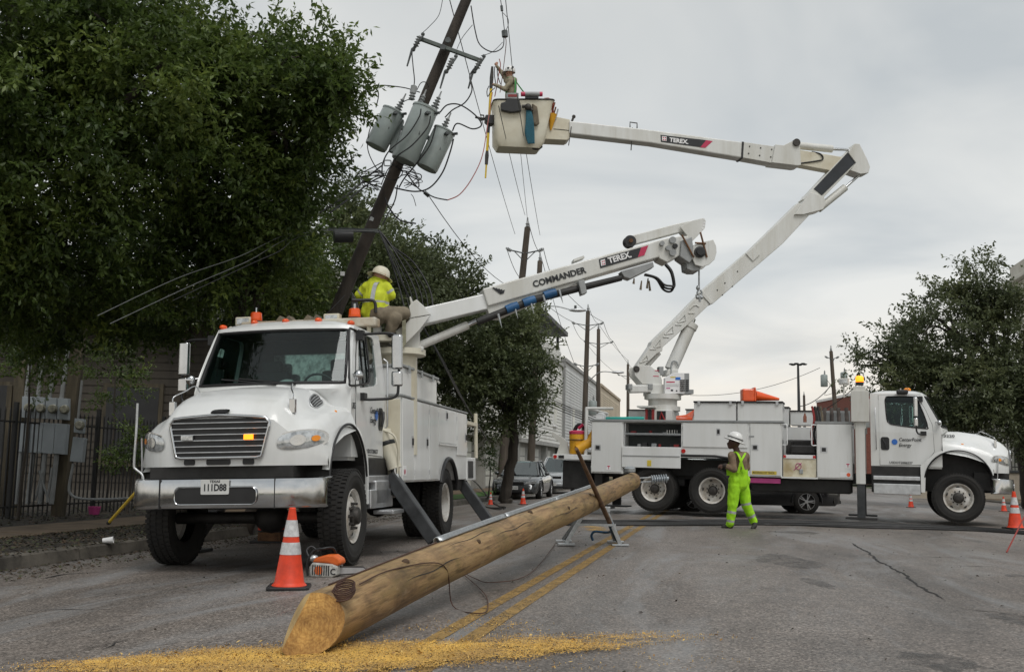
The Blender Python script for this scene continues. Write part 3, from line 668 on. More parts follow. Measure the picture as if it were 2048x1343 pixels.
    g = [[cfp(k, z) for k in yk] for z in zs]; kk = len(yk); fs = []
    for i in range(len(zs)-1):
        for j in range(kk-1):
            if 4 <= i < 9 and 2 <= j < 12: continue
            fs.append((i*kk+j, i*kk+j+1, (i+1)*kk+j+1, (i+1)*kk+j))
    b.add([p for r in g for p in r], fs)
    b.grid([[(-1.76, k*cw(z), z) for k in (-1, -.5, 0, .5, 1)] for z in zs])      # back wall
    rows = []
    for i in range(13):
        s = i/12; row = []
        for k in yk:
            y = k*cw(2.82); x0 = cf(y, 2.82)-(.035 if abs(k) == 1 else 0); x = x0+(-1.76-x0)*s; row.append((x, y, 2.82+.10*(1-abs(2*s-1)**5)*(1-abs(k)**5)))
        rows.append(row)
    b.grid(rows); b.bb((-1.75, -.95, 1.16), (-.3, .95, 1.2))
    cab = b.build('cab', wh, root, smooth=50)
    SIDE = [(-1.76, 1.2), (-1.76, 2.82), (-.70, 2.82), (-.62, 2.7), (-.48, 2.45), (-.33, 2.15), (-.29, 2.0), (-.29, 1.2)]
    for sg in (-1, 1):
        panel('cab_side', SIDE, [[(x*1.0, z) for x, z in WIN]], cw, sg, .03, wh, cab)
        panel('cab_lining', SIDE, [WIN], cw, sg, .01, W['interior'], cab, -.034)
        dr = panel('door', DOOR, [WIN], cw, sg, .02, wh, root, .012)
        b = MB(); b.tube([(x, sg*(cw(z)+.003), z) for x, z in DOOR], .008, 5, closed=True); b.build('door_gap', W['seam'], cab)
        b = MB(); b.tube([(x, sg*(cw(z)+.012), z) for x, z in smoothpath_2(WIN)], .014, 6, closed=True); b.build('window_gasket', W['black'], dr, smooth=60)
        b = MB(); k = len(WIN); b.add([(x, sg*(cw(z)-.004), z) for x, z in WIN], [tuple(range(k))]); b.build('side_window', W['glass'], dr)
        b = MB(); b.cyl((-.86, sg*(cw(2.7)), 2.73), (-.80, sg*(cw(2.1)+.004), 2.06), .008, n=6); b.build('window_divider', W['black'], dr)
        b = MB(); b.prism_y(rrect(-1.55, 1.55, -1.37, 1.84, .05), sg*.995, sg*1.012); dh = b.build('door_handle_recess', W['black'], dr)
        b = MB(); b.tube([(-1.51, sg*1.03, 1.79), (-1.46, sg*1.045, 1.7), (-1.44, sg*1.03, 1.6)], .016, 6); b.build('door_handle', W['black'], dr, smooth=60)
        b = MB(); b.tube([(-1.655, sg*.99, 2.50), (-1.655, sg*1.04, 2.46), (-1.645, sg*1.045, 1.62), (-1.645, sg*.99, 1.56)], .012, 6); b.build('grab_handle', W['alu'], cab, smooth=60)
        # logo and lettering
        b = MB(); disc_patch(b, lambda a, c: (-1.26+.062*a, sg*1.013, 1.735+.062*c)); b.build('logo_disc', W['blue'], dr)
        dirx = (sg*-1, 0, 0); x0 = -1.17 if sg < 0 else -1.17
        xt = -1.175 if sg < 0 else -1.345
        if sg > 0:
            dr.children[-1].data.transform(Matrix.Translation((.36, 0, 0))); xt = -.985
        text('lettering', 'CenterPoint', .108, frame((xt, sg*1.0135, 1.785), dirx, (0, 0, 1)), W['ink'], dr, .0012, .22, .86)
        text('lettering', 'Energy', .108, frame((xt-.0*sg, sg*1.0135, 1.665), dirx, (0, 0, 1)), W['ink'], dr, .0012, .22, .86)
        text('lettering', 'USDOT2006527', .072, frame((-1.38 if sg < 0 else -.84, sg*1.0135, 1.275), dirx, (0, 0, 1)), W['ink'], dr, .001, 0, .98)
        ya = [min((abs(hoodz(-.1, .5+.002*i)-zv), .5+.002*i) for i in range(260))[1] for zv in (1.83, 1.93)]
        upv = Vector((0, sg*(ya[1]-ya[0]), .10)); nn = Vector((1, 0, 0)).cross(upv).normalized()*(-sg if sg < 0 else -1); nn = nn if nn.z > 0 else -nn
        pc = Vector((-.235 if sg < 0 else .0, sg*(ya[0]+ya[1])/2, 1.88))+nn*.022
        if sg < 0: text('fleet_number', number, .115, frame(pc, dirx, upv), W['ink'], hood, .002, 0, 1.0)
        else: text('fleet_number', number, .105, frame((-.285, 1.008, 1.80), dirx, (0, 0, 1)), W['ink'], cab, .002, 0, .62)
        # mirrors
        b = MB(); b.tube(smoothpath([(-.72, sg*.93, 2.70), (-.76, sg*1.1, 2.715), (-.80, sg*1.34, 2.71), (-.82, sg*1.42, 2.6), (-.82, sg*1.42, 2.1), (-.80, sg*1.38, 1.93), (-.72, sg*1.15, 1.90), (-.66, sg*1.02, 1.90)], 5), .018, 7)
        b.box((-.70, sg*.97, 2.69), (.09, .08, .12)); b.box((-.66, sg*1.02, 1.93), (.12, .07, .09)); mb = b.build('mirror_bracket', W['black'], root, smooth=60)
        b = MB(); b.prism_z(rrect(-.87, 0, -.78, .135, .035), 2.27, 2.70); b.xf(Matrix.Translation((0, sg*1.40-.0675, 0))); b.build('mirror', W['chrome'], mb, smooth=40, bevel=.02)
        b = MB(); b.prism_z(rrect(-.87, 0, -.78, .135, .035), 2.06, 2.245); b.xf(Matrix.Translation((0, sg*1.40-.0675, 0))); b.build('convex_mirror', W['chrome'], mb, smooth=40, bevel=.02)
        b = MB(); b.ball((-.33, sg*1.06, 2.16), (.05, .06, .065), 14); b.tube([(-.42, sg*.95, 2.19), (-.34, sg*1.05, 2.17)], .008, 6); b.build('wide_angle_mirror', W['chrome'], root, smooth=60)
        # steps
        for z0, z1, yo in ((.89, .98, 1.07), (.58, .81, 1.10)):
            b = MB(); b.bb((-1.72, sg*.85, z0), (-.75, sg*yo, z1)); b.build('step', W['alu'], root, bevel=.012)
        b = MB(); b.bb((-1.76, sg*.5, .62), (-.72, sg*1.02, 1.19)); b.build('battery_box', W['chassis'], root, bevel=.01)
        b = MB(); b.grid([[(.02+.66*cos(t), sg*y, .9+.64*sin(t)) for t in [radians(-8+i*10) for i in range(20)]] for y in (.60, 1.06)]); b.build('wheel_well', W['chassis'], root)
        b = MB(); b.prism_y([(-.72, .66), (.98, .72), (1.0, 1.2), (.8, 1.60), (-.25, 1.66), (-.72, 1.3)], sg*.58, sg*.61); b.build('splash_panel', W['chassis'], root)
    # windscreen
    def wsp(k, z, o=.0): y = k*cw(z); p = cfp(k, z); return (p[0]+o, p[1], p[2])
    b = MB(); zw = [2.075+(2.755-2.075)*i/8 for i in range(9)]; b.grid([[wsp(k, z, -.004) for k in yk[2:13]] for z in zw]); ws = b.build('windshield', W['glass'], root, smooth=60)
    lp = [wsp(yk[2], z, .004) for z in zw]+[wsp(k, 2.755, .004) for k in yk[3:12]]+[wsp(yk[12], z, .004) for z in zw[::-1]]+[wsp(k, 2.075, .004) for k in yk[3:12][::-1]]
    b = MB(); b.tube(lp, .019, 6, closed=True); b.build('windshield_gasket', W['black'], ws, smooth=60)
    for sg in (-1, 1):
        b = MB(); b.tube([wsp(.12*sg+.25, 2.05, .02), wsp(.12*sg-.1, 2.10, .02), wsp(.12*sg-.5, 2.145, .018)], .010, 5); b.build('wiper', W['black'], ws)
    # inside of the cab
    b = MB(); b.grid([[(-1.70, k*(cw(z)-.04), z) for k in (-1, 0, 1)] for z in (1.22, 1.95, 2.2, 2.5, 2.78)]); b.build('cab_lining', W['interior'], cab)
    b = MB(); b.grid([[(x, k*.84, 2.795) for k in (-1, 0, 1)] for x in (-1.7, -.72)]); b.build('cab_lining', W['interior'], cab)
    b = MB(); b.bb((-1.69, -.55, 2.22), (-1.685, .55, 2.6)); b.build('rear_window', W['lens'], cab)
    b = MB(); b.bb((-.52, -.93, 1.6), (-.30, .93, 2.03)); b.build('dashboard', W['interior'], cab, bevel=.03)
    for y in (-.5, .45):
        b = MB(); b.bb((-1.5, y-.25, 1.5), (-1.0, y+.25, 1.72)); b.bb((-1.58, y-.25, 1.6), (-1.44, y+.25, 2.35)); b.bb((-1.56, y-.14, 2.33), (-1.46, y+.14, 2.5)); b.build('cab_seat', W['interior'], cab, bevel=.04)
    b = MB(); R = Matrix.Rotation(radians(-52), 3, 'Y'); b.tube([Vector((-.72, .45, 2.06))+R @ Vector((.2*cos(a), .2*sin(a), 0)) for a in [2*pi*i/24 for i in range(24)]], .016, 6, closed=True)
    b.cyl((-.72, .45, 2.06), (-.45, .45, 1.9), .03, n=8); b.build('steering_wheel', W['interior'], cab, smooth=60)
    # frame rails
    for y in (-.42, .42):
        b = MB(); b.bb((-9.0 if number == '3220' else -6.9, y-.05, .78), (.95, y+.05, 1.02)); b.build('frame_rail', W['chassis'], root)
    b = MB(); b.cyl((0, -1.0, .52), (0, 1.0, .52), .07, n=10); b.ball((0, .15, .52), (.2, .2, .18)); b.build('front_axle', W['chassis'], root, smooth=60)
    b = MB(); b.bb((-.6, -.4, .7), (.7, .4, 1.2)); b.build('engine_block', W['chassis'], root, bevel=.05)
    for o in [hood, bump]+[c for c in root.children if c.name.split('.')[0] == 'headlight']: o.scale = (1, .885, 1)
    gr.scale = (1, .95, 1); gr.location = (-.0, 0, 0)
    return cab, hood, bump
def smoothpath_2(pts):
    P = [(x, 0, z) for x, z in pts]; P = P+[P[0]]; return [(p.x, p.z) for p in smoothpath(P, 4)[:-1]]
def comp_door(root, x0, x1, z0, z1, y, sg, handle=None, m=None, name='compartment_door', vert=True):
    b = MB(); b.bb((x0+.012, y, z0+.012), (x1-.012, y+sg*.022, z1-.012)); d = b.build(name, m or W['white'], root, bevel=.008)
    if handle:
        hx, hz = handle; s = (.09, .16) if vert else (.15, .14)
        b = MB(); b.bb((hx-s[0]/2, y+sg*.021, hz-s[1]/2), (hx+s[0]/2, y+sg*.026, hz+s[1]/2)); b.build('latch_plate', W['alu'], d, bevel=.003)
        b = MB(); b.bb((hx-s[0]*.3, y+sg*.025, hz-s[1]*.3), (hx+s[0]*.3, y+sg*.04, hz+s[1]*.3)); b.build('door_latch', W['black'], d, bevel=.006)
    for hz in (z0+.12, z1-.12):
        b = MB(); b.cyl((x0+.012, y+sg*.022, hz-.035), (x0+.012, y+sg*.022, hz+.035), .01, n=6); b.build('hinge', W['alu'], d)
    return d
# ------------------------------------------------------------------ truck 1: digger derrick, nose to the camera
def slabw(b, I, poly, Yf, d0, d1, nrm):
    P = [at(x, y, Yf(x)) for x, y in poly]; k = len(P)
    b.prism([(i, 0) for i in range(k)], lambda q: I @ (P[q[0]]+nrm*d0), lambda q: I @ (P[q[0]]+nrm*d1)); return b
t1 = empty('digger_derrick_truck', mat=T1M, label='white digger derrick truck facing the camera, amber strobe lit in its grille', cat='truck')
cab1, hood1, bump1 = make_cab(t1, '3853', 1)
for y in (-1.0, 1.0): wheel(t1, 0, y, .53, 'steer', radians(2))
for y in (-1.0, 1.0): wheel(t1, -4.75, y, .53, 'dual')
b = MB(); b.cyl((-4.75, -.8, .53), (-4.75, .8, .53), .09, n=10); b.ball((-4.75, 0, .53), (.24, .24, .22)); b.build('rear_axle', W['chassis'], t1, smooth=60)
# service body
for sg in (-1, 1):
    arch = [(-4.75+.64*cos(t), .62+.60*sin(t)) for t in [radians(22+i*136/14) for i in range(15)]]
    poly = [(-6.2, .88), (-6.2, 2.02), (-1.86, 2.02), (-1.86, .88)]+[(x, max(z, .88)) for x, z in arch]
    b = MB(); b.prism_y(poly, sg*.62, sg*1.17); body = b.build('service_body', W['white'], t1, bevel=.012)
    b = MB(); b.tube([(x, sg*1.18, z) for x, z in arch], .035, 8); b.build('arch_flare', W['black'], body, smooth=60)
    b = MB(); b.bb((-6.25, sg*.6, 2.018), (-1.84, sg*1.2, 2.045)); b.build('body_top_trim', W['grey'], body, bevel=.006)
    b = MB(); b.bb((-3.95, sg*.62, 2.045), (-1.86, sg*1.17, 2.42)); ub = b.build('upper_box', W['white'], t1, bevel=.012)
    b = MB(); b.bb((-4.0, sg*.6, 2.42), (-1.84, sg*1.2, 2.455)); b.build('box_lid', W['grey'], ub, bevel=.006)
    for x in (-2.2, -2.9, -3.6): b = MB(); b.bb((x-.05, sg*1.19, 2.36), (x+.05, sg*1.205, 2.46)); b.build('lid_hinge', W['galv'], ub)
    for x0, x1, z0, z1, h in [(-2.51, -1.86, .89, 2.01, (-2.38, 1.43)), (-3.37, -2.51, .89, 2.01, (-3.22, 1.44)), (-3.99, -3.37, .89, 2.01, None), (-5.33, -3.99, 1.45, 2.01, (-4.55, 1.9)), (-6.18, -5.33, 1.27, 2.01, (-6.05, 1.6))]:
        comp_door(t1, x0, x1, z0, z1, sg*1.17, sg, h)
    b = MB(); b.bb((-5.33, sg*1.17, 1.425), (-3.99, sg*1.21, 1.45)); b.build('drip_rail', W['white'], body)
    b = MB(); b.bb((-7.0, sg*.5, .86), (-6.2, sg*1.18, 1.26)); b.build('rear_box', W['white'], t1, bevel=.01)
    b = MB(); b.bb((-6.75, sg*1.18, .9), (-6.3, sg*1.186, 1.2)); b.build('rear_box_opening', W['black'], t1)
    b = MB(); b.tube([(-7.2, sg*1.15, 1.26), (-7.2, sg*1.15, 2.08)], .035, 8); b.bb((-7.24, sg*.2, 1.84), (-6.2, sg*1.18, 1.90)); b.build('rear_rail', W['cream'], t1)
b = MB(); b.bb((-6.6, -.62, .95), (-1.86, .62, 1.25)); b.build('bed_floor', W['chassis'], t1)
b = MB(); b.bb((-1.852, .80, .9), (-1.80, 1.165, 1.98)); b.build('body_front_panel', W['cream'], t1, bevel=.01)
b = MB(); b.prism_y(rrect(-2.05, .97, -1.9, 1.10, .01), 1.191, 1.195); wl = b.build('warning_label', W['wink'], t1)
b = MB(); disc_patch(b, lambda a, c: (-1.965+.035*a, 1.197, 1.02+.035*c)); b.build('warning_mark', W['stopred'], wl)
for x in (-1.9, -6.1):
    b = MB(); b.bb((x-.3, -1.1, .70), (x+.3, 1.1, .88)); b.build('outrigger_housing', W['chassis'], t1, bevel=.02)
# outriggers: white sleeve, chrome rod, grey box leg, foot
for x, yt, zt, yb in ((-1.72, 1.06, .98, 1.66), (-6.25, 1.0, .92, 1.56)):
    for sg in (-1, 1):
        dl = Vector((0, sg*(yb-yt), -zt+.14)); p0 = Vector((x, sg*yt, zt)); p1 = p0+dl
        b = MB(); b.beam(p0, p1, .17, .20, (1, 0, 0)); lg = b.build('outrigger_leg', W['steelgrey'], t1, bevel=.015)
        b = MB(); b.bb((x-.2, sg*yb-.2, .0), (x+.2, sg*yb+.2, .035)); b.cyl((x, sg*yb, .03), (x, sg*yb, .16), .06, n=10); b.build('outrigger_foot', W['steelgrey'], lg, bevel=.006)
        if x > -3:
            b = MB(); b.cyl((x+.02, sg*.98, 1.56), (x+.02, sg*1.13, 1.06), .095, n=20); b.ball((x+.02, sg*.98, 1.56), (.095, .095, .04), 20); b.build('outrigger_sleeve', W['cream'], lg, smooth=50)
            b = MB(); b.cyl((x+.02, sg*1.125, 1.1), (x+.02, sg*1.16, .82), .05, n=14); b.build('outrigger_rod', W['chrome'], lg, smooth=50)
            b = MB(); b.lathe([(.098, 0), (.104, .01), (.104, .045), (.098, .055)], o=(x+.02, sg*1.02, 1.42), axis=(0, sg*.15, -.5), n=20); b.build('sleeve_band', W['black'], lg, smooth=50)
            b = MB(); b.tube(smoothpath([(x+.1, sg*1.0, 1.56), (x+.14, sg*1.16, 1.48), (x+.1, sg*1.2, 1.25), (x+.08, sg*1.18, 1.0)], 5), .014, 6); b.build('sleeve_hose', W['cream'], lg, smooth=60)
b = MB(); b.bb((-1.55, .75, .62), (-.98, 1.1, .92)); b.build('tool_box', W['alu'], t1, bevel=.02)
b = MB(); b.bb((-1.62, 1.02, .50), (-1.1, 1.28, .55)); b.build('side_step', W['alu'], t1, bevel=.01)
# plate and numbers on the bumper
b = MB(); b.prism_x(rrect(-.155, .81, .155, .965, .012), 1.17, 1.178); pl = b.build('license_plate', mat('plate_white', (.62, .62, .60), .5, var=.08), t1)
fx = (0, 1, 0)
text('plate_state', 'TEXAS', .036, frame((1.1795, -.0, .943), fx, (0, 0, 1)), W['ink'], pl, .001, 0, 1.1, 'CENTER')
text('plate_number', '111D88', .098, frame((1.1795, -.0, .878), fx, (0, 0, 1)), W['ink'], pl, .003, 0, .82, 'CENTER')
text('plate_dealer', '19TEX8', .022, frame((1.1795, .075, .943), fx, (0, 0, 1)), W['ink'], pl, .0002, 0, .9) if False else None
b = MB(); b.prism_y(rrect(-1.42, 1.26, -1.33, 1.37, .04), 1.0131, 1.0136)
# roof furniture
for y, m, x in ((-.85, 'o', -.75), (-.42, 'o', -.72), (0, 'o', -.70), (.42, 'o', -.72), (.82, 'o', -.78)):
    b = MB(); b.ball((x, y, 2.90 if abs(y) < .8 else 2.86), (.07, .045, .035)); b.build('marker_light', W['orange'], t1, smooth=60)
b = MB(); b.bb((-1.72, -.95, 2.93), (-1.5, .92, 3.045)); rack = b.build('roof_rack', mat('rack_paint', (.55, .52, .44), .6, var=.15, scale=3, dark=(.35, .25, .15)), t1, bevel=.015)
for y in (-.8, .8): b = MB(); b.cyl((-1.6, y, 2.84), (-1.6, y, 2.94), .03, n=8); b.build('rack_post', W['cream'], rack)
for px in (512, 709):
    c = onp(T1I, px, 655, 0, -1.62); b = MB(); b.lathe([(.075, 0), (.082, .01), (.078, .06), (.074, .115), (.06, .125), (.001, .128)], o=(c.x, c.y, 3.06), n=20)
    bc = b.build('beacon', W['orange'], t1, smooth=40); b = MB(); b.cyl((c.x, c.y, 3.03), (c.x, c.y, 3.065), .085, n=16); b.build('beacon_base', W['black'], bc)
    b = MB(); b.lathe([(.02, 0), (.02, .08), (.001, .09)], o=(c.x, c.y, 3.17), n=8); b.build('beacon_tip', W['chrome'], bc)
for px in (489, 665):
    c = onp(T1I, px, 655, 0, -1.6); b = MB(); b.bb((c.x-.06, c.y-.11, 3.0), (c.x+.06, c.y+.11, 3.12)); lgt = b.build('work_light', W['cream'], t1, bevel=.015)
    b = MB(); b.bb((c.x+.058, c.y-.085, 3.02), (c.x+.066, c.y+.085, 3.10)); b.build('work_light_lens', W['lens'], lgt, bevel=.003)
c = onp(T1I, 462, 662, 0, -1.5); b = MB(); b.ball(c, (.05, .05, .065)); b.build('air_horn', W['cream'], t1, smooth=60)
for px in (565, 582, 620, 637):
    c = onp(T1I, px, 647, 0, -1.6); b = MB(); b.prism_x([(c.y-.06, 3.04), (c.y+.06, 3.04), (c.y, 3.11)], -1.7, -1.5); b.build('chock_ridge', W['brown'], rack)
# derrick turret just behind the cab
D1 = lambda px: 13.75+(px-840)/590*.8
NB = Vector((.11, -.994, 0)).normalized()
def z7(pts): return [(660+x/7.459, 520+y/7.459) for x, y in pts]
b = MB(); slabw(b, T1I, z7([(560, 1120), (1090, 1120), (1090, 1215), (600, 1215)]), D1, -.5, .1, NB); deck = b.build('turret_deck', W['cream'], t1, bevel=.012)
b = MB(); slabw(b, T1I, z7([(640, 935), (757, 935), (757, 1120), (640, 1120)]), D1, -.5, .05, NB); b.build('operator_platform', W['boomwhite'], t1, bevel=.01)
b = MB(); slabw(b, T1I, z7([(1130, 1000), (1345, 1000), (1345, 1260), (1410, 1280), (1390, 1345), (1020, 1345), (820, 1180), (900, 1130)]), D1, -.65, -.12, NB); b.build('turret', W['boomwhite'], t1, bevel=.02)
p0 = T1I @ at(800, 700, 13.9); b = MB(); b.cyl((p0.x-.15, p0.y-.1, 1.25), (p0.x-.15, p0.y-.1, 2.72), .3, n=24); b.lathe([(.3, 0), (.42, .02), (.42, .1), (.3, .12)], o=(p0.x-.15, p0.y-.1, 2.62), n=28); b.build('pedestal', W['cream'], t1, smooth=40)
for d0, d1, nm in ((-.02, .04, 'boom_fork'), (-.46, -.40, 'boom_fork')):
    b = MB(); slabw(b, T1I, z7([(1180, 690), (1215, 640), (1290, 590), (1400, 690), (1505, 815), (1200, 868)]), D1, d0, d1, NB); b.build(nm, W['boomwhite'], t1, bevel=.008)
    b = MB(); slabw(b, T1I, z7([(1200, 872), (1505, 822), (1330, 1050), (1130, 1245), (1100, 1150), (880, 1128), (1120, 960)]), D1, d0, d1-.01, NB); b.build('turret_side_plate', W['boomwhite'], t1, bevel=.008)
b = MB(); slabw(b, T1I, z7([(1075, 920), (1130, 905), (1135, 1250), (1075, 1340)]), D1, .05, .12, NB); b.build('guard_post', mat('weathered_post', (.3, .29, .2), .8, var=.3, scale=6), t1)
b = MB(); slabw(b, T1I, z7([(1185, 545), (1205, 530), (1240, 620), (1205, 640)]), D1, -.1, -.05, NB); b.build('lifting_eye', W['boomwhite'], t1, bevel=.006)
# boom
def b1(px, py, dn=0.0): return T1I @ (at(px, py, D1(px))+NB*dn)
b = MB(); b.beam(b1(838, 632, -.2), b1(1000, 594, -.2), .27, .235, (0, 0, 1), .27, .22); b.build('boom_base_section', W['white'], t1, bevel=.015)
UPL = T1I.to_3x3() @ Vector((0, 0, 1))
b = MB(); b.beam(b1(969, 594, -.2), b1(1318, 496, -.2), .36, .262, UPL, .36, .245); boom1 = b.build('boom', W['boomwhite'], t1, bevel=.018)
b = MB(); slabw(b, T1I, [(974, 610), (1180, 553), (1150, 568), (1075, 600), (1000, 634), (980, 632)], D1, -.34, -.06, NB); b.build('boom_belly', W['boomwhite'], boom1, bevel=.01)
bd = (b1(1318, 496)-b1(969, 594)).normalized(); bu = UPL-bd*UPL.dot(bd); bu.normalize(); bn = bd.cross(bu)
def onface(px, py, dn=.012):     # point on the camera side of the boom
    return b1(px, py, dn+(-.02))
text('boom_lettering', 'COMMANDER', .125, frame(onface(1066, 569), bd, bu), W['ink'], boom1, .0035, 0, 1.02, ext=.002)
def facequad(b, pts, dn): b.add([b1(x, y, dn) for x, y in pts], [tuple(range(len(pts)))]); return b
b = MB(); facequad(b, [(1198, 518), (1283, 494), (1276, 514), (1201, 536)], -.008); b.build('decal_band', W['ink'], boom1)
b = MB(); facequad(b, [(1281, 495), (1297, 490), (1289, 510), (1275, 514)], -.008); b.build('decal_stripe', W['stopred'], boom1)
b = MB(); facequad(b, [(1201, 520), (1210, 517.5), (1211.5, 529), (1202.5, 531.5)], -.005); b.build('decal_emblem', W['wink'], boom1)
for k, (x, y) in enumerate([(1203.5, 522), (1207, 521), (1204.5, 527), (1208, 526)]):
    b = MB(); facequad(b, [(x, y), (x+2.3, y-.6), (x+2.6, y+1.8), (x+.4, y+2.4)], -.003); b.build('decal_emblem_mark', W['stopred'], boom1)
text('decal_lettering', 'TEREX.', .118, frame(b1(1217, 521.5, -.004), bd, bu), W['wink'], boom1, .004, 0, .98)
for k in range(5):
    b = MB(); a0 = (984, 576); facequad(b, [(984+k*5.5, 575+k*1.2), (988+k*5.5, 574+k*1.2), (1003+k*1.2, 586), (1001, 588)], -.008); b.build('boom_mark', W['ink'], boom1)
# lift cylinder
b = MB(); b.cyl(b1(828, 692, -.25), b1(938, 645, -.25), .06, n=18); lc = b.build('lift_cylinder', W['boomwhite'], t1, smooth=50)
b = MB(); b.cyl(b1(936, 646, -.25), b1(1000, 616, -.25), .032, n=14); b.build('cylinder_rod', W['chrome'], lc, smooth=50)
# auger stowed under the boom
b = MB(); b.tube([b1(955, 643, -.02), b1(1070, 598, -.02), b1(1245, 553, -.1)], [.05, .055, .045], 12); aug = b.build('auger', W['chassis'], t1, smooth=50)
for a0, a1 in (((1012, 619), (1036, 610)), ((1046, 606), (1070, 598)), ((1088, 591), (1112, 584))):
    b = MB(); b.tube([b1(*a0, .0), b1((a0[0]+a1[0])/2, (a0[1]+a1[1])/2, .0), b1(*a1, .0)], [.058, .064, .056], 14); b.build('auger_sleeve', mat('blue_sleeve', (.015, .10, .25), .5, var=.2), aug, smooth=50)
for px, py in ((996, 640), (1028, 622), (1086, 602), (1118, 592), (1060, 612)):
    b = MB(); b.cyl(b1(px, py-12, .02), b1(px+7, py+16, .05), .022, .002, n=8); b.build('auger_tooth', W['galv'], aug)
b = MB(); slabw(b, T1I, [(1155, 563), (1167, 560), (1173, 586), (1162, 590)], D1, -.12, .06, NB); b.build('auger_bracket', W['grey'], boom1, bevel=.006)
b = MB(); slabw(b, T1I, [(1243, 541), (1308, 522), (1310, 532), (1262, 556), (1250, 552)], D1, -.25, -.05, NB); b.build('boom_tip_underplate', W['grey'], boom1, bevel=.008)
b = MB(); slabw(b, T1I, [(1150, 515), (1170, 508), (1172, 512), (1150, 520)], D1, -.3, -.1, NB); b.build('boom_rib', W['boomwhite'], boom1)
# tip, winch and jib
def z4(pts): return [(940+x/3.793, 400+y/3.793) for x, y in pts]
b = MB(); slabw(b, T1I, z4([(1405, 310), (1500, 285), (1600, 270), (1660, 270), (1670, 330), (1590, 420), (1500, 470), (1440, 440)]), D1, -.34, -.02, NB); tip = b.build('boom_tip', W['boomwhite'], t1, bevel=.012)
b = MB(); slabw(b, T1I, z4([(1600, 310), (1680, 280), (1700, 430), (1660, 480), (1590, 430)]), D1, -.3, .03, NB); b.build('winch_gearbox', W['grey'], tip, bevel=.012)
b = MB(); slabw(b, T1I, z4([(1640, 440), (1700, 430), (1760, 500), (1740, 535), (1690, 535), (1650, 520)]), D1, -.32, -.02, NB); b.build('winch_housing', W['grey'], tip, bevel=.012)
for d0, d1 in ((.0, .035), (-.32, -.285)):
    b = MB(); slabw(b, T1I, z4([(1690, 345), (1760, 320), (1840, 303), (1862, 350), (1866, 400), (1850, 455), (1810, 492), (1760, 508), (1705, 495), (1680, 440)]), D1, d0, d1, NB); b.build('winch_flange', W['boomwhite'], tip, bevel=.006)
wc = b1(940+1735/3.793, 400+400/3.793, .04); nl = T1I.to_3x3() @ NB
b = MB(); b.cyl(wc-nl*.36, wc-nl*.03, .13, n=24); b.build('winch_drum', W['rust'], tip, smooth=50)
b = MB(); b.lathe([(.085, 0), (.085, .03), (.06, .035), (.055, .06), (.001, .06)], o=wc, axis=nl, n=20); b.build('winch_hub', W['black'], tip, smooth=40)
for p, q in (((1600, 270), (1690, 440)), ((1740, 250), (1790, 440)), ((1700, 330), (1780, 335))):
    b = MB(); b.cyl(b1(*z4([p])[0], .05), b1(*z4([q])[0], .05), .014, n=6); b.build('winch_bar', W['rust'], tip)
for p in ((1455, 330), (1535, 305), (1500, 365), (1535, 400), (1555, 350)):
    c = b1(*z4([p])[0], -.015); b = MB(); b.cyl(c, c+nl*.05, .035 if p[0] != 1535 else .05, n=14); b.build('pin_boss', W['grey'] if p[0] != 1555 else W['black'], tip, smooth=40)
b = MB(); slabw(b, T1I, z4([(1245, 255), (1590, 165), (1700, 142), (1700, 200), (1600, 232), (1260, 322)]), D1, -.24, -.1, NB); jib = b.build('jib', W['boomwhite'], t1, bevel=.01)
b = MB(); slabw(b, T1I, z4([(1600, 195), (1690, 150), (1780, 128), (1797, 150), (1790, 205), (1760, 240), (1690, 310), (1640, 300), (1655, 262)]), D1, -.08, -.05, NB); b.build('jib_plate', W['boomwhite'], jib, bevel=.005)
b = MB(); slabw(b, T1I, z4([(1600, 195), (1690, 150), (1780, 128), (1797, 150), (1790, 205), (1760, 240), (1690, 310), (1640, 300), (1655, 262)]), D1, -.28, -.25, NB); b.build('jib_plate', W['boomwhite'], jib, bevel=.005)
for x, y in ((1782, 140), (1786, 165), (1782, 188), (1774, 210)):
    c = b1(*z4([(x, y)])[0], -.05); b = MB(); b.cyl(c, c+nl*.004, .014, n=10); b.build('jib_hole', W['wink'], jib)
jc = b1(*z4([(1228, 300)])[0], -.24); b = MB(); b.lathe([(.04, 0), (.085, .0), (.09, .02), (.07, .05), (.07, .11), (.09, .14), (.085, .16), (.03, .16)], o=jc, axis=nl, n=28); b.build('jib_sheave', W['black'], jib, smooth=40)
b = MB(); b.cyl(jc+nl*.16, jc+nl*.19, .03, n=14); b.build('sheave_pin', W['rust'], jib)
# hoses and hook
for k, off in enumerate((0, .03, .055)):
    b = MB(); b.tube(smoothpath([b1(1290, 548, -.06+off), b1(1312, 556, -.02+off), b1(1326, 578-4*k, off), b1(1340, 583-5*k, off), b1(1347, 572, off), b1(1342, 545, off), b1(1332, 528, -.05+off)], 6), .017, 6); b.build('hydraulic_hose', W['hose'], tip, smooth=60)
for s in (((1298, 555), (1296, 575)), ((1285, 560), (1283, 578)), ((1300, 560), (1302, 580)), ((1270, 555), (1269, 566))):
    b = MB(); b.tube([b1(*s[0], -.05), b1(*s[1], -.05)], [.01, .02], 5); b.build('frayed_tie', W['brown'], tip)
b = MB(); b.tube([b1(1404, 535, -.15), b1(1404, 570, -.15)], .012, 6); b.tube(ringpath(lambda a, c: b1(1405+4.5*a, 582+6*c, -.15), 16), .013, 6, closed=True); b.tube([b1(1405, 588, -.15), b1(1406, 600, -.15)], .018, 6)
b.ball(b1(1402, 572, -.15), (.03, .03, .04)); b.ball(b1(1409, 591, -.15), .03); b.ball(b1(1401, 591, -.15), .03); b.build('load_hook', W['galv'], tip, smooth=60)
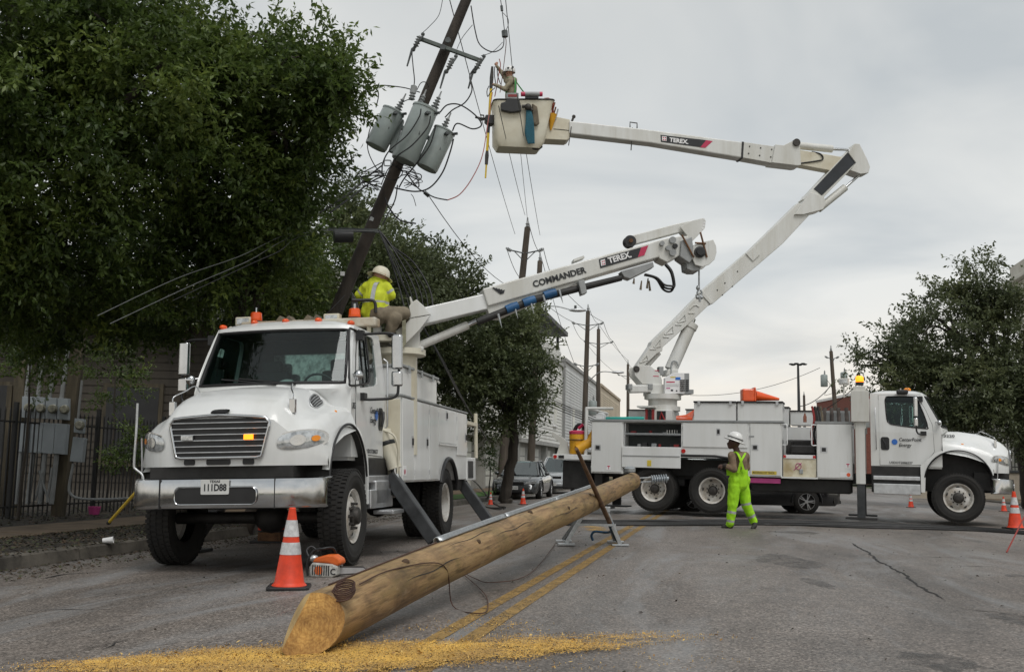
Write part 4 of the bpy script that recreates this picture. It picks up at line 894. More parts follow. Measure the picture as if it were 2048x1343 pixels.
# operator's chair on the turret
b = MB(); slabw(b, T1I, z7([(330, 520), (350, 530), (420, 640), (440, 830), (400, 845), (330, 800)]), lambda p: 13.75, -.25, .25, NB); b.build('seat_back', W['black'], t1, bevel=.02)
b = MB(); slabw(b, T1I, z7([(400, 815), (770, 830), (800, 930), (430, 930)]), lambda p: 13.75, -.25, .25, NB); seat1 = b.build('seat', W['black'], t1, bevel=.03)
b = MB(); b.tube(smoothpath([b1(*z7([p])[0], .30) for p in ((345, 650), (480, 650), (620, 648), (680, 690), (690, 830))], 4), .022, 7); b.build('arm_rail', W['black'], t1, smooth=60)

# bent guide rod on the bumper corner
b = MB(); b.tube(smoothpath([onp(T1I, *p, 0, .95) for p in ((275, 806), (272, 870), (268, 928), (272, 938), (286, 952), (288, 985))], 5), .013, 7); b.build('bumper_guide', W['alu'], t1, smooth=60)
# ------------------------------------------------------------------ truck 2: bucket truck standing across the road
t2 = empty('bucket_truck', mat=T2M, label='white bucket truck parked across the road with its folded arm raised', cat='truck')
cab2, hood2, bump2 = make_cab(t2, '3220', 1)
for y in (-1.0, 1.0): wheel(t2, 0, y, .55, 'steer')
for x in (-5.28, -6.66):
    for y in (-1.0, 1.0): wheel(t2, x, y, .53, 'dual')
    b = MB(); b.cyl((x, -.8, .53), (x, .8, .53), .09, n=10); b.build('rear_axle', W['chassis'], t2, smooth=60)
for x in (-6.3, -5.6): b = MB(); b.bb((x-.3, -.6, .6), (x+.3, .6, .78)); b.build('suspension', W['chassis'], t2, bevel=.03)
WH = W['white']; ZT = 2.12
for sg in (-1, 1):
    # compartments: rear tower, open bin over the wheels, front boxes
    arch = [(-7.35, .86), (-7.35, 1.02), (-7.25, 1.22), (-7.05, 1.30), (-6.6, 1.33), (-5.2, 1.33), (-4.8, 1.28), (-4.6, 1.1), (-4.52, .9)]
    poly = [(-8.2, .86), (-8.2, ZT), (-3.68, ZT), (-3.68, .88)]+arch[::-1]
    yi = .60
    b = MB(); poly2 = [(-8.2, .86), (-8.2, ZT), (-7.40, ZT), (-7.40, .86)]; b.prism_y(poly2, sg*yi, sg*1.15)
    b.prism_y([(-6.0, 1.31), (-6.0, ZT), (-3.68, ZT), (-3.68, .88), (-4.52, .88), (-4.6, 1.1), (-4.8, 1.26), (-5.2, 1.31)], sg*yi, sg*1.15)
    b.prism_y([(-7.40, 1.31), (-7.40, 1.52), (-6.0, 1.52), (-6.0, 1.31)], sg*yi, sg*1.148); b.bb((-7.4, sg*yi, 2.10), (-6.0, sg*1.148, ZT)); b.bb((-7.4, sg*yi, 1.5), (-6.0, sg*(yi+.02), 2.11))
    body = b.build('service_body', WH, t2, bevel=.01)
    b = MB(); b.bb((-7.39, sg*.63, 1.53), (-6.01, sg*.64, 2.09)); b.build('bin_lining', W['interior'], body)
    b = MB(); b.bb((-8.24, sg*.58, ZT), (-3.66, sg*1.19, ZT+.045)); b.build('body_top_trim', W['grey'], body, bevel=.006)
    b = MB(); b.tube([(x, sg*1.16, z) for x, z in arch[1:]], .03, 7); b.build('arch_flare', W['black'], body, smooth=60)
    b = MB(); b.bb((-7.38, sg*.66, 1.80), (-6.02, sg*1.1, 1.815)); b.bb((-7.38, sg*1.08, 1.80), (-6.02, sg*1.1, 1.85)); sh = b.build('bin_shelf', W['galv'], body)
    b = MB(); b.cyl((-7.36, sg*1.13, 2.08), (-7.38, sg*1.13, 1.55), .012, n=6); b.build('flap_stay', W['alu'], body)
    d = comp_door(t2, -8.2, -7.42, .88, ZT-.01, sg*1.15, sg, (-8.03, 1.48), vert=False)
    if sg < 0:
        fl = MB(); fl.bb((-7.42, -1.20, 1.02), (-6.0, -1.165, 1.515)); f = fl.build('drop_flap', WH, t2, bevel=.008)
        b = MB(); b.bb((-7.40, -1.212, 1.29), (-6.02, -1.20, 1.31)); b.build('flap_rib', W['grey'], f)
        b = MB(); b.bb((-6.80, -1.206, 1.06), (-6.70, -1.20, 1.20)); b.build('flap_latch', W['yellowdecal'], f)
    comp_door(t2, -5.97, -4.44, 1.52, ZT-.01, sg*1.15, sg, (-5.12, 1.9))
    b = MB(); b.cyl((-5.94, sg*1.15, 1.435), (-5.94, sg*1.175, 1.435), .05, n=18); rl = b.build('reflector', W['red'], t2)
    comp_door(t2, -4.40, -3.70, .90, ZT-.01, sg*1.15, sg, (-4.28, 1.55), vert=False)
    b = MB(); b.bb((-2.92, sg*yi, .87), (-2.15, sg*1.15, ZT)); fb = b.build('front_box', WH, t2, bevel=.01)
    b = MB(); b.bb((-2.95, sg*.58, ZT), (-2.12, sg*1.18, ZT+.045)); b.build('box_top_trim', W['grey'], fb)
    comp_door(t2, -2.92, -2.15, .89, ZT-.01, sg*1.15, sg, (-2.76, 1.53), vert=False)
    b = MB(); b.bb((-3.70, sg*.9, .86), (-2.90, sg*1.18, .90)); b.build('walk_step', WH, t2, bevel=.006)
    b = MB(); b.bb((-3.66, sg*1.06, .90), (-2.93, sg*1.13, 1.32)); tg = b.build('tailgate', mat('worn_white', (.62, .58, .45), .6, var=.2, scale=3, dark=(.42, .33, .18)), t2, bevel=.01)
    b = MB(); b.bb((-3.63, sg*1.125, 1.315), (-2.95, sg*1.145, 1.40)); b.build('tailgate_bar', W['wink'], tg, bevel=.004)
    for x in (-3.62, -2.97): b = MB(); b.bb((x-.03, sg*1.146, 1.33), (x+.03, sg*1.15, 1.39)); b.build('tailgate_reflector', W['red'], tg)
    if sg < 0:
        b = MB(); b.tube(ringpath(lambda a, c: (-3.32+.06*a, -1.134, 1.14+.07*c), 16), .008, 5, closed=True); b.tube([(-3.42, -1.134, 1.05), (-3.25, -1.134, 1.22)], .008, 5); b.build('sprayed_mark', W['magenta'], tg)
        b = MB(); b.bb((-3.30, -1.15, .98), (-3.22, -1.13, 1.08)); b.build('tailgate_latch', W['galv'], tg, bevel=.005)
    for x in (-3.60, -2.98):
        b = MB(); s = 1 if x < -3.3 else -1; b.tube(smoothpath([(x-.06*s, sg*1.16, 2.08), (x+.03*s, sg*1.19, 2.08), (x+.04*s, sg*1.2, 2.0), (x+.04*s, sg*1.2, 1.70), (x+.03*s, sg*1.19, 1.62), (x-.06*s, sg*1.16, 1.62)], 3), .014, 6); b.build('grab_rail', W['wink'], t2, smooth=60)
    # top boxes
    for x0, x1 in ((-5.70, -4.72), (-4.68, -3.66)):
        b = MB(); b.bb((x0, sg*.62, ZT+.045), (x1, sg*1.14, 2.58)); ub = b.build('upper_box', WH, t2, bevel=.01)
        b = MB(); b.bb((x0-.01, sg*.6, 2.58), (x1+.01, sg*1.17, 2.62)); b.build('box_lid', W['black'], ub, bevel=.006)
        for x in (x0+.12, x1-.12): b = MB(); b.bb((x-.03, sg*1.15, 2.53), (x+.03, sg*1.175, 2.625)); b.build('lid_hinge', W['alu'], ub)
    if sg > 0:
        for x0, x1, zt in ((-7.7, -6.9, 2.5), (-6.2, -5.74, 2.52), (-3.62, -2.95, 2.5)):
            b = MB(); b.bb((x0, .62, ZT+.045), (x1, 1.14, zt)); ub = b.build('upper_box', WH, t2, bevel=.01)
            b = MB(); b.bb((x0-.02, .6, zt), (x1+.02, 1.17, zt+.03)); b.build('box_lid', W['black'], ub)
    for n_, (sz, lx, lz, m) in enumerate([(.05, -7.75, 1.0, 'stopred'), (.05, -2.25, 1.18, 'stopred')]):
        b = MB(); b.bb((lx-.055, sg*1.173, lz-.055), (lx+.055, sg*1.176, lz+.055)); w_ = b.build('warning_label', W['wink'], t2)
        b = MB(); b.add([(lx-.045, sg*1.178, lz+.045), (lx+.045, sg*1.178, lz+.045), (lx+.01, sg*1.178, lz+.01), (lx-.01, sg*1.178, lz+.01)], [(0, 1, 2, 3)]); b.add([(lx-.012, sg*1.178, lz), (lx+.012, sg*1.178, lz), (lx, sg*1.178, lz-.05)], [(0, 1, 2)]); b.build('warning_mark', W['stopred'], w_)
    b = MB(); b.bb((-2.42, sg*1.173, .93), (-2.18, sg*1.176, 1.03)); w_ = b.build('inspection_label', W['wink'], t2)
    b = MB(); disc_patch(b, lambda a, c: (-2.24+.042*a, sg*1.179, .98+.042*c)); b.build('inspection_mark', W['orange'], w_)
text('lettering', 'MATERIALS OF TRADE', .066, frame((-4.335, -1.176, .975), (1, 0, 0), (0, 0, 1)), W['brown'], t2, .001, 0, .74, ext=.0012)
b = MB(); b.bb((-4.355, -1.1735, .935), (-3.80, -1.1745, 1.015)); b.build('decal_strip', W['yellowdecal'], t2)
b = MB(); b.bb((-4.42, -1.1735, 1.78), (-4.30, -1.1755, 1.82)); b.build('maker_plate', W['grey'], t2)
b = MB(); b.bb((-4.40, -1.10, .74), (-3.72, -1.12, .85)); b.build('pink_board', W['magenta'], t2)
b = MB(); b.bb((-8.2, -.6, .86), (-2.15, .6, 1.25)); b.build('bed_floor', W['chassis'], t2)
b = MB(); b.bb((-4.4, -.95, .55), (-2.2, -.5, .86)); b.bb((-4.4, .5, .55), (-2.2, .95, .86)); b.build('under_tank', W['chassis'], t2, bevel=.03)
b = MB(); b.bb((-3.5, -1.05, 1.42), (-2.95, -.6, 1.62)); b.bb((-3.62, -.8, 1.40), (-3.5, .8, 1.75)); b.build('engine_cover', W['chassis'], t2, bevel=.03)
b = MB(); b.bb((-3.68, .60, 1.25), (-2.92, .62, 2.12)); b.build('inner_wall', WH, t2)
b = MB(); b.bb((-3.66, -.15, 1.25), (-2.94, .35, 1.78)); b.build('hydraulic_tank', W['chassis'], t2, bevel=.04)
# things in the open bin
for k in range(9):
    x = -7.2+k*.135+rng.uniform(-.03, .03); z = 1.525 if k % 3 else 1.817; h = rng.uniform(.06, .15)
    b = MB(); b.cyl((x, -.95, z), (x, -.95, z+h), rng.uniform(.03, .05), n=10) if k % 2 else b.bb((x-.06, -1.0, z), (x+.06, -.85, z+h*.7)); b.build('bin_fitting', [W['dred'], W['grey'], W['black'], W['dred'], W['galv']][k % 5], t2, bevel=.006)
for k in range(5):
    b = MB(); x = -6.36+k*.06; b.cyl((x, -1.02, 1.817), (x, -1.02, 1.93), .008, n=6); b.build('bin_rod', W['chrome'], t2)
# rear platform
b = MB(); b.bb((-9.2, -1.12, 1.17), (-8.2, 1.12, 1.30)); rp_ = b.build('rear_platform', WH, t2, bevel=.012)
b = MB(); b.cyl((-9.13, -1.115, 1.235), (-9.13, -1.135, 1.235), .045, n=18); b.build('tail_light', W['red'], rp_)
b = MB(); b.bb((-9.04, -1.132, 1.20), (-8.90, -1.12, 1.27)); b.build('tail_label', W['black'], rp_)
b = MB(); b.prism_y([(-9.18, 1.30), (-8.84, 1.30), (-8.92, 1.62), (-9.0, 1.70), (-9.3, 1.86), (-9.32, 1.76), (-9.1, 1.58)], -.85, -.80); b.build('pintle_plate', W['boomwhite'], rp_, bevel=.006)
b = MB(); b.bb((-9.0, -.9, .45), (-8.25, .9, 1.15)); b.build('rear_frame', W['chassis'], t2, bevel=.03)
b = MB(); b.tube([(-8.38, -1.0, 1.3), (-8.38, -1.0, 2.46)], .045, 8); b.tube([(-8.40, -1.0, 2.44), (-7.7, -1.0, 2.44)], .035, 8); b.tube([(-8.38, 1.0, 1.3), (-8.38, 1.0, 2.46)], .045, 8); b.tube([(-8.38, -1.0, 2.44), (-8.38, 1.0, 2.44)], .035, 8); b.build('boom_rest_frame', W['boomwhite'], t2)
b = MB(); b.tube(ringpath(lambda a, c: (-8.62+.17*a, -.7, 1.75+.3*c), 20), .05, 8, closed=True); b.build('hose_reel', W['black'], t2, smooth=60)
b = MB(); b.tube([(-8.62, -.85, 1.95), (-8.5, -.85, 2.05)], .04, 6); b.build('reel_tag', W['stopred'], t2)
# outriggers
for x in (-1.98, -8.05):
    for sg in (-1, 1):
        b = MB(); zt_ = 3.02 if x > -3 else .95; y = sg*(1.22 if x > -3 else .9)
        if x > -3:
            b.bb((x-.10, y-.1, .78), (x+.10, y+.1, 2.2)); b.bb((x-.13, y-.08, 2.0), (x+.13, y+.08, 2.95)); o_ = b.build('outrigger_sleeve', W['boomwhite'], t2, bevel=.012)
            b = MB(); b.bb((x-.18, y+(-.04 if sg > 0 else -.0), 2.15), (x+.2, y+sg*.16 if sg < 0 else y-.2, 2.85)); b.build('outrigger_box', W['boomwhite'], o_, bevel=.012)
            b = MB(); b.bb((x-.085, y-.085, .05), (x+.085, y+.085, .85)); b.build('outrigger_leg', W['steelgrey'], o_, bevel=.008)
        else:
            b.bb((x-.1, y-.1, .06), (x+.1, y+.1, 1.0)); o_ = b.build('outrigger_leg', W['chassis'], t2, bevel=.01)
        b = MB(); b.bb((x-.33, y-.3, .015), (x+.33, y+.3, .05)); b.build('outrigger_pad', W['chassis'], o_, bevel=.006)
b = MB(); c0 = Vector((-1.97, -1.22, 2.98)); b.cyl(c0, c0+Vector((0, 0, .07)), .085, n=16); bb_ = b.build('beacon_base', W['black'], t2)
b = MB(); b.lathe([(.085, 0), (.09, .01), (.085, .1), (.06, .13), (.001, .135)], o=c0+Vector((0, 0, .08)), n=20); b.build('beacon', W['amberlit'], t2, smooth=40)
b = MB(); b.bb((-2.42, -1.25, 3.0), (-2.2, -1.1, 3.14)); b.cyl((-2.31, -1.18, 2.7), (-2.31, -1.18, 3.0), .02, n=6); w_ = b.build('work_light', W['boomwhite'], t2, bevel=.015)
b = MB(); b.bb((-2.40, -1.256, 3.03), (-2.24, -1.249, 3.11)); b.build('work_light_lens', W['lens'], w_)
b = MB(); b.ball((-.95, -.35, 2.95), (.08, .06, .05)); b.build('roof_marker', W['amber'], t2, smooth=60)
b = MB(); b.tube([(-.9, -.5, 2.9), (-1.05, -.5, 3.1)], .006, 5); b.build('antenna', W['black'], t2)
b = MB(); b.bb((-1.2, -1.0, 2.80), (-.95, -.90, 2.90)); b.build('roof_mirror', W['black'], t2, bevel=.03)
# rack of hoses and gear between box and cab
for k in range(5):
    x = -2.95+k*.17; b = MB(); b.cyl((x, -.5, ZT+.05), (x+rng.uniform(-.03, .03), -.5, ZT+.40), .045, n=8); b.build('rack_post', mat('rack_dull', (.12, .10, .09), .8, var=.3), t2)
b = MB(); b.bb((-3.0, -.52, ZT+.28), (-2.2, -.47, ZT+.33)); b.bb((-3.0, -.3, ZT), (-2.2, -.25, ZT+.30)); b.build('rack_bar', W['grey'], t2)
for k in range(4):
    b = MB(); x = -3.02+k*.06; b.tube(smoothpath([(x, -.9, 2.52), (x+.05, -.98, 2.2), (x-.02, -1.0, 1.9), (x+.02, -.95, 1.65)], 4), .03, 6); b.build('hanging_hose', [W['dred'], W['hose'], W['hose'], W['brown']][k], t2, smooth=60)
# turret
XP = -6.72
b = MB(); b.bb((-7.0, -.5, 1.25), (-6.35, .5, 2.45)); ped = b.build('pedestal', W['boomwhite'], t2, bevel=.02)
b = MB(); b.bb((-6.72, -.505, ZT+.05), (-6.50, -.51, ZT+.30)); b.build('pedestal_opening', W['black'], ped)
b = MB(); b.tube([(-6.64, -.53, ZT+.06), (-6.60, -.55, ZT+.26), (-6.52, -.53, ZT+.07)], .03, 6); b.build('red_hose', W['dred'], ped, smooth=60)
for k, m in enumerate(('dred', 'black', 'dred')): b = MB(); b.bb((-7.0+k*.08, -.56, ZT+.06), (-6.94+k*.08, -.5, ZT+.34)); b.build('valve_block', W[m], ped, bevel=.006)
b = MB(); b.bb((-7.2, -.62, 2.50), (-6.75, -.1, 2.54)); b.build('valve_cover', W['boomwhite'], ped)
b = MB(); b.lathe([(.30, 2.40), (.44, 2.45), (.44, 2.56), (.36, 2.58), (.36, 2.72), (.46, 2.74), (.46, 2.86), (.2, 2.87)], o=(-6.68, 0, 0), n=32); b.build('slew_ring', W['boomwhite'], t2, smooth=40)
YP = 25.24
def by(px): return (25.24-.15*3.5)/(1-.15*(px-1024)/2000)
N2 = Vector((.148, -.989, 0)).normalized(); nl2 = T2I.to_3x3() @ N2
def b2(px, py, dn=0.0): return T2I @ (at(px, py, by(px))+N2*dn)
def zb(pts): return [(1220+x/4.475, 560+y/4.475) for x, y in pts]     # from the enlarged view of the turret
for d0, d1 in ((.20, .25), (-.25, -.20)):
    b = MB(); slabw(b, T2I, zb([(185, 800), (205, 775), (240, 768), (330, 770), (420, 840), (440, 900), (440, 1010), (350, 1010), (345, 940), (265, 935), (200, 860)]), by, d0, d1, N2); b.build('turret_plate', W['boomwhite'], t2, bevel=.01)
b = MB(); slabw(b, T2I, zb([(330, 940), (660, 940), (660, 1030), (330, 1030)]), by, -.35, .35, N2); tur = b.build('turret', W['boomwhite'], t2, bevel=.015)
b = MB(); slabw(b, T2I, zb([(130, 945), (340, 945), (340, 1010), (150, 1015)]), by, .1, .35, N2); b.build('turret_cylinder', W['boomwhite'], tur, bevel=.03)
for x in ((130, 165), (305, 345)):
    b = MB(); slabw(b, T2I, zb([(x[0], 938), (x[1], 938), (x[1], 985), (x[0], 985)]), by, .08, .38, N2); b.build('cylinder_collar', W['grey'], tur, bevel=.01)
b = MB(); slabw(b, T2I, zb([(440, 890), (515, 845), (652, 845), (652, 1028), (440, 1025)]), by, .36, .50, N2); cp = b.build('control_panel', W['wink'], t2, bevel=.006)
for k in range(6):
    for x0, x1, m in ((570, 610, 'black'), (620, 645, 'ink')):
        b = MB(); slabw(b, T2I, zb([(x0, 905+k*18), (x1, 905+k*18), (x1, 913+k*18), (x0, 913+k*18)]), by, .5, .53, N2); b.build('lever', W[m], cp)
b = MB(); slabw(b, T2I, zb([(610, 850), (652, 850), (652, 1026), (610, 1026)]), by, .5, .504, N2); b.build('lever_panel', W['grey'], cp)
for p, m in ((((530, 882), (575, 907)), 'blue'), (((487, 878), (535, 888)), 'yellowdecal'), (((450, 920), (525, 930)), 'stopred'), (((450, 975), (485, 984)), 'magenta'), (((450, 945), (560, 949)), 'grey'), (((450, 960), (560, 964)), 'grey'), (((490, 990), (510, 1005)), 'ink'), (((535, 996), (548, 1008)), 'ink')):
    b = MB(); (x0, y0), (x1, y1) = p; slabw(b, T2I, zb([(x0, y0), (x1, y0), (x1, y1), (x0, y1)]), by, .5, .503, N2); b.build('panel_label', W[m], cp)
b = MB(); slabw(b, T2I, zb([(655, 985), (715, 985), (715, 1025), (655, 1025)]), by, -.1, .3, N2); b.build('control_bracket', W['grey'], tur, bevel=.01)
b = MB(); slabw(b, T2I, zb([(430, 775), (470, 775), (470, 850), (430, 850)]), by, -.1, .1, N2); b.build('turret_block', W['grey'], tur, bevel=.01)
for y0 in (812, 862): b = MB(); slabw(b, T2I, zb([(360+(y0 == 812)*15, y0), (410, y0+2), (410, y0+9), (360+(y0 == 812)*15, y0+7)]), by, .25, .254, N2); b.build('warning_strip', W['stopred'], tur)
# lower boom: ribbed insert, telescopic upper part, black dielectric panel
def bw(px, py): return at(px, py, by(px))
def boomseg(name, a, c, w, h, h1, m, parent=None, bevel=.02, dn=0):
    b = MB(); up_ = T2I.to_3x3() @ Vector((0, 0, 1)); b.beam(b2(*a, dn), b2(*c, dn), w, h, up_, w, h1); return b.build(name, m, parent or t2, bevel=bevel)
bw_ = W['boomwhite']
b = MB(); slabw(b, T2I, zb([(222, 772), (345, 592), (358, 556), (565, 356), (786, 130), (872, 224), (745, 345), (640, 440), (455, 605), (450, 640), (400, 665), (290, 770)]), by, -.18, .18, N2); lb = b.build('lower_boom', bw_, t2, bevel=.015)
def rib(pts): b = MB(); b.tube([b2(*zb([p])[0], .185) for p in pts], .018, 6); b.build('boom_rib', bw_, lb, smooth=60)
for pts in (((250, 745), (310, 680), (320, 720), (250, 745)), ((375, 605), (430, 535), (432, 600), (375, 610)), ((470, 490), (540, 420), (545, 480), (470, 495)), ((585, 385), (650, 315), (655, 370), (585, 390)), ((695, 270), (720, 240), (750, 232), (775, 250)), ((340, 625), (395, 622)), ((455, 515), (508, 518)), ((565, 408), (620, 408)), ((680, 303), (735, 303))): rib(pts)
pv = b2(*zb([(212, 803)])[0], .25); b = MB(); b.lathe([(.08, 0), (.08, .02), (.055, .02), (.055, .035), (.001, .035)], o=pv, axis=nl2, n=20); b.build('pivot_pin', W['hub'], lb, smooth=40)
b = MB(); slabw(b, T2I, [(1396, 588), (1400, 583), (1500, 498), (1592, 408), (1616, 430), (1560, 490), (1420, 610)], by, -.17, .17, N2); mb_ = b.build('boom_extension', bw_, t2, bevel=.015)
b = MB(); slabw(b, T2I, [(1395, 588), (1399, 583), (1420, 607), (1416, 611)], by, -.21, .21, N2); b.build('boom_collar', bw_, mb_, bevel=.006)
b = MB(); slabw(b, T2I, [(1486, 510), (1502, 497), (1514, 512), (1500, 525)], by, -.20, .20, N2); b.build('boom_collar', bw_, mb_, bevel=.006)
for px, py in ((1430, 582), (1445, 568), (1470, 545), (1440, 592), (1460, 575)):
    c = b2(px, py, .17); b = MB(); b.cyl(c, c+nl2*.012, .018, n=8); b.build('boom_bolt', W['hub'], mb_)
b = MB(); slabw(b, T2I, [(1582, 433), (1612, 389), (1640, 398), (1643, 413), (1638, 423), (1600, 433)], by, -.24, .24, N2); b.build('elbow_gusset', bw_, mb_, bevel=.01)
b = MB(); slabw(b, T2I, [(1600, 402), (1688, 308), (1712, 326), (1628, 412)], by, -.16, .16, N2); ub_ = b.build('boom_head', bw_, t2, bevel=.012)
b = MB(); slabw(b, T2I, [(1622, 381), (1692, 306), (1714, 320), (1638, 394)], by, .16, .172, N2); b.build('dielectric_panel', mat('dark_blue_panel', (.018, .022, .028), .5, var=.2), ub_)
b = MB(); slabw(b, T2I, [(1690, 310), (1702, 292), (1712, 292), (1727, 322), (1733, 338), (1730, 350), (1714, 352), (1695, 345), (1705, 330)], by, -.2, .2, N2); b.build('elbow', bw_, t2, bevel=.012)
for a, c, d, e in (((1637, 418), (1690, 375), .075, 'knee_cylinder'),):
    b = MB(); b.cyl(b2(*a, .0), b2(*c, .0), .10, n=18); kc = b.build(e, bw_, t2, smooth=50); b = MB(); b.cyl(b2(1688, 377), b2(1722, 347), .035, n=12); b.build('cylinder_rod', W['chrome'], kc, smooth=50)
    for q in ((1637, 418), (1722, 346)): p = b2(*q, -.14); b = MB(); b.cyl(p, p+nl2*.28, .06, n=14); b.build('cylinder_pin', W['hub'], kc, smooth=50)
# lift cylinder
b = MB(); b.cyl(b2(*zb([(545, 800)])[0]), b2(*zb([(720, 405)])[0]), .165, n=24); b.cyl(b2(*zb([(708, 430)])[0]), b2(*zb([(728, 388)])[0]), .19, n=24); lf = b.build('lift_cylinder', bw_, t2, smooth=50)
b = MB(); b.cyl(b2(*zb([(722, 402)])[0]), b2(*zb([(745, 345)])[0]), .07, n=14); b.build('cylinder_rod', W['chrome'], lf, smooth=50)
b = MB(); slabw(b, T2I, zb([(480, 860), (500, 800), (590, 800), (590, 850)]), by, -.2, .2, N2); b.build('cylinder_clevis', bw_, lf, bevel=.02)
b = MB(); b.tube(smoothpath([b2(*zb([p])[0], .2) for p in ((525, 845), (528, 760), (545, 732), (575, 740), (590, 780))], 4), .018, 6); b.build('hydraulic_pipe', W['galv'], lf, smooth=60)
b = MB(); b.cyl(b2(*zb([(330, 770)])[0]), b2(*zb([(440, 650)])[0]), .06, n=14); b.build('leveling_rod', bw_, t2, smooth=50)
# upper boom
b = MB(); slabw(b, T2I, [(1136, 246), (1158, 248), (1300, 264), (1482, 288), (1482, 320), (1300, 290), (1136, 271)], by, -.17, .17, N2); ub2 = b.build('upper_boom', bw_, t2, bevel=.03)
b = MB(); slabw(b, T2I, [(1482, 288), (1546, 297), (1546, 331), (1480, 319)], by, -.175, .175, N2); b.build('boom_sleeve', bw_, ub2, bevel=.01)
b = MB(); slabw(b, T2I, [(1479, 287.5), (1483, 288), (1481, 320.5), (1477, 320)], by, -.18, .18, N2); b.build('boom_joint', W['black'], ub2)
b = MB(); slabw(b, T2I, [(1590, 302), (1685, 318), (1662, 345), (1588, 331)], by, -.14, .14, N2); b.build('boom_knuckle', W['cream'], ub2, bevel=.01)
b = MB(); slabw(b, T2I, [(1544, 294), (1560, 296), (1576, 288), (1592, 287), (1595, 335), (1588, 336), (1537, 330)], by, -.23, .23, N2); b.build('elbow_gusset', bw_, ub2, bevel=.01)
p = b2(1585, 291, -.28); b = MB(); b.cyl(p, p+nl2*.56, .10, n=20); b.build('gusset_pin', W['hub'], ub2, smooth=50)
b = MB(); b.cyl(b2(1594, 291), b2(1664, 298), .10, n=20); uc = b.build('upper_cylinder', bw_, t2, smooth=50); b = MB(); b.cyl(b2(1662, 298), b2(1705, 300), .04, n=12); b.build('cylinder_rod', W['chrome'], uc, smooth=50)
b = MB(); b.tube(smoothpath([b2(1595, 330, .15), b2(1625, 326, .16), b2(1640, 322, .16), b2(1636, 312, .16), b2(1620, 306, .1)], 5), .02, 6); b.build('knuckle_hose', W['hose'], ub2, smooth=60)
for px, py in ((1494, 297), (1516, 300), (1538, 303), (1492, 311), (1514, 315), (1536, 318)):
    c = b2(px, py, .175); b = MB(); b.cyl(c, c+nl2*.012, .02, n=8); b.build('boom_bolt', W['hub'], ub2)
ud = (b2(1420, 290)-b2(1320, 277)).normalized(); uu = T2I.to_3x3() @ Vector((0, 0, 1)); uu = (uu-ud*uu.dot(ud)).normalized()
def fq2(pts, dn, nm, m): b = MB(); b.add([b2(x, y, dn) for x, y in pts], [tuple(range(len(pts)))]); b.build(nm, m, ub2)
fq2([(1317, 274), (1411, 285), (1398, 299), (1318, 288)], .176, 'decal_band', W['ink']); fq2([(1408, 284.5), (1421, 286.5), (1406, 300), (1396, 299)], .177, 'decal_stripe', W['stopred'])
fq2([(1320, 276.5), (1329, 277.5), (1329, 286.5), (1320, 285.5)], .178, 'decal_emblem', W['wink'])
for x, y in ((1321.5, 278), (1325.5, 278.5), (1321.5, 282.5), (1325.5, 283)): fq2([(x, y), (x+2.4, y+.3), (x+2.4, y+2.6), (x, y+2.3)], .180, 'decal_emblem_mark', W['stopred'])
text('decal_lettering', 'TEREX.', .155, frame(b2(1335, 284, .179), ud, uu), W['wink'], ub2, .006, 0, 1.05)
for px in (1263,):
    b = MB(); b.tube([b2(1258, 257, .1), b2(1258, 247, .1), b2(1272, 249, .1), b2(1272, 259, .1)], .016, 6); b.tube([b2(1263, 258, .1), b2(1260, 303, .1)], .014, 6); b.build('boom_rest_pin', W['hub'], ub2)
b = MB(); b.tube([b2(1140, 258, .18), b2(1134, 296, .2)], .012, 5); b.tube([b2(1142, 246, .1), b2(1145, 238, .1)], .03, 6); b.ball(b2(1146, 236, .1), .05); b.build('boom_tip_eye', W['hub'], ub2)
# platform bucket
b = MB(); slabw(b, T2I, [(1094, 240), (1108, 236), (1138, 242), (1138, 280), (1132, 283), (1088, 281), (1090, 258)], by, -.32, .12, N2); tp = b.build('platform_bracket', W['cream'], t2, bevel=.012)
b = MB(); b.tube([b2(1105, 261, .125), b2(1136, 264, .125)], .008, 5); b.build('bracket_seam', W['seam'], tp)
top = [(986, 197), (1108, 197)]; bot = [(984, 283), (1090, 288)]
def bk(u, v, w_):    # u across 0..1, v up 0..1, w_ depth -.5...5
    x0 = 984+2*v; x1 = 1088+(1102-1088)*v; px = x0+(x1-x0)*u; py = 289+(209-289)*v+4*u*(1-v); return b2(px, py, w_)
b = MB(); secs = []
for v, s in ((-.12, .80), (0.02, .94), (.5, .97), (.92, 1.0), (.98, 1.03), (1.0, 1.03)):
    ring = []
    for u, w_ in rrect(-.5, -.36, .5, .36, .09, 4): ring.append(bk(.5+u*s, v, w_*s))
    secs.append(ring)
inner = [[bk(.5+u*.94, v, w_*.94) for u, w_ in rrect(-.5, -.36, .5, .36, .09, 4)] for v in (1.0, .5, .06)]
al = secs+inner; k = len(al[0]); b.add([p for r in al for p in r], [(i*k+j, i*k+(j+1) % k, (i+1)*k+(j+1) % k, (i+1)*k+j) for i in range(len(al)-1) for j in range(k)]+[tuple(range(k))[::-1], tuple((len(al)-1)*k+j for j in range(k))])
bucket = b.build('bucket', W['cream'], t2, smooth=40)
b = MB(); b.tube([bk(.5+u*1.035, 1.0, w_*1.035) for u, w_ in rrect(-.5, -.36, .5, .36, .09, 4)], .022, 6, closed=True); b.build('bucket_lip', W['black'], bucket, smooth=60)
def zk(x, y): return (960+x/6.1045, 120+y/6.1045)
def bslab(name, pts, d0, d1, m, bevel=.01): b = MB(); slabw(b, T2I, [zk(*p) for p in pts], by, d0, d1, N2); return b.build(name, m, bucket, bevel=bevel)
bslab('tool_apron', [(225, 600), (280, 585), (300, 540), (440, 545), (470, 640), (470, 700), (350, 715), (230, 690)], .36, .47, W['black'], .02)
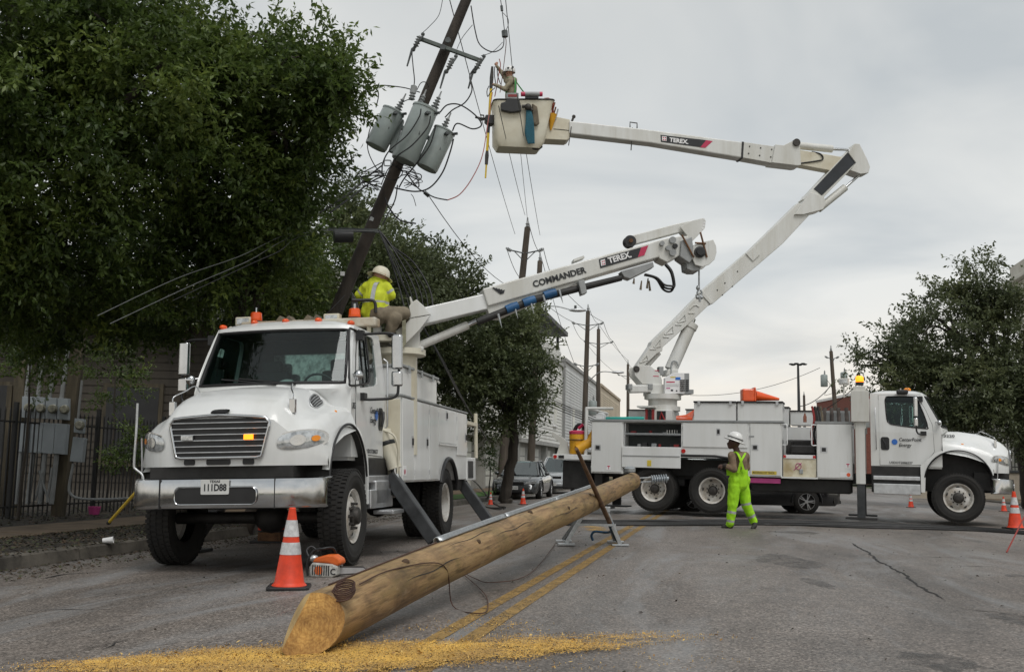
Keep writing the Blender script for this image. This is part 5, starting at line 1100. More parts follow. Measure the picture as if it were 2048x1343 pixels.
bslab('tool_tray', [(290, 480), (440, 480), (440, 555), (295, 555)], .37, .46, W['grey']); bslab('tool_tray_insert', [(310, 500), (420, 500), (420, 530), (310, 530)], .462, .468, W['dred'])
for x0, x1, m in ((470, 515, 'stopred'), (515, 690, 'grey'), (690, 725, 'stopred')):
    p0 = b2(*zk(x0, 490), .42); p1 = b2(*zk(x1, 490), .42); b = MB(); b.cyl(p0, p1, .06, n=14); b.build('rolled_bag', W[m], bucket, smooth=50)
bslab('control_box', [(520, 505), (680, 505), (680, 545), (520, 545)], .37, .43, W['black'])
bslab('canvas_pouch', [(600, 600), (665, 640), (690, 850), (640, 870), (610, 840)], .37, .45, W['brown'], .03)
bslab('jib_bracket', [(60, 690), (160, 690), (160, 800), (110, 805), (55, 760)], -.1, .15, W['black'], .02)
b = MB(); b.tube([b2(*zk(*p), .02) for p in ((60, 720), (0, 715), (-60, 700))], .03, 6); b.tube([b2(*zk(*p), .02) for p in ((0, 675), (45, 680), (45, 710))], .02, 6); b.tube([b2(*zk(*p), .02) for p in ((0, 740), (45, 735), (45, 710))], .02, 6); b.build('jib_hook', W['hub'], bucket)
for k in range(9):
    x = 520+k*11; b = MB(); b.tube(smoothpath([b2(*zk(540+k*5, 655+8*(k % 3)), .42), b2(*zk(535+k*9, 800), .45), b2(*zk(525+k*12, 960+10*(k % 2)), .44), b2(*zk(560+k*8, 1085-15*(k % 2)), .43)], 4), .022, 5); b.build('rope_strand', W['rope'], bucket, smooth=60)
b = MB(); b.tube([b2(*zk(480, 640), .43), b2(*zk(560, 635), .45), b2(*zk(600, 690), .43)], .045, 7); b.ball(b2(*zk(550, 650), .45), .09); b.build('rope_block', W['hub'], bucket, smooth=60)
for k in range(10):
    b = MB(); x = 780+k*6; b.tube(smoothpath([b2(*zk(770+k*3, 490), .05*(k % 4)), b2(*zk(810+k*8, 505+k*3), .12*(k % 3)), b2(*zk(840+k*5, 580), .1*(k % 4)), b2(*zk(810+k*9, 680+10*(k % 3)), .1*(k % 3)), b2(*zk(795+k*4, 760), .1)], 4), .012, 5); b.build('jumper_cable', mat('jumper_orange_%d' % k, (.35, .06, .03), .5) if k == 0 else bpy.data.materials['jumper_orange_0'], bucket, smooth=60)
b = MB(); b.cyl(b2(*zk(872, 690), .18), b2(*zk(850, 880), .15), .11, .02, n=14); b.build('orange_pouch', W['yellow'], bucket, smooth=60)
for x, y in ((900, 545), (912, 600), (940, 625)):
    b = MB(); b.cyl(b2(*zk(x, y), .15), b2(*zk(x-35, y+130), .15), .02, n=6); b.build('tool_handle', W['galv'] if x > 930 else W['rust'], bucket)
b = MB(); b.tube(smoothpath([b2(*zk(*p), .2) for p in ((610, 1085), (640, 1112), (700, 1112), (740, 1085))], 4), .03, 6); b.build('bottom_handle', W['black'], bucket, smooth=60)
# ================================================================== NEW POLE ON THE ROAD, STAND, TOOLS, CONES
LA = at(615, 1243, 5.92); LA.z = .155; LBp = at(1266, 960, 17.6); LD = (LBp-LA); LL = LD.length; LD.normalize()
lu = Vector((0, 0, 1)); lx = LD.cross(lu).normalized(); ly = lx.cross(LD).normalized()     # lx points right, ly up
LM = Matrix(((lx.x, ly.x, LD.x, LA.x), (lx.y, ly.y, LD.y, LA.y), (lx.z, ly.z, LD.z, LA.z), (0, 0, 0, 1)))
if LM.to_3x3().determinant() < 0: LM = Matrix(((-lx.x, ly.x, LD.x, LA.x), (-lx.y, ly.y, LD.y, LA.y), (-lx.z, ly.z, LD.z, LA.z), (0, 0, 0, 1))); FLX = -1
else: FLX = 1
def logmat():
    m = bpy.data.materials.new('debarked_log'); m.use_nodes = True; t = m.node_tree; b = t.nodes['Principled BSDF']; b.inputs['Roughness'].default_value = .62
    g = t.nodes.new('ShaderNodeTexCoord').outputs['Object']; mp = t.nodes.new('ShaderNodeMapping'); mp.inputs['Scale'].default_value = (1, 1, .09); t.links.new(g, mp.inputs[0])
    c = node_ramp(t, node_noise(t, mp.outputs[0], 7, 8, .68, .8), [(.28, (.13, .072, .032)), (.45, (.25, .15, .065)), (.58, (.36, .23, .105)), (.72, (.45, .32, .16))])
    mp3 = t.nodes.new('ShaderNodeMapping'); mp3.inputs['Scale'].default_value = (1, 1, .4); t.links.new(g, mp3.inputs[0])
    gr = node_ramp(t, node_noise(t, mp3.outputs[0], 2.4, 6, .7, .6), [(.42, (0, 0, 0)), (.58, (1, 1, 1))]); c = node_mix(t, gr, c, node_mix(t, .52, c, (.21, .155, .05)))
    pl = node_ramp(t, node_noise(t, mp3.outputs[0], 5, 6, .7, .3), [(.60, (0, 0, 0)), (.68, (1, 1, 1))]); c = node_mix(t, pl, c, node_mix(t, .5, c, (.42, .34, .22)))
    st = node_ramp(t, node_noise(t, mp.outputs[0], 26, 3, .7), [(.32, (.45, .42, .4)), (.5, (1, 1, 1))]); c = node_mix(t, 1.0, c, st, 'MULTIPLY')
    dk = node_ramp(t, node_noise(t, g, 1.3, 5, .7), [(.33, (.5, .48, .46)), (.5, (1, 1, 1))]); c = node_mix(t, 1.0, c, dk, 'MULTIPLY')
    t.links.new(c, b.inputs['Base Color']); bp = t.nodes.new('ShaderNodeBump'); bp.inputs['Strength'].default_value = .5; bp.inputs['Distance'].default_value = .012
    t.links.new(node_noise(t, mp.outputs[0], 14, 8, .75), bp.inputs['Height']); t.links.new(bp.outputs[0], b.inputs['Normal']); return m
W['log'] = logmat()
W['cut'] = mat('fresh_cut_wood', (.50, .29, .085), .8, var=.2, scale=6, bump=.7, bscale=22, dark=(.22, .11, .03))
def rings(m):
    t = m.node_tree; b_ = t.nodes['Principled BSDF']; src = b_.inputs['Base Color'].links[0].from_socket; g = t.nodes.new('ShaderNodeTexCoord').outputs['Object']
    w_ = t.nodes.new('ShaderNodeTexWave'); w_.wave_type = 'RINGS'; w_.rings_direction = 'Z'; w_.inputs['Scale'].default_value = 13; w_.inputs['Distortion'].default_value = 9; w_.inputs['Detail'].default_value = 4; w_.inputs['Detail Scale'].default_value = 2.5; t.links.new(g, w_.inputs['Vector'])
    c = node_mix(t, 1.0, src, node_ramp(t, w_.outputs['Fac'], [(.2, (.86, .80, .72)), (.7, (1.04, 1.03, 1.0))]), 'MULTIPLY')
    mp = t.nodes.new('ShaderNodeMapping'); mp.inputs['Rotation'].default_value = (.3, .5, .9); mp.inputs['Scale'].default_value = (1, .05, 1); t.links.new(g, mp.inputs[0])
    c = node_mix(t, 1.0, c, node_ramp(t, node_noise(t, mp.outputs[0], 55, 3, .7), [(.35, (.72, .68, .62)), (.6, (1.04, 1.04, 1.04))]), 'MULTIPLY'); t.links.new(c, b_.inputs['Base Color'])
rings(W['cut'])
W['cut2'] = mat('chopped_wood', (.50, .36, .16), .8, var=.2, scale=5, bump=.4, bscale=22, dark=(.28, .19, .08))
def projx(p):
    v = p-CAMP; return 1024+FPX*v.dot(RT)/v.dot(FW)
def lograd(t): return .168-.022*t
bm = bmesh.new(); n = 44; m_ = 96; rings = []
for i in range(m_+1):
    z = -.25+(LL+.25)*i/m_; r = lograd(z/LL); ring = []
    for j in range(n):
        a = 2*pi*j/n; rr_ = r*(1+.03*mnoise.noise(Vector((cos(a)*1.5, sin(a)*1.5, z*.8)))+.012*mnoise.noise(Vector((cos(a)*5, sin(a)*5, z*3)))); bx = .012*sin(z*.7)
        ring.append(bm.verts.new((rr_*cos(a)+bx, rr_*sin(a)+.015*sin(z*.45), z)))
    rings.append(ring)
for i in range(m_):
    for j in range(n): bm.faces.new((rings[i][j], rings[i][(j+1) % n], rings[i+1][(j+1) % n], rings[i+1][j])).smooth = True
bm.faces.new(rings[0][::-1]); bm.faces.new(rings[-1])
bmesh.ops.recalc_face_normals(bm, faces=bm.faces)
for co, no, mi in ((Vector((0, 0, .03)), Vector((FLX*.50, .34, -.80)), 1), (Vector((-FLX*.05, .02, -.035)), Vector((-FLX*.72, .50, -.48)), 2)):
    r = bmesh.ops.bisect_plane(bm, geom=bm.verts[:]+bm.edges[:]+bm.faces[:], plane_co=co, plane_no=no, clear_outer=True)
    ed = [e for e in r['geom_cut'] if isinstance(e, bmesh.types.BMEdge)]
    f = bmesh.ops.contextual_create(bm, geom=ed)['faces']
    for x in f: x.material_index = mi; x.smooth = False
me = bpy.data.meshes.new('log'); bm.to_mesh(me); bm.free()
for m in (W['log'], W['cut'], W['cut2']): me.materials.append(m)
logroot = bpy.data.objects.new('timber_pole', me); COL.objects.link(logroot); logroot.matrix_world = LM
tag(logroot, 'long debarked timber pole lying propped on the road with a cut yellow butt', 'pole')
def onlog(ang, z, off=0.0):
    a = radians(ang); r = lograd(z/LL)+off; return Vector((FLX*r*cos(a)+.012*sin(z*.7), r*sin(a)+.015*sin(z*.45), z))
# galvanised moulding along the top, in two lengths
def moulding(z0, z1, w, ang):
    q = MB(); prof = [(-w, 0), (-w, .008), (-w*.6, .01), (-w*.5, .035), (0, .045), (w*.5, .035), (w*.6, .01), (w, .008), (w, 0)]; rows = []
    for k in range(13):
        z = z0+(z1-z0)*k/12; c = onlog(ang, z, .004); a = radians(ang); t = Vector((-FLX*sin(a), cos(a), 0)); nn = Vector((FLX*cos(a), sin(a), 0)); rows.append([c+t*p[0]+nn*p[1] for p in prof])
    q.grid(rows); return q
moulding(2.35, 4.25, .045, 108).build('wire_moulding', W['galv'], logroot, smooth=40, solid=.004)
moulding(4.3, 6.4, .03, 108).build('wire_moulding', W['galv'], logroot, smooth=40, solid=.004)
moulding(6.4, 8.6, .02, 107).build('wire_moulding', W['galv'], logroot, smooth=40, solid=.004)
W['wirebrown'] = mat('rusty_wire', (.10, .05, .035), .6, .4, var=.3)
b = MB(); b.tube([onlog(100+4*sin(z), z, .008) for z in [.35+.15*i for i in range(14)]], .006, 5); b.build('ground_wire', W['wirebrown'], logroot)
b = MB()
for k in range(6):
    c = onlog(52, .20, .035); ph = k*.9; b.tube([c+Vector((.066*cos(a+ph)*(1+.1*sin(k)), .026*sin(a+ph)+.010*(k-3)+.015, .05*sin(a+ph)+.007*k)) for a in [2*pi*i/22 for i in range(23)]], .005, 5)
b.build('wire_coil', W['wirebrown'], logroot)
for ang, z, r in ((70, 1.4, .03), (40, 2.9, .025), (75, 4.9, .03), (30, 6.3, .025), (50, 7.8, .025)):
    q = MB(); c = onlog(ang, z, -.008); q.ball(c, (r, r, r*1.3), 10); q.build('knot', mat('knot_wood', (.07, .04, .02), .8), logroot, smooth=60)
for z0, ang0 in ((1.1, 20), (3.4, 35), (5.6, 15), (2.2, 60)):
    q = MB(); rows = [[], []]
    for k in range(14):
        z = z0+k*.1; e = .006*min(1, k/3, (13-k)/3); 
        for i, s in ((0, -1), (1, 1)): rows[i].append(onlog(ang0+3*sin(k*.8)+s*e*200, z, .0035))
    q.grid(rows); q.build('drying_crack', W['crack'], logroot)
# end bracket and ribbed insulator
ED = Vector((FLX*.93, .06, .30)).normalized(); E0 = Vector((FLX*.02, 0, LL-.04))
for dy in (-.035, .035):
    q = MB(); q.beam(E0+Vector((0, dy, 0)), E0+ED*.34+Vector((0, dy, 0)), .05, .022, (0, 1, 0)); q.build('end_bracket', W['galv'], logroot, bevel=.004)
q = MB(); prof = []
for k in range(7): prof += [(.03, .012+k*.042), (.078, .022+k*.042), (.074, .032+k*.042), (.03, .042+k*.042)]
q.lathe([(.001, 0)]+prof+[(.03, .32), (.001, .33)], o=E0+ED*.29, axis=ED, n=22); q.build('insulator', mat('grey_porcelain', (.36, .40, .43), .3, var=.1, coat=.3), logroot, smooth=35)
q = MB(); q.lathe([(.001, 0), (.1, 0), (.1, .06), (.06, .09), (.001, .09)], o=(0, .17, LL-.35), axis=(0, 1, 0), n=18); q.build('pin_base', W['galv'], logroot, smooth=40)

# folding stand under the far half
SZ = min((abs(projx(LM @ Vector((0, -.1, z*.05)))-1192), z*.05) for z in range(100, 230))[1]; SC = LM @ Vector((0, -lograd(SZ/LL)-.02, SZ))
stand = empty('pole_stand', (SC.x, SC.y, 0), 'grey steel trestle holding up the far half of the timber pole', 'trestle')
b = MB(); b.beam((-.20, 0, SC.z), (.20, 0, SC.z), .08, .08); b.build('top_bar', W['galv'], stand, bevel=.006)
for sx, tx in ((-1, -.42), (1, .34)):
    for ty in (-.02, .62):
        b = MB(); b.beam((sx*.14, .02*ty, SC.z), (tx, ty, .03), .055, .055); lg = b.build('trestle_leg', W['galv'], stand, bevel=.005)
        b = MB(); b.box((tx, ty, .018), (.24, .14, .025)); b.build('foot_plate', W['galv'], lg, bevel=.004)
b = MB(); b.beam((-.30, -.2, .30), (.26, -.2, .30), .03, .03); b.build('cross_brace', W['galv'], stand)
# cant hook leaning over the pole
YH = 12.85
h0 = gp(1238, 1086); h1 = at(1153, 897, 12.5)
hook = empty('cant_hook', tuple(h0), 'brown handled cant hook with blue steel hook leaning on the timber pole', 'cant hook')
def hk(px, py, Y): return at(px, py, Y)-h0
e1 = h1-h0
b = MB(); b.tube([e1*t for t in (.16, .4, .7, 1.0)], [.032, .034, .030, .022], 10); b.build('handle', mat('hickory_handle', (.13, .07, .035), .6, var=.3, scale=14), hook, smooth=60)
W['bluesteel'] = mat('blue_steel', (.03, .09, .17), .45, .5, var=.3, scale=10)
b = MB(); b.tube([e1*t for t in (.0, .05, .12, .24)], [.012, .036, .042, .038], 10); b.build('socket', W['bluesteel'], hook, smooth=60)
Yk = h0.y
b = MB(); b.tube(smoothpath([e1*.15, hk(1212, 1064, Yk), hk(1190, 1062, Yk), hk(1183, 1070, Yk), hk(1186, 1080, Yk)], 5), .018, 8); b.build('hook', W['bluesteel'], hook, smooth=60)

# ---- cones
def make_cone():
    root = empty('traffic_cone')
    b = MB(); b.prism_z(rrect(-.185, -.185, .185, .185, .04), 0, .03); b.build('cone_base', W['black'], root, bevel=.008)
    prof = lambda h: .135-.107*((h-.03)/.68)
    for h0_, h1_, m, nm, e in ((.03, .30, 'coneo', 'cone_body', 0), (.30, .405, 'conew', 'lower_band', .003), (.405, .455, 'coneo', 'cone_middle', 0), (.455, .60, 'conew', 'upper_band', .003), (.60, .71, 'coneo', 'cone_tip', 0)):
        q = MB(); r0, r1 = prof(h0_)+e, prof(h1_)+e
        pr = [(r0, h0_), (r1, h1_)]
        if h0_ == .03: pr = [(.155, .03), (.14, .045)]+[(prof(.06), .06), (r1, h1_)]
        if h1_ == .71: pr = [(r0, h0_), (r1+.003, .69), (r1+.004, .70), (r1-.004, .71), (.012, .708), (.01, .6)]
        q.lathe(pr, n=28); q.build(nm, W[m], root, smooth=40)
    return root
cone0 = make_cone()
cones = [(578, 1176, 1020, 'large orange cone with two white bands beside the chainsaw'), (981, 1009, 984, 'leftmost small orange cone in front of the parked grey car'),
         (1046, 1008, 977, 'small orange cone with white band right below the bonnet of the grey car'), (1184, 1019, 985, 'orange cone behind the timber pole and its trestle'),
         (1236, 1001, 972, 'orange cone seen under the rear end of the bucket truck'), (1528, 1003, 980, 'orange cone seen under the bucket truck behind the walking worker'),
         (1656, 1008, 980, 'orange cone seen under the bucket truck next to the alloy car wheel'), (1822, 1014, 986, 'orange cone under the step of the bucket truck cab'),
         (2008, 1022, 993, 'small orange cone behind the front bumper of the bucket truck'), (2031, 1057, 984, 'tall orange cone with two white bands at the right edge of the photo')]
for i, (px, py, pt, lab) in enumerate(cones):
    o = cone0 if i == 0 else copy_tree(cone0); p = gp(px, py); o.location = p; s = (py-pt)*p.y/2000/.71
    o.scale = (s, s, s); o.rotation_euler = (0, 0, rng.uniform(0, 1.5)) if i else (0, 0, .12); tag(o, lab, 'traffic cone', 'orange traffic cones round the work site')
# ---- chainsaw
cs0 = gp(652, 1152); cs = empty('chainsaw', tuple(cs0), 'orange and white chainsaw standing on the road beside the large cone', 'chainsaw')
cs.rotation_euler = (0, 0, radians(-14)); cs.scale = (.95, .95, .95)
W['sawwhite'] = mat('saw_casing', (.5, .5, .47), .5, var=.15, scale=20, dark=(.25, .24, .22)); W['saworange'] = mat('saw_orange', (.72, .14, .02), .45, var=.1)
b = MB(); b.prism_y([(-.15, .0), (.10, .0), (.16, .03), (.16, .12), (.10, .14), (-.13, .15), (-.16, .10)], -.09, .09); b.build('engine_casing', W['sawwhite'], cs, bevel=.015)
b = MB(); b.prism_y([(-.14, .15), (-.10, .20), (.03, .235), (.11, .235), (.18, .20), (.20, .15), (.15, .12), (.05, .145)], -.075, .075); b.build('top_cover', W['saworange'], cs, bevel=.02)
b = MB(); b.tube(smoothpath([(-.17, -.09, .01), (-.175, -.10, .15), (-.11, -.10, .27), (0, -.08, .30), (.07, .0, .30), (.08, .08, .22)], 5), .013, 7); b.build('front_handle', W['black'], cs, smooth=60)
b = MB(); b.tube(smoothpath([(-.2, .02, .17), (-.26, .05, .26), (-.22, .09, .30), (-.15, .10, .25)], 5), .012, 7); b.build('hand_guard', W['black'], cs, smooth=60)
b = MB(); b.ball((-.17, .05, .18), (.05, .05, .04)); b.build('fuel_cap', W['alu'], cs, smooth=60)
b = MB(); disc_patch(b, lambda a, c: (-.05+.05*a, -.0925, .07+.045*c)); b.build('starter_badge', W['saworange'], cs)
for k in range(8): b = MB(); b.bb((-.12+k*.026, -.0935, .02), (-.108+k*.026, -.0915, .125)); b.build('starter_vent', W['black'], cs)
b = MB(); b.prism_y([(.14, .03), (.42, .06), (.46, .085), (.42, .11), (.14, .10)], -.004, .004); bar = b.build('guide_bar', W['alu'], cs)
b = MB(); b.tube([(.14, 0, .025), (.42, 0, .052), (.475, 0, .085), (.42, 0, .118), (.14, 0, .108)], .008, 5); b.build('saw_chain', W['hub'], cs)
text('casing_lettering', 'C', .09, frame((.085, -.093, .06), (1, 0, 0), (0, 0, 1)), W['ink'], cs, .002)
# ---- wire from the log coil lying on the road
pw = [LM @ Vector((FLX*.1, .16, .5)), LM @ onlog(60, 1.1, .01), LM @ onlog(20, 1.9, .01)]+[gp(*p)+Vector((0, 0, .02)) for p in ((905, 1215), (955, 1231), (975, 1222), (968, 1190), (925, 1150), (918, 1143), (950, 1160), (985, 1168), (1060, 1150), (1110, 1090))]
b = MB(); b.tube(smoothpath(pw, 6), .0045, 5); tag(b.build('loose_wire', W['wirebrown']), 'thin brown wire trailing from the log across the yellow lines', 'wire')
# ---- black cables laid along the road by the bucket truck
for k in range(5):
    pts = [(1085, 1041+k*2), (1180, 1043+k*2), (1300, 1041+k*2.5), (1420, 1042+k*2), (1560, 1043+k*2), (1700, 1045+k*2.5), (1850, 1052+k*1.5), (1960, 1058+k), (2047, 1064+k), (2200, 1076+k), (2420, 1092+k), (2600, 1100+k*1.5)]
    P = [gp(x, y+rng.uniform(-1.2, 1.2))+Vector((0, 0, .022)) for x, y in pts]; b = MB(); b.tube(smoothpath(P, 6), .022, 6); tag(b.build('power_cable', W['hose'], smooth=60), ['farthest', 'second farthest', 'middle', 'second nearest', 'nearest'][k]+' of the five black power cables laid across the road before the bucket truck', 'cable', 'black cables laid along the road')
for k, pts in enumerate(([(905, 985), (930, 990), (960, 1010), (1002, 1020)], [(908, 978), (945, 985), (985, 1006), (1010, 1018)])):
    P = [gp(*p)+Vector((0, 0, .05)) for p in pts]; P[0].z = .7; P[1].z = .45; b = MB(); b.tube(smoothpath(P, 6), .03, 7); tag(b.build('hydraulic_line', W['hose'], smooth=60), ('lower' if k == 0 else 'upper')+' of two black hoses sagging from the derrick truck rear to the road', 'hose', 'hoses behind the derrick truck')
# ---- sticks, pads, litter
q0 = gp(218, 1044); q0.z = .05; q1 = at(306, 946, 11.2); q0 = at(217, 1045, 13.3)
b = MB(); b.tube([q0, q0.lerp(q1, .5), q1], .02, 8); o = b.build('yellow_rod', W['yellowrod'], smooth=60); tag(o, 'yellow rod leaning from the verge against the derrick truck bumper', 'rod')
b = MB(); b.cyl(q0-Vector((0, 0, .0)), q0.lerp(q1, .03), .028, n=8); b.build('rod_ferrule', W['black'], o)
b = MB(); b.tube([gp(2013, 1104), at(2060, 1010, 15.6)], .012, 6); tag(b.build('red_rod', mat('red_rod', (.28, .03, .02), .5)), 'thin red rod standing on the road at the right edge', 'rod')
pd = gp(545, 1083)
crib = empty('crib_blocks', tuple(pd), 'orange and brown cribbing blocks stacked under the derrick truck', 'cribbing')
for k, (z0, z1, m) in enumerate(((.0, .03, 'black'), (.03, .16, 'rust'), (.16, .19, 'black'), (.19, .28, 'coneo'))):
    b = MB(); b.bb((-.17-.12*(k == 0), -.25, z0), (.17+.12*(k == 0), .25, z1)); b.build('crib_block', W[m], crib, bevel=.008)
cu = rp(-6.75, 3.6, .07); cup = empty('paper_cup', tuple(at(205, 1086, 13.1)), 'crushed white paper cup lying among the leaves', 'cup')
b = MB(); b.lathe([(.001, 0), (.03, 0), (.045, .13), (.042, .13), (.028, .005)], axis=(1, .2, .08), n=14); b.build('cup_wall', W['wink'], cup, smooth=40)
cup.location.z = .06
# ================================================================== LEANING UTILITY POLE
YL = 17.0
PB = at(488, 1062, YL+.2); PB.z = -.1; PT = at(972, -95, YL-.1)
W['polewood'] = mat('creosoted_wood', (.045, .035, .027), .8, var=.45, scale=5, bump=.8, bscale=18, streak=True, dark=(.014, .011, .009))
W['can'] = mat('transformer_grey', (.30, .345, .335), .42, var=.06, scale=3, coat=.2, dark=(.24, .27, .26))
W['porc'] = mat('porcelain', (.28, .29, .29), .3, var=.15)
W['wire'] = mat('wire_black', (.015, .015, .016), .55, var=.2)
W['redwire'] = mat('red_cable', (.26, .04, .025), .5)
W['hard'] = mat('line_hardware', (.11, .12, .12), .5, .5, var=.3)
lp = empty('leaning_utility_pole', tuple(PB), 'dark wooden utility pole leaning to the right over the derrick truck', 'utility pole')
AX = (PT-PB); AL = AX.length; AX.normalize()
b = MB(); n = 22; rows = []
for i in range(60):
    t = i/59; c = AX*AL*t; r = .132-.045*t; u, w = basis(AX); rows.append([c+(u*cos(2*pi*j/n)+w*sin(2*pi*j/n))*r*(1+.03*mnoise.noise(Vector((cos(2*pi*j/n)*2, sin(2*pi*j/n)*2, t*22)))) for j in range(n+1)])
b.grid(rows); b.build('pole_shaft', W['polewood'], lp, smooth=180)
def w6(px, py, dY=0.0): return at(px, py, YL+dY)-PB
def wire(pts, r=.010, dY=0.0, m='wire', nm='jumper_wire', k=6, parent=None):
    b = MB(); P = [(w6(p[0], p[1], p[2] if len(p) > 2 else dY)) for p in pts]; b.tube(smoothpath(P, k), r, 5); return b.build(nm, W[m], parent or lp, smooth=60)
# crossarm with fused cutouts
b = MB(); b.beam(w6(836, 76, -.22), w6(962, 122, -.22), .07, .065); ca = b.build('crossarm', mat('crossarm_grey', (.12, .14, .13), .7, var=.2), lp, bevel=.006)
for px, py in ((886, 96), (896, 82)): c = w6(px, py, -.24); b = MB(); b.cyl(c, c+Vector((0, -.05, 0)), .05, n=10); b.build('arm_bolt', W['hard'], ca)
def cutout(px, py, dY):
    b = MB(); d = Vector((-.12, 0, -.32)); p = w6(px, py, dY)
    b.lathe([(.02, 0)]+[q for k in range(4) for q in ((.03, .02+k*.05), (.055, .035+k*.05), (.03, .05+k*.05))]+[(.02, .24)], o=p, axis=d, n=12); b.build('cutout_insulator', W['porc'], ca, smooth=35)
    b = MB(); b.tube([p+Vector((.06, 0, .02)), p+Vector((.03, -.03, -.05)), p+Vector((-.10, -.03, -.24)), p+Vector((-.14, 0, -.27))], .018, 6); b.ball(p+Vector((-.11, 0, -.25)), .04); b.ball(p+Vector((.05, 0, .03)), .035); b.build('cutout_frame', W['hard'], ca, smooth=60)
    b = MB(); b.cyl(p+Vector((-.13, 0, -.24)), p+Vector((-.21, 0, -.56)), .022, .014, n=8); b.build('fuse_tube', W['hard'], ca, smooth=60)
cutout(840, 72, -.3); cutout(906, 116, -.3); cutout(962, 116, -.3)
# three pole transformers
def transformer(name, tx, ty, bx, by_, wpx, dY, label, busx, lead):
    T = at(tx, ty, YL+dY); B = at(bx, by_, YL+dY); r = wpx/2*(YL+dY)/2000; ax = (T-B); h = ax.length; ax.normalize()
    root = empty(name, tuple(B), label, 'transformer', 'pole mounted transformers')
    b = MB(); b.lathe([(.001, -.02), (r*.93, -.02), (r*.97, -.005), (r*.97, 0), (r, .012), (r, h*.9), (r*.985, h*.91), (r*.985, h*.96)], axis=ax, n=36); b.build('tank', W['can'], root, smooth=40)
    b = MB(); b.lathe([(r*1.03, h*.955), (r*1.03, h*.985), (r*.9, h*1.0), (r*.4, h*1.03), (.001, h*1.035)], axis=ax, n=36); lid = b.build('lid', W['can'], root, smooth=40)
    b = MB(); b.lathe([(r*.95, -.022), (r*.95, -.018), (.001, -.018)], axis=ax, n=30); b.build('tank_bottom', mat('tank_bottom_dark', (.07, .075, .07), .7), root)
    u, w = basis(ax)
    for k, bxo in enumerate(busx):
        p = ax*h*1.01+Vector((bxo[0]*r, bxo[1]*r, 0)); pr = []
        for q in range(4): pr += [(.035-.004*q, .01+q*.055), (.075-.01*q, .03+q*.055), (.035-.004*q, .05+q*.055)]
        b = MB(); b.lathe([(.08, -.06), (.06, 0)]+pr+[(.015, .25), (.012, .33), (.001, .33)], o=p, axis=(ax+Vector((.0, 0, 0))).normalized(), n=14); b.build('bushing', W['porc'], lid, smooth=35)
    for k in range(3):
        a = radians(-60+k*55); d = Vector((cos(a), -abs(sin(a))-.3, 0)).normalized(); p = ax*h*(.80 if k != 1 else .86)+d*r; b = MB(); b.cyl(p, p+d*.09, .025, n=8); b.build('terminal', W['hard'], root)
    d = Vector((.1, -1, 0)).normalized(); p = ax*h*.45+d*(r+.002)+Vector((r*.3, .03, 0)); b = MB(); b.box(p, (.06, .01, .07)); b.build('name_plate', W['hard'], root)
    for hh in (.25, .72):
        p = ax*h*hh; q = (PB+AX*((B+ax*h*hh-PB).dot(AX)))-B; d = (q-p); dl = d.length; d.normalize(); b = MB(); b.beam(p+d*r*.95, p+d*(dl-.1), .06, .07); b.build('mount_bracket', W['can'], root, bevel=.006)
    return root
transformer('transformer', 788, 221, 752, 292, 47, -.25, 'small grey transformer on the left of the leaning pole', [(.3, 0)], None)
transformer('transformer', 852, 215, 808, 320, 54, -.45, 'largest grey transformer, the middle one on the leaning pole', [(-.55, 0), (.6, .3)], None)
transformer('transformer', 890, 260, 854, 335, 46, -.3, 'small grey transformer on the right of the leaning pole', [(-.2, 0)], None)
b = MB(); b.beam(w6(803, 240, -.1), w6(783, 305, -.1), .12, .10); b.build('mount_channel', W['can'], lp, bevel=.01)
# free standing arrester
b = MB(); b.lathe([(.03, 0), (.06, .02), (.03, .05), (.06, .07), (.03, .1), (.055, .12), (.055, .25), (.02, .27), (.001, .27)], o=w6(823, 200, -.4), axis=(.15, 0, 1), n=14); b.build('arrester', W['porc'], lp, smooth=35)
# jumpers, service leads and torn lines
wire([(838, 78, -.3), (825, 100, -.35), (826, 130, -.4), (829, 160, -.4), (827, 178, -.4)]); wire([(750, 172, -.4), (770, 171, -.4), (810, 176, -.4), (840, 185, -.4)]); wire([(750, 172, -.4), (757, 190, -.4), (752, 215, -.4)])
wire([(834, 180, -.4), (842, 166, -.4), (852, 165, -.35), (858, 175, -.2)], .008); wire([(803, 206, -.4), (815, 200, -.4), (823, 200, -.4)], .008)
wire([(962, 122, -.3), (940, 150, -.35), (944, 180, -.4), (930, 205, -.4), (905, 220, -.4), (890, 235, -.4)], .012); wire([(880, 225, -.5), (895, 210, -.5), (920, 210, -.5), (950, 230, -.5), (963, 250, -.5), (945, 258, -.5), (915, 247, -.5), (905, 262, -.5)], .013)
wire([(842, 218, -.75), (838, 235, -.75), (815, 270, -.75), (780, 300, -.75), (766, 325, -.6), (764, 345, -.4)], .012); wire([(861, 232, -.75), (855, 255, -.75), (825, 290, -.75), (795, 312, -.7), (782, 335, -.5)], .012); wire([(872, 250, -.6), (860, 290, -.6), (835, 325, -.6), (810, 355, -.4), (798, 375, -.3)], .013)
wire([(907, 278, -.5), (900, 305, -.5), (885, 345, -.5), (860, 375, -.5), (830, 383, -.5), (790, 376, -.3)], .014); wire([(750, 235, -.4), (738, 265, -.4), (736, 300, -.3), (752, 335, -.2), (768, 350, -.2)], .009)
wire([(764, 325, -.3), (735, 340, -.3), (713, 350, -.3), (725, 354, -.3), (760, 340, -.3)]); wire([(765, 330, -.2), (740, 350, -.3), (700, 385, -1.0), (640, 425, -2.2)], .014); wire([(772, 350, -.2), (745, 362, -.3), (705, 392, -1), (660, 425, -2)], .014)
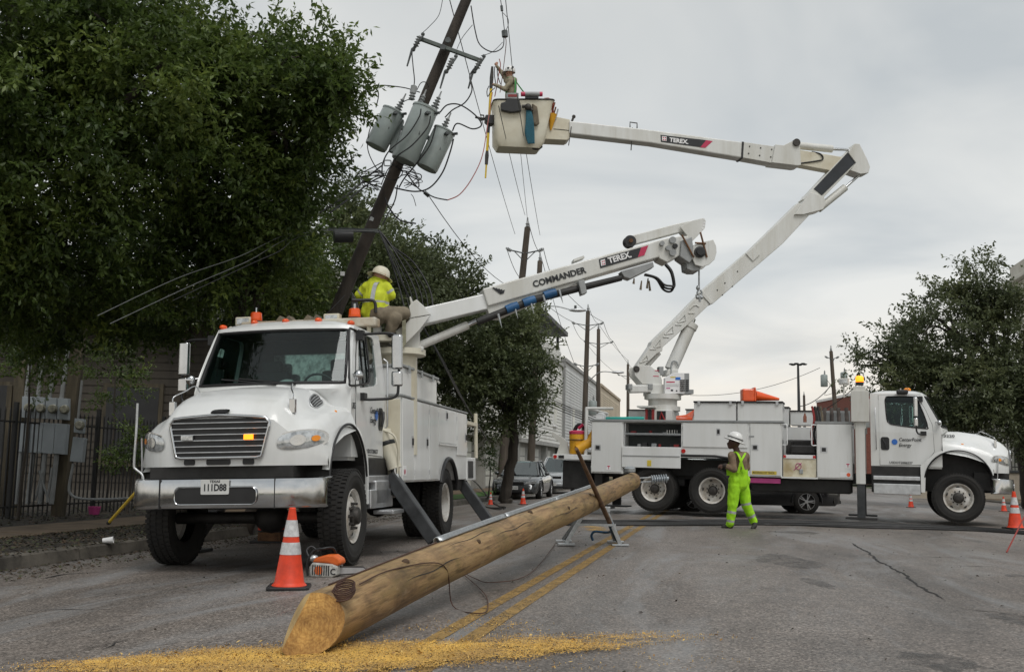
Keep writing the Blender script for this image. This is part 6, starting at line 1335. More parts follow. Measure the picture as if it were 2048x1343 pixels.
wire([(800, 340, -.4), (825, 345, -.4), (842, 350, -.4), (838, 360, -.4), (815, 350, -.4), (800, 352, -.4)]); wire([(812, 345, -.4), (835, 375, -.4), (850, 385, -.4), (870, 395, -.3), (895, 400, -.3)], .012)
wire([(895, 400, -.3), (920, 388, 0), (945, 355, .8), (965, 310, 2.0), (975, 250, 4.0), (985, 185, 6.5)], .010, m='redwire', nm='red_cable')
wire([(770, 395, -.3), (778, 415, -.3), (800, 440, -.3), (832, 447, -.3)], .014); wire([(795, 370, -.3), (790, 400, -.3), (775, 430, -.3), (765, 450, -.3)], .012); wire([(762, 370, -.3), (775, 340, -.3), (790, 330, -.35), (805, 345, -.4), (790, 360, -.3), (768, 355, -.3)], .009); wire([(822, 388, -.4), (827, 395, -.4), (832, 412, -.4)], .006)
for k in range(9):
    wire([(762+k*2, 345+rng.uniform(-6, 8), -.3), (730+rng.uniform(-15, 12), 352+rng.uniform(-8, 12), -.35), (716+rng.uniform(0, 30), 366+rng.uniform(-10, 8), -.3), (755+rng.uniform(0, 12), 372+rng.uniform(-10, 10), -.25)], .007)
for k in range(6):
    wire([(790+k*2, 330+rng.uniform(-6, 12), -.35), (815+rng.uniform(0, 12), 340+rng.uniform(-8, 14), -.4), (835+rng.uniform(-8, 12), 365+rng.uniform(-10, 10), -.4), (800+rng.uniform(0, 12), 365+rng.uniform(-10, 12), -.35)], .006)
b = MB(); b.tube([w6(849, 384, -.3), w6(858, 392, -.3)], .035, 7); b.build('splice', W['hard'], lp); b = MB(); c = w6(775, 326, -.3); b.tube(ringpath(lambda a, q: c+Vector((.06*a, 0, .05*q)), 12, 6), .012, 5, closed=True); b.build('clevis', W['galv'], lp)
# bracket with spool and the bundle of downed lines at mid height
b = MB(); b.beam(w6(658, 458, -.2), w6(756, 462, -.25), .06, .06); b.build('line_bracket', W['hard'], lp)
b = MB(); b.cyl(w6(668, 473, -.5), w6(705, 472, -.4), .11, n=16); b.build('splice_case', W['black'], lp, smooth=40)
for pts in ([(742, 432), (748, 436), (746, 442), (738, 440)],): b = MB(); b.add([w6(x, y, -.21) for x, y in pts], [(0, 1, 2, 3)]); b.build('pole_tag', W['galv'], lp)
b = MB(); b.box(w6(685, 547, -.24), (.07, .03, .07)); b.build('pole_marker', W['wink'], lp)
for k in range(7):
    wire([(758, 460, -.25), (770+k*2, 490+rng.uniform(-8, 8), -.3), (785+k*7, 530+rng.uniform(-6, 6), -.6), (800+k*10, 580, -1.0), (812+k*9, 628, -1.4)], .008 if k % 3 else .014, nm='downed_line')
wire([(757, 460, -.25), (830, 620, -1.2), (880, 715, -.6), (925, 800, 1.5), (965, 862, 4.5)], .014, nm='downed_line'); wire([(757, 460, -.25), (835, 630, -1.0), (888, 725, 0), (935, 815, 2), (975, 880, 5)], .012, nm='downed_line')
for k, (a, c) in enumerate((((600, 462), (355, 556)), ((607, 466), (380, 572)), ((612, 470), (505, 526)))):
    wire([(757, 462, -.2), (a[0], a[1], -1.5), ((a[0]+c[0])/2, (a[1]+c[1])/2+4, -3), (c[0], c[1], -4.2), (c[0]-160, c[1]+75, -5.5)], .010, m='galvw' if k < 2 else 'wire', nm='service_drop') if 'galvw' in W else None
W['galvw'] = mat('weathered_wire', (.12, .125, .125), .6)
for k, (a, c) in enumerate((((600, 462), (355, 556)), ((607, 466), (380, 572)), ((612, 470), (505, 526)))):
    wire([(757, 462, -.2), (a[0], a[1], -1.5), ((a[0]+c[0])/2, (a[1]+c[1])/2+4, -3), (c[0], c[1], -4.2), (c[0]-160, c[1]+75, -5.5)], .005, m='galvw' if k < 2 else 'wire', nm='service_drop')
wire([(690, 590, -.3), (640, 640, -.8), (580, 690, -1.2)], .006, nm='service_drop')
wire([(886, -5, -.2), (878, 30, -.2), (860, 52, -.25), (845, 66, -.3)], .006); wire([(942, 12, -.2), (950, 60, -.3), (960, 90, -.35), (985, 104, -.4), (1005, 95, 0), (1008, 75, 1.5)], .011); wire([(945, 50, -.2), (925, 75, -.2), (914, 98, -.3)], .006); wire([(962, 112, -.3), (985, 104, -.2), (1005, 85, 1.0)], .006)
b = MB(); b.tube([w6(1009, 62, 1.5), w6(1010, 74, 1.5)], .06, 8); b.build('hot_clamp', W['hard'], lp); b = MB(); b.tube([w6(1003, 12, 1.5), w6(1004, 22, 1.5)], .03, 6); b.build('hot_clamp', W['hard'], lp); wire([(1000, -8, 1.5), (1004, 20, 1.5), (1009, 62, 1.5)], .008, nm='overhead_tap'); wire([(1010, 74, 1.5), (1012, 90, 3), (1005, 150, 6), (1000, 185, 7)], .009, m='redwire', nm='red_cable')
wire([(1006, 26, 1.5), (1016, 38, 1.5), (1016, 52, 1.5), (1011, 62, 1.5)], .006)
# ================================================================== PEOPLE (one continuous skin each)
def figure(name, base, prims, mats, label, voxel=.013, fold=.009):
    """prims: (p0, p1, r0, r1, region[, bands]) tapered capsules; the union is remeshed to one surface and painted by region"""
    b = MB()
    for q in prims:
        p0, p1, r0, r1 = Vector(q[0])-base, Vector(q[1])-base, q[2], q[3]; d = p1-p0; L_ = d.length
        if L_ < 1e-4: b.ball(p0, r0, 14); continue
        path = [p0-d.normalized()*r0*.98]; rad = [r0*.12]
        for a in (70, 45, 20): path.append(p0-d.normalized()*r0*sin(radians(a))); rad.append(r0*cos(radians(a)))
        path += [p0, p0.lerp(p1, .5), p1]; rad += [r0, (r0+r1)/2, r1]
        for a in (20, 45, 70): path.append(p1+d.normalized()*r1*sin(radians(a))); rad.append(r1*cos(radians(a)))
        path.append(p1+d.normalized()*r1*.98); rad.append(r1*.12); b.tube(path, rad, 14)
    o = b.build(name, mats[0]); m = o.modifiers.new('skin', 'REMESH'); m.mode = 'VOXEL'; m.voxel_size = voxel; m.use_smooth_shade = True
    sm = o.modifiers.new('smooth', 'SMOOTH'); sm.factor = .5; sm.iterations = 4
    dg = bpy.context.evaluated_depsgraph_get(); me = bpy.data.meshes.new_from_object(o.evaluated_get(dg)); bpy.data.objects.remove(o, do_unlink=True)
    nv = len(me.vertices); co = np.empty(nv*3, 'f'); me.vertices.foreach_get('co', co); co = co.reshape(-1, 3); nf = len(me.polygons)
    no = np.empty(nv*3, 'f'); me.vertices.foreach_get('normal', no); no = no.reshape(-1, 3); fc = np.empty(nf*3, 'f'); me.polygons.foreach_get('center', fc); fc = fc.reshape(-1, 3)
    def near(P):
        best = np.full(len(P), 9e9); idx = np.zeros(len(P), int); tt = np.zeros(len(P))
        for i, q in enumerate(prims):
            p0 = np.array(Vector(q[0])-base); p1 = np.array(Vector(q[1])-base); d = p1-p0; l2 = max(d@d, 1e-9); t = np.clip((P-p0)@d/l2, 0, 1)
            ds = np.linalg.norm(P-(p0+t[:, None]*d), axis=1)-(q[2]+(q[3]-q[2])*t); k = ds < best; best[k] = ds[k]; idx[k] = i; tt[k] = t[k]
        return idx, tt
    idx, tt = near(fc); mi = np.zeros(nf, int)
    for i, q in enumerate(prims):
        k = idx == i; mi[k] = q[4]
        if len(q) > 5:
            for t0, t1, mm in q[5]: mi[k & (tt >= t0) & (tt <= t1)] = mm
    vi, vt = near(co); cloth = np.array([1.0 if prims[i][4] not in (0,) else 0.0 for i in vi])
    nz = np.array([mnoise.noise(Vector(p)*9)+.7*mnoise.noise(Vector((p[0]*22, p[1]*22, p[2]*12))) for p in co.tolist()])
    co += no*(nz*cloth*fold)[:, None]; me.vertices.foreach_set('co', co.ravel().astype('f'))
    me.materials.clear()
    for m in mats: me.materials.append(m)
    me.polygons.foreach_set('material_index', mi.astype('i')); me.polygons.foreach_set('use_smooth', [True]*nf); me.update()
    r = bpy.data.objects.new(name, me); COL.objects.link(r); r.location = base; return tag(r, label, 'person', 'utility workers')
W['hivis'] = mat('lime_hi_vis', (.36, .72, .012), .75, var=.12, scale=6, bump=.3, bscale=40, dark=(.24, .52, .01))
W['hivisy'] = mat('yellow_hi_vis', (.58, .66, .03), .75, var=.12, scale=6, bump=.3, bscale=40, dark=(.46, .50, .02))
W['tan'] = mat('tan_work_shirt', (.21, .15, .095), .9, var=.2, scale=9, bump=.5, dark=(.13, .09, .055))
W['khaki'] = mat('khaki_cloth', (.20, .165, .115), .85, var=.15, scale=9, bump=.3)
W['khakishirt'] = mat('khaki_shirt', (.27, .235, .165), .85, var=.12, scale=9, bump=.3)
W['reflect'] = mat('reflective_tape', (.42, .43, .43), .35, .3, var=.1, scale=20)
W['boot'] = mat('dark_boots', (.02, .018, .016), .7)
W['hatw'] = mat('white_hard_hat', (.74, .74, .72), .35, var=.04, coat=.3)
W['hair'] = mat('dark_hair', (.02, .014, .01), .8)
def hand(w, d, up_, side, s=1.0, curl=.6, reg=0):
    """palm and five separate bent fingers; w wrist, d direction of the hand, up_ back of the hand, side thumb side"""
    w = Vector(w); d = Vector(d).normalized(); up_ = Vector(up_); up_ = (up_-d*up_.dot(d)).normalized(); c = d.cross(up_).normalized()*side
    out = [(w, w+d*.05*s, .026*s, .034*s, reg), (w+d*.05*s+c*.02*s, w+d*.085*s+c*.025*s, .02*s, .014*s, reg), (w+d*.05*s-c*.02*s, w+d*.08*s-c*.028*s, .02*s, .014*s, reg)]
    for k, ln in enumerate((.036, .042, .039, .031)):
        p = w+d*.085*s+c*(.032-.021*k)*s; q = p+(d*cos(curl)-up_*sin(curl))*ln*s; r = q+(d*cos(curl*2.1)-up_*sin(curl*2.1))*ln*.85*s; out += [(p, q, .0095*s, .009*s, reg), (q, r, .009*s, .0075*s, reg)]
    p = w+d*.03*s+c*.03*s; q = p+(d*.6+c*.7-up_*.3).normalized()*.04*s; r = q+(d*.9+c*.1-up_*.5).normalized()*.032*s; out += [(p, q, .012*s, .011*s, reg), (q, r, .011*s, .009*s, reg)]
    return out
def head(c, fwd, up_, skin, hair, eyes=None, s=1.0):
    """c centre of the head; face looks along fwd"""
    c = Vector(c); f = Vector(fwd).normalized(); u = Vector(up_); u = (u-f*u.dot(f)).normalized(); r = f.cross(u)
    P = lambda a, b_, k: c+f*a*s+r*b_*s+u*k*s
    return [(P(-.02, 0, .03), P(.015, 0, .03), .098*s, .088*s, skin), (P(-.015, 0, .055), P(-.03, 0, .06), .096*s, .09*s, hair), (P(.03, 0, -.04), P(.05, 0, -.07), .066*s, .045*s, skin), (P(.06, 0, -.085), P(.07, 0, -.09), .028*s, .022*s, hair if hair != skin else skin),
            (P(.095, 0, .01), P(.118, 0, -.022), .012*s, .018*s, skin), (P(.09, .03, .018), P(.09, .034, .018), .014*s, .012*s, skin), (P(.09, -.03, .018), P(.09, -.034, .018), .014*s, .012*s, skin),
            (P(.102, -.018, -.055), P(.102, .018, -.055), .010*s, .010*s, skin), (P(-.005, .088, .0), P(-.015, .098, .02), .016*s, .02*s, skin), (P(-.005, -.088, .0), P(-.015, -.098, .02), .016*s, .02*s, skin)]
def hard_hat(parent, base, c, fwd, up_, full=True, s=1.0, band=None, m='hatw', drop=.03):
    c = Vector(c)-base; f = Vector(fwd).normalized(); u = Vector(up_); u = (u-f*u.dot(f)).normalized(); r = f.cross(u); c = c+u*drop*s
    def P(a, z, rad, el=1.12): return c+f*cos(a)*rad*el*s+r*sin(a)*rad*s+u*z*s
    n = 30; rings = []
    prof = [(.118, -.005), (.118, .02), (.112, .06), (.095, .098), (.066, .125), (.03, .138), (.002, .141)]
    b = MB(); rows = [[P(2*pi*j/n, z, rad) for j in range(n+1)] for rad, z in prof]; b.grid(rows)
    brim = []
    for j in range(n+1):
        a = 2*pi*j/n; e = (.055 if full else (.06*max(0, cos(a))**1.5+.008)); brim.append((P(a, .0, .116), P(a, -.012-.2*e, .116+e)))
    b.grid([[q[0] for q in brim], [q[1] for q in brim]]); o = b.build('hard_hat', W[m], parent, smooth=50, solid=.004)
    b = MB(); b.tube([P(2*pi*j/12, .137-.002*abs(k), .0)+f*(.11*k) for j in (0,) for k in (-1, -.5, 0, .5, 1)], .012, 6)
    if band:
        q = MB(); q.tube([P(2*pi*j/n, .028+.02*cos(2*pi*j/n)*0, .121) for j in range(n)], .009, 6, closed=True); q.build('hat_band', W[band], o, smooth=60)
    return o
# ---- A: worker in lime bib overalls walking left before the bucket truck
YA = 19.25; sA = 1.0
a_ = lambda px, py, d=0.0: at(px, py, YA+d)
bA = gp(1478, 1056); bA.z = 0.0; bA = Vector((a_(1478, 1056).x, YA, gz(4.3, YA)))
fA = Vector((-.86, .46, .22)); 
neck = a_(1474, 903); chest = a_(1478, 922); waist = a_(1479, 950); hip = a_(1477, 972)
PA = head(a_(1467, 887), fA, (0.12, 0, 1), 0, 5)
PA += [(a_(1471, 893), a_(1476, 908), .055, .065, 0), (a_(1466, 912, -.02), a_(1491, 912, .14), .095, .09, 1), (a_(1478, 918), a_(1480, 945, .02), .155, .155, 1), (a_(1479, 942, .02), a_(1478, 966, .02), .165, .16, 2),
       # near arm, bent with the hand before the belly
       (a_(1463, 910, -.16), a_(1468, 938, -.2), .075, .062, 1), (a_(1468, 938, -.2), a_(1449, 931, -.16), .062, .05, 1, [(.84, 1.0, 5)]),
       # far arm
       (a_(1492, 911, .2), a_(1494, 935, .25), .07, .06, 1), (a_(1494, 935, .25), a_(1474, 938, .3), .055, .045, 1),
       (a_(1470, 960, -.02), a_(1487, 960, .10), .13, .13, 2),
       # legs
       (a_(1469, 970, -.02), a_(1465, 1010, -.02), .122, .10, 2), (a_(1465, 1010, -.02), a_(1460, 1046, .0), .095, .078, 2, [(.30, .44, 3), (.80, .93, 3)]),
       (a_(1485, 970, .08), a_(1493, 1010, .10), .122, .095, 2, [(.86, .97, 3)]), (a_(1493, 1010, .10), a_(1507, 1041, .14), .092, .076, 2, [(.60, .76, 3)]),
       # boots
       (a_(1463, 1051, .0), a_(1446, 1053.5, .03), .045, .036, 4), (a_(1508, 1044, .14), a_(1510, 1051, .05), .05, .045, 4), (a_(1510, 1051, .05), a_(1504, 1056, -.04), .045, .03, 4)]
PA += hand(a_(1448, 931, -.16), (-1, .3, -.1), (-.1, -.6, .6), -1, 1.05, .9, 0)
pA = figure('person', bA, PA, [W['skind'], W['tan'], W['hivis'], W['reflect'], W['boot'], W['hair']], 'worker in lime bib overalls and white hard hat walking left before the bucket truck')
hard_hat(pA, bA, a_(1469, 881), fA+Vector((0, 0, .10)), (.25, 0, 1), True, 1.12, 'black', drop=.02)
b = MB()
for path in ([(1465, 925, -.17), (1463, 908, -.13), (1470, 903, -.04), (1478, 912, -.16), (1484, 930, -.17), (1488, 945, -.16)], [(1490, 905, .04), (1488, 910, -.12), (1482, 922, -.18), (1476, 945, -.16)]):
    P = smoothpath([a_(*p)-bA for p in path], 6); rows = [[], []]
    for p in P: rows[0].append(p+Vector((-.022, -.012, 0))); rows[1].append(p+Vector((.022, -.012, 0)))
    b2_ = MB(); b2_.grid(rows); b2_.build('suspender', W['hivis'], pA, solid=.012)
P = [a_(*p)-bA for p in ((1461, 921, -.1), (1455, 935, .02), (1456, 950, .06))]
b = MB(); b.grid([[p+Vector((-.03, -.03, 0)) for p in P], [p+Vector((.07, -.06, 0)) for p in P]]); b.build('bib_front', W['hivis'], pA, solid=.015)
# ---- B: operator in yellow shirt on the derrick seat
YB = 13.55
c_ = lambda zx, zy, d=0.0: at(660+zx/7.459, 520+zy/7.459, YB+d)
bB = c_(620, 870); fB = Vector((.72, .62, -.30))
PBp = head(c_(765, 255), fB, (.25, .1, 1), 0, 5, .98)
PBp += [(c_(735, 300), c_(700, 350), .06, .07, 0), (c_(560, 405, -.0), c_(800, 390, -.02), .085, .085, 1), (c_(690, 400), c_(690, 560), .15, .175, 1, []), (c_(690, 560), c_(680, 700), .18, .185, 1, [(.42, .68, 3)]), (c_(680, 690), c_(650, 790), .185, .175, 1),
        (c_(820, 390, -.03), c_(905, 520, .0), .085, .075, 1, [(.55, .80, 3)]), (c_(905, 520, .0), c_(872, 400, .16), .072, .052, 1),
        (c_(540, 420, .02), c_(430, 520, .06), .08, .068, 1, [(.55, .75, 3)]), (c_(430, 520, .06), c_(415, 610, .16), .062, .045, 1),
        (c_(700, 800, -.02), c_(760, 800, .05), .17, .15, 2), (c_(770, 800, -.04), c_(1100, 800, .1), .125, .095, 2), (c_(770, 820, .15), c_(1120, 790, .35), .12, .09, 2),
        (c_(960, 870, -.02), c_(900, 1040, .0), .105, .075, 2), (c_(1110, 800, .3), c_(1060, 960, .35), .09, .07, 2), (c_(900, 1040), c_(905, 1085), .07, .06, 4), (c_(905, 1085), c_(960, 1105, .04), .05, .035, 4)]
PBp += hand(c_(872, 395, .16), (-.25, -.1, 1), (1, -.3, .2), 1, 1.0, .7, 0)+hand(c_(415, 615, .16), (-.1, .1, -1), (-1, -.3, .0), 1, 1.0, .7, 0)
pB = figure('person', bB, PBp, [W['skin'], W['hivisy'], W['khaki'], W['reflect'], W['boot'], W['hair']], 'worker in yellow high visibility shirt seated at the derrick controls')
hard_hat(pB, bB, c_(755, 225), fB, (.18, .1, 1), True, .98, None, m='cream', drop=-.01)
P = smoothpath([c_(735, 318, -.075)-bB, c_(690, 345, -.15)-bB, c_(660, 420, -.165)-bB, c_(640, 520, -.18)-bB, c_(630, 590, -.19)-bB], 6)
b = MB(); b.grid([[p+Vector((-.028, -.012, 0)) for p in P], [p+Vector((.028, -.012, 0)) for p in P]]); b.build('reflective_stripe', W['reflect'], pB, solid=.006)
# ---- C: line worker in the bucket
YC = by(1015)
e_ = lambda zx, zy, d=0.0: at(960+zx/6.1045, 120+(zy-12)/6.1045, YC+d)
bC = e_(370, 560); fC = Vector((-.80, .50, .12))
PC = head(e_(365, 165), fC, (0, 0, 1), 0, 5, 1.0)
PC += [(e_(368, 200), e_(372, 240), .058, .065, 0), (e_(325, 262, .1), e_(415, 262, -.08), .085, .09, 1), (e_(378, 280), e_(378, 440), .155, .145, 1), (e_(378, 440), e_(378, 560), .15, .16, 2), (e_(350, 560, .0), e_(350, 900, .0), .12, .09, 2), (e_(405, 560, -.05), e_(405, 900, .05), .12, .09, 2),
       (e_(325, 250, .14), e_(262, 160, .2), .07, .058, 1), (e_(262, 160, .2), e_(205, 92, .12), .055, .042, 1),
       (e_(392, 270, -.16), e_(305, 368, -.2), .075, .06, 1), (e_(305, 368, -.2), e_(178, 315, -.1), .058, .042, 1), (e_(350, 900), e_(320, 915, -.05), .06, .05, 4), (e_(405, 900, .05), e_(375, 915, 0), .06, .05, 4)]
PC += hand(e_(204, 90, .12), (-.4, 0, 1), (-.6, -.7, 0), 1, 1.1, 1.1, 0)+hand(e_(176, 314, -.1), (-1, .1, .2), (0, -.3, 1), -1, 1.1, 1.2, 0)
pC = figure('person', bC, PC, [W['skin'], W['khakishirt'], W['khaki'], W['reflect'], W['boot'], W['hair']], 'line worker in khaki shirt and white hard hat standing in the bucket')
hh = hard_hat(pC, bC, e_(365, 150), fC, (0, 0, 1), False, 1.1, None, drop=-.015)
for k, (zx, zy) in enumerate(((345, 110), (385, 115), (400, 100))): b = MB(); b.ball(e_(zx, zy, -.125)-bC, (.03, .01, .028)); b.build('hat_sticker', W['ink'] if k != 1 else W['grey'], hh, smooth=60)
for path in ([(330, 250, -.02), (350, 230, -.1), (395, 225, -.08), (425, 250, -.12), (432, 330, -.14), (425, 440, -.12)], [(320, 300, .0), (315, 380, -.06), (325, 445, -.08)]):
    P = smoothpath([e_(*p)-bC for p in path], 5); b = MB(); b.grid([[p+Vector((-.018, -.03, 0)) for p in P], [p+Vector((.022, -.03, .0)) for p in P]]); b.build('harness_strap', W['fabricgreen'], pC, solid=.01)
P = smoothpath([e_(*p)-bC for p in ((415, 240, .05), (470, 320, .05), (530, 400, .05), (578, 460, .05))], 5); b = MB(); b.tube(P, .017, 6); b.build('lanyard', W['fabricgreen'], pC, smooth=60)
# hot stick held by the line worker
hs0 = e_(150, 95, -.12); hs1 = at(971, 356, YC-.12)
st = empty('hot_stick', tuple(hs1), 'long yellow hot stick held upright beside the bucket', 'hot stick')
d_ = hs0-hs1
b = MB(); b.tube([d_*.0, d_*.12], .022, 8); b.build('stick_end', W['yellowrod'], st, smooth=60); b = MB(); b.tube([d_*.12, d_*.2, d_*.24], [.04, .05, .035], 8); b.build('stick_coupling', W['hub'], st, smooth=60)
b = MB(); b.tube([d_*.24, d_*.5, d_*.8], .034, 8); b.build('stick_shaft', W['yellowrod'], st, smooth=60); b = MB(); b.tube([d_*.4, d_*.48], .037, 8); b.build('stick_grip', W['black'], st, smooth=60); b = MB(); b.tube([d_*.8, d_*.9, d_*1.0], [.04, .05, .03], 8); b.build('stick_head', W['hub'], st, smooth=60)
for k, pts in enumerate(([(180, 95), (175, 180), (185, 260), (190, 300)], [(235, 0), (250, 80), (225, 200), (205, 330), (180, 460)], [(210, 120), (215, 200), (240, 280), (255, 310)], [(110, 330), (85, 390), (95, 460), (130, 400), (185, 350)])):
    b = MB(); b.tube(smoothpath([e_(*p, -.05*k)-hs1 for p in pts], 5), .012, 5); b.build('stick_lead', W['wire'] if k != 1 else W['redwire'], st, smooth=60)
# ================================================================== PARKED CARS
def make_car(name, label, loc, heading, paint, roof=1.45, length=4.9, width=1.82, suv=False, plate='N4K 0521', wiper=True):
    """x forward, origin on the ground at the middle of the car"""
    root = empty(name, loc, label, 'car'); root.rotation_euler = (0, 0, heading); hl = length/2; hw = width/2
    belt = .98 if suv else .90; bon = .95 if suv else .80
    xs = [-hl, -hl+.08, -hl+.35, -1.35, -.6, .2, .9, 1.25, hl-.5, hl-.15, hl]
    top = [belt-.25, belt-.04, belt+.04, belt+.05, belt+.02, belt, belt, bon+.06, bon, bon-.12, bon-.3]; wd = [.80, .90, .97, 1, 1, 1, 1, .99, .95, .86, .74]
    b = MB(); rows = []
    for x, z, w in zip(xs, top, wd):
        h = hw*w; zb = .22 if abs(x) < hl-.1 else .34
        half = [(h*.0, z), (h*.6, z-.0), (h*.86, z-.02), (h*.96, z-.09), (h, z-.22 if z-.22 > zb+.15 else zb+.2), (h*.995, zb+.16), (h*.93, zb), (0, zb)]
        rows.append([(x, y, zz) for y, zz in half]+[(x, -y, zz) for y, zz in half[::-1][1:-1]])
    k = len(rows[0]); b.add([p for r in rows for p in r], [(i*k+j, i*k+(j+1) % k, (i+1)*k+(j+1) % k, (i+1)*k+j) for i in range(len(rows)-1) for j in range(k)]+[tuple(range(k))[::-1], tuple((len(rows)-1)*k+j for j in range(k))])
    body = b.build('body', paint, root, smooth=50)
    # greenhouse
    rx0 = -hl+.15 if suv else -1.75; tx0, tx1 = (-hl+.45, .15) if suv else (-1.05, .12); fx = 1.12
    g = [((rx0, hw*.80, belt+.02), (tx0, hw*.62, roof-.05)), ((-.5, hw*.93, belt+.0), (-.5, hw*.68, roof)), ((fx-.55, hw*.93, belt-.02), (tx1, hw*.64, roof-.04)), ((fx, hw*.80, belt-.02), (tx1+.06, hw*.56, roof-.05))]
    b = MB(); rows = [[(tx0-.02+(tx1+.08-tx0)*i/8, hw*.66*j/4, roof-.06+.07*(1-(j/4)**4)*(1-abs(i/4-1)**4)) for j in range(-4, 5)] for i in range(9)]; b.grid(rows); b.build('roof', paint, root, smooth=60)
    for sg in (-1, 1):
        P = [((p[0][0], sg*p[0][1], p[0][2]), (p[1][0], sg*p[1][1], p[1][2])) for p in g]
        b = MB(); b.add([q[0] for q in P]+[q[1] for q in P][::-1], [tuple(range(8))]); b.build('side_glass', W['dglass'], root)
        for q in P: b = MB(); b.cyl(q[0], q[1], .035, n=8); b.build('pillar', paint, root, smooth=60)
        b = MB(); b.tube([P[0][1], P[1][1], P[2][1], P[3][1]], .03, 6); b.build('roof_rail', paint, root, smooth=60)
        b = MB(); b.ball((fx-.5, sg*(hw+.08), belt+.06), (.07, .10, .07)); b.build('wing_mirror', paint, root, smooth=60)
        b = MB(); b.prism_x([(sg*hw*.42, bon-.24), (sg*hw*.86, bon-.20), (sg*hw*.88, bon-.09), (sg*hw*.5, bon-.14)], hl-.26, hl-.045); h_ = b.build('headlight', W['lens'], root, bevel=.02)
        b = MB(); b.bb((-hl-.01, sg*hw*.5, belt-.28), (-hl+.1, sg*hw*.86, belt-.1)); b.build('tail_lamp', W['red'], root, bevel=.02)
        for x in (hl-.92, -hl+.95):
            c = Vector((x, sg*(hw-.10), .33)); ax = Vector((0, sg, 0))
            b = MB(); b.lathe([(.2, -.1), (.31, -.1), (.33, -.06), (.335, 0), (.33, .07), (.30, .1), (.22, .105)], o=c, axis=ax, n=32); wh_ = b.build('wheel', W['rubber'], root, smooth=45)
            b = MB(); b.lathe([(.225, .10), (.215, .105), (.20, .06), (.19, .02), (.001, .02)], o=c, axis=ax, n=30); b.build('rim_barrel', W['hub'], wh_, smooth=45)
            b = MB()
            for s in range(5):
                for e in (-.09, .09):
                    a = 2*pi*s/5+e; b.beam(c+ax*.085+Vector((.03*cos(a), 0, .03*sin(a))), c+ax*.085+Vector((.21*cos(a+e*.6), 0, .21*sin(a+e*.6))), .02, .03, ax)
            b.lathe([(.215, .08), (.222, .10), (.205, .10)], o=c, axis=ax, n=30); b.lathe([(.05, .08), (.045, .105), (.001, .105)], o=c, axis=ax, n=14); b.build('alloy_spokes', W['alu'], wh_, smooth=45)
            b = MB(); b.tube([(x+.39*cos(t), sg*(hw+.002), .33+.39*sin(t)) for t in [radians(-5+i*19) for i in range(11)]], .025, 6); b.build('arch_lip', W['black'], root, smooth=60)
    b = MB(); b.add([(fx, -hw*.80, belt-.01), (fx+.06, 0, belt), (fx, hw*.80, belt-.01), (tx1+.06, hw*.57, roof-.05), (tx1+.1, 0, roof-.02), (tx1+.06, -hw*.57, roof-.05)], [(0, 1, 4, 5), (1, 2, 3, 4)]); b.build('windshield', W['cglass'], root)
    b = MB(); b.add([(rx0, -hw*.8, belt+.03), (rx0, hw*.8, belt+.03), (tx0, hw*.62, roof-.05), (tx0, -hw*.62, roof-.05)], [(0, 1, 2, 3)]); b.build('rear_glass', W['dglass'], root)
    b = MB(); b.bb((hl-.10, -hw*.40, bon-.25), (hl-.012, hw*.40, bon-.15)); b.build('grille', W['black'], root, bevel=.015)
    b = MB(); b.tube([(hl-.005, -hw*.4, bon-.14), (hl+.005, 0, bon-.13), (hl-.005, hw*.4, bon-.14)], .012, 6); b.build('grille_bar', W['chrome'], root)
    b = MB(); b.prism_z([(hl-.2, -hw*.9), (hl+.03, -hw*.6), (hl+.06, 0), (hl+.03, hw*.6), (hl-.2, hw*.9)], .26, .50); bp_ = b.build('front_bumper', paint, root, bevel=.05)
    b = MB(); b.bb((hl-.02, -.5, .28), (hl+.066, .5, .36)); b.build('lower_intake', W['black'], bp_)
    b = MB(); b.bb((hl+.055, -.155, .37), (hl+.07, .155, .50)); pl_ = b.build('license_plate', bpy.data.materials['plate_white'], root)
    text('plate_number', plate, .07, frame((hl+.0715, 0, .43), (0, 1, 0), (0, 0, 1)), W['ink'], pl_, .001, 0, .9, 'CENTER')
    b = MB(); b.bb((-.9, -hw*.7, .5), (.5, hw*.7, .85)); b.build('cabin', W['interior'], root)
    return root
W['cglass'] = glass('car_glass', (.16, .34, .32), .12)
W['carpaint'] = mat('dark_grey_car_paint', (.075, .08, .083), .25, .5, var=.1, coat=1)
W['silver'] = mat('silver_car_paint', (.42, .44, .45), .3, .5, var=.05, coat=1)
W['blackcar'] = mat('black_car_paint', (.012, .012, .013), .2, var=.1, coat=1)
hd = radians(-90)-radians(9.5)
p = at(1048, 990, 40); make_car('parked_sedan', 'dark grey sedan parked at the left kerb facing the camera', (p.x, p.y, -.12), hd, W['carpaint'])
p = at(1112, 980, 49); make_car('parked_suv', 'silver sport utility car parked behind the dark grey sedan', (p.x+.15, p.y, -.12), hd, W['silver'], roof=1.72, length=4.7, width=1.86, suv=True)
p = at(1613, 990, 26.5); make_car('parked_pickup', 'black car behind the bucket truck with only an alloy wheel in sight', (p.x-1.45, p.y+.9, -.03), radians(-3), W['blackcar'], roof=1.6, length=4.8, suv=True)
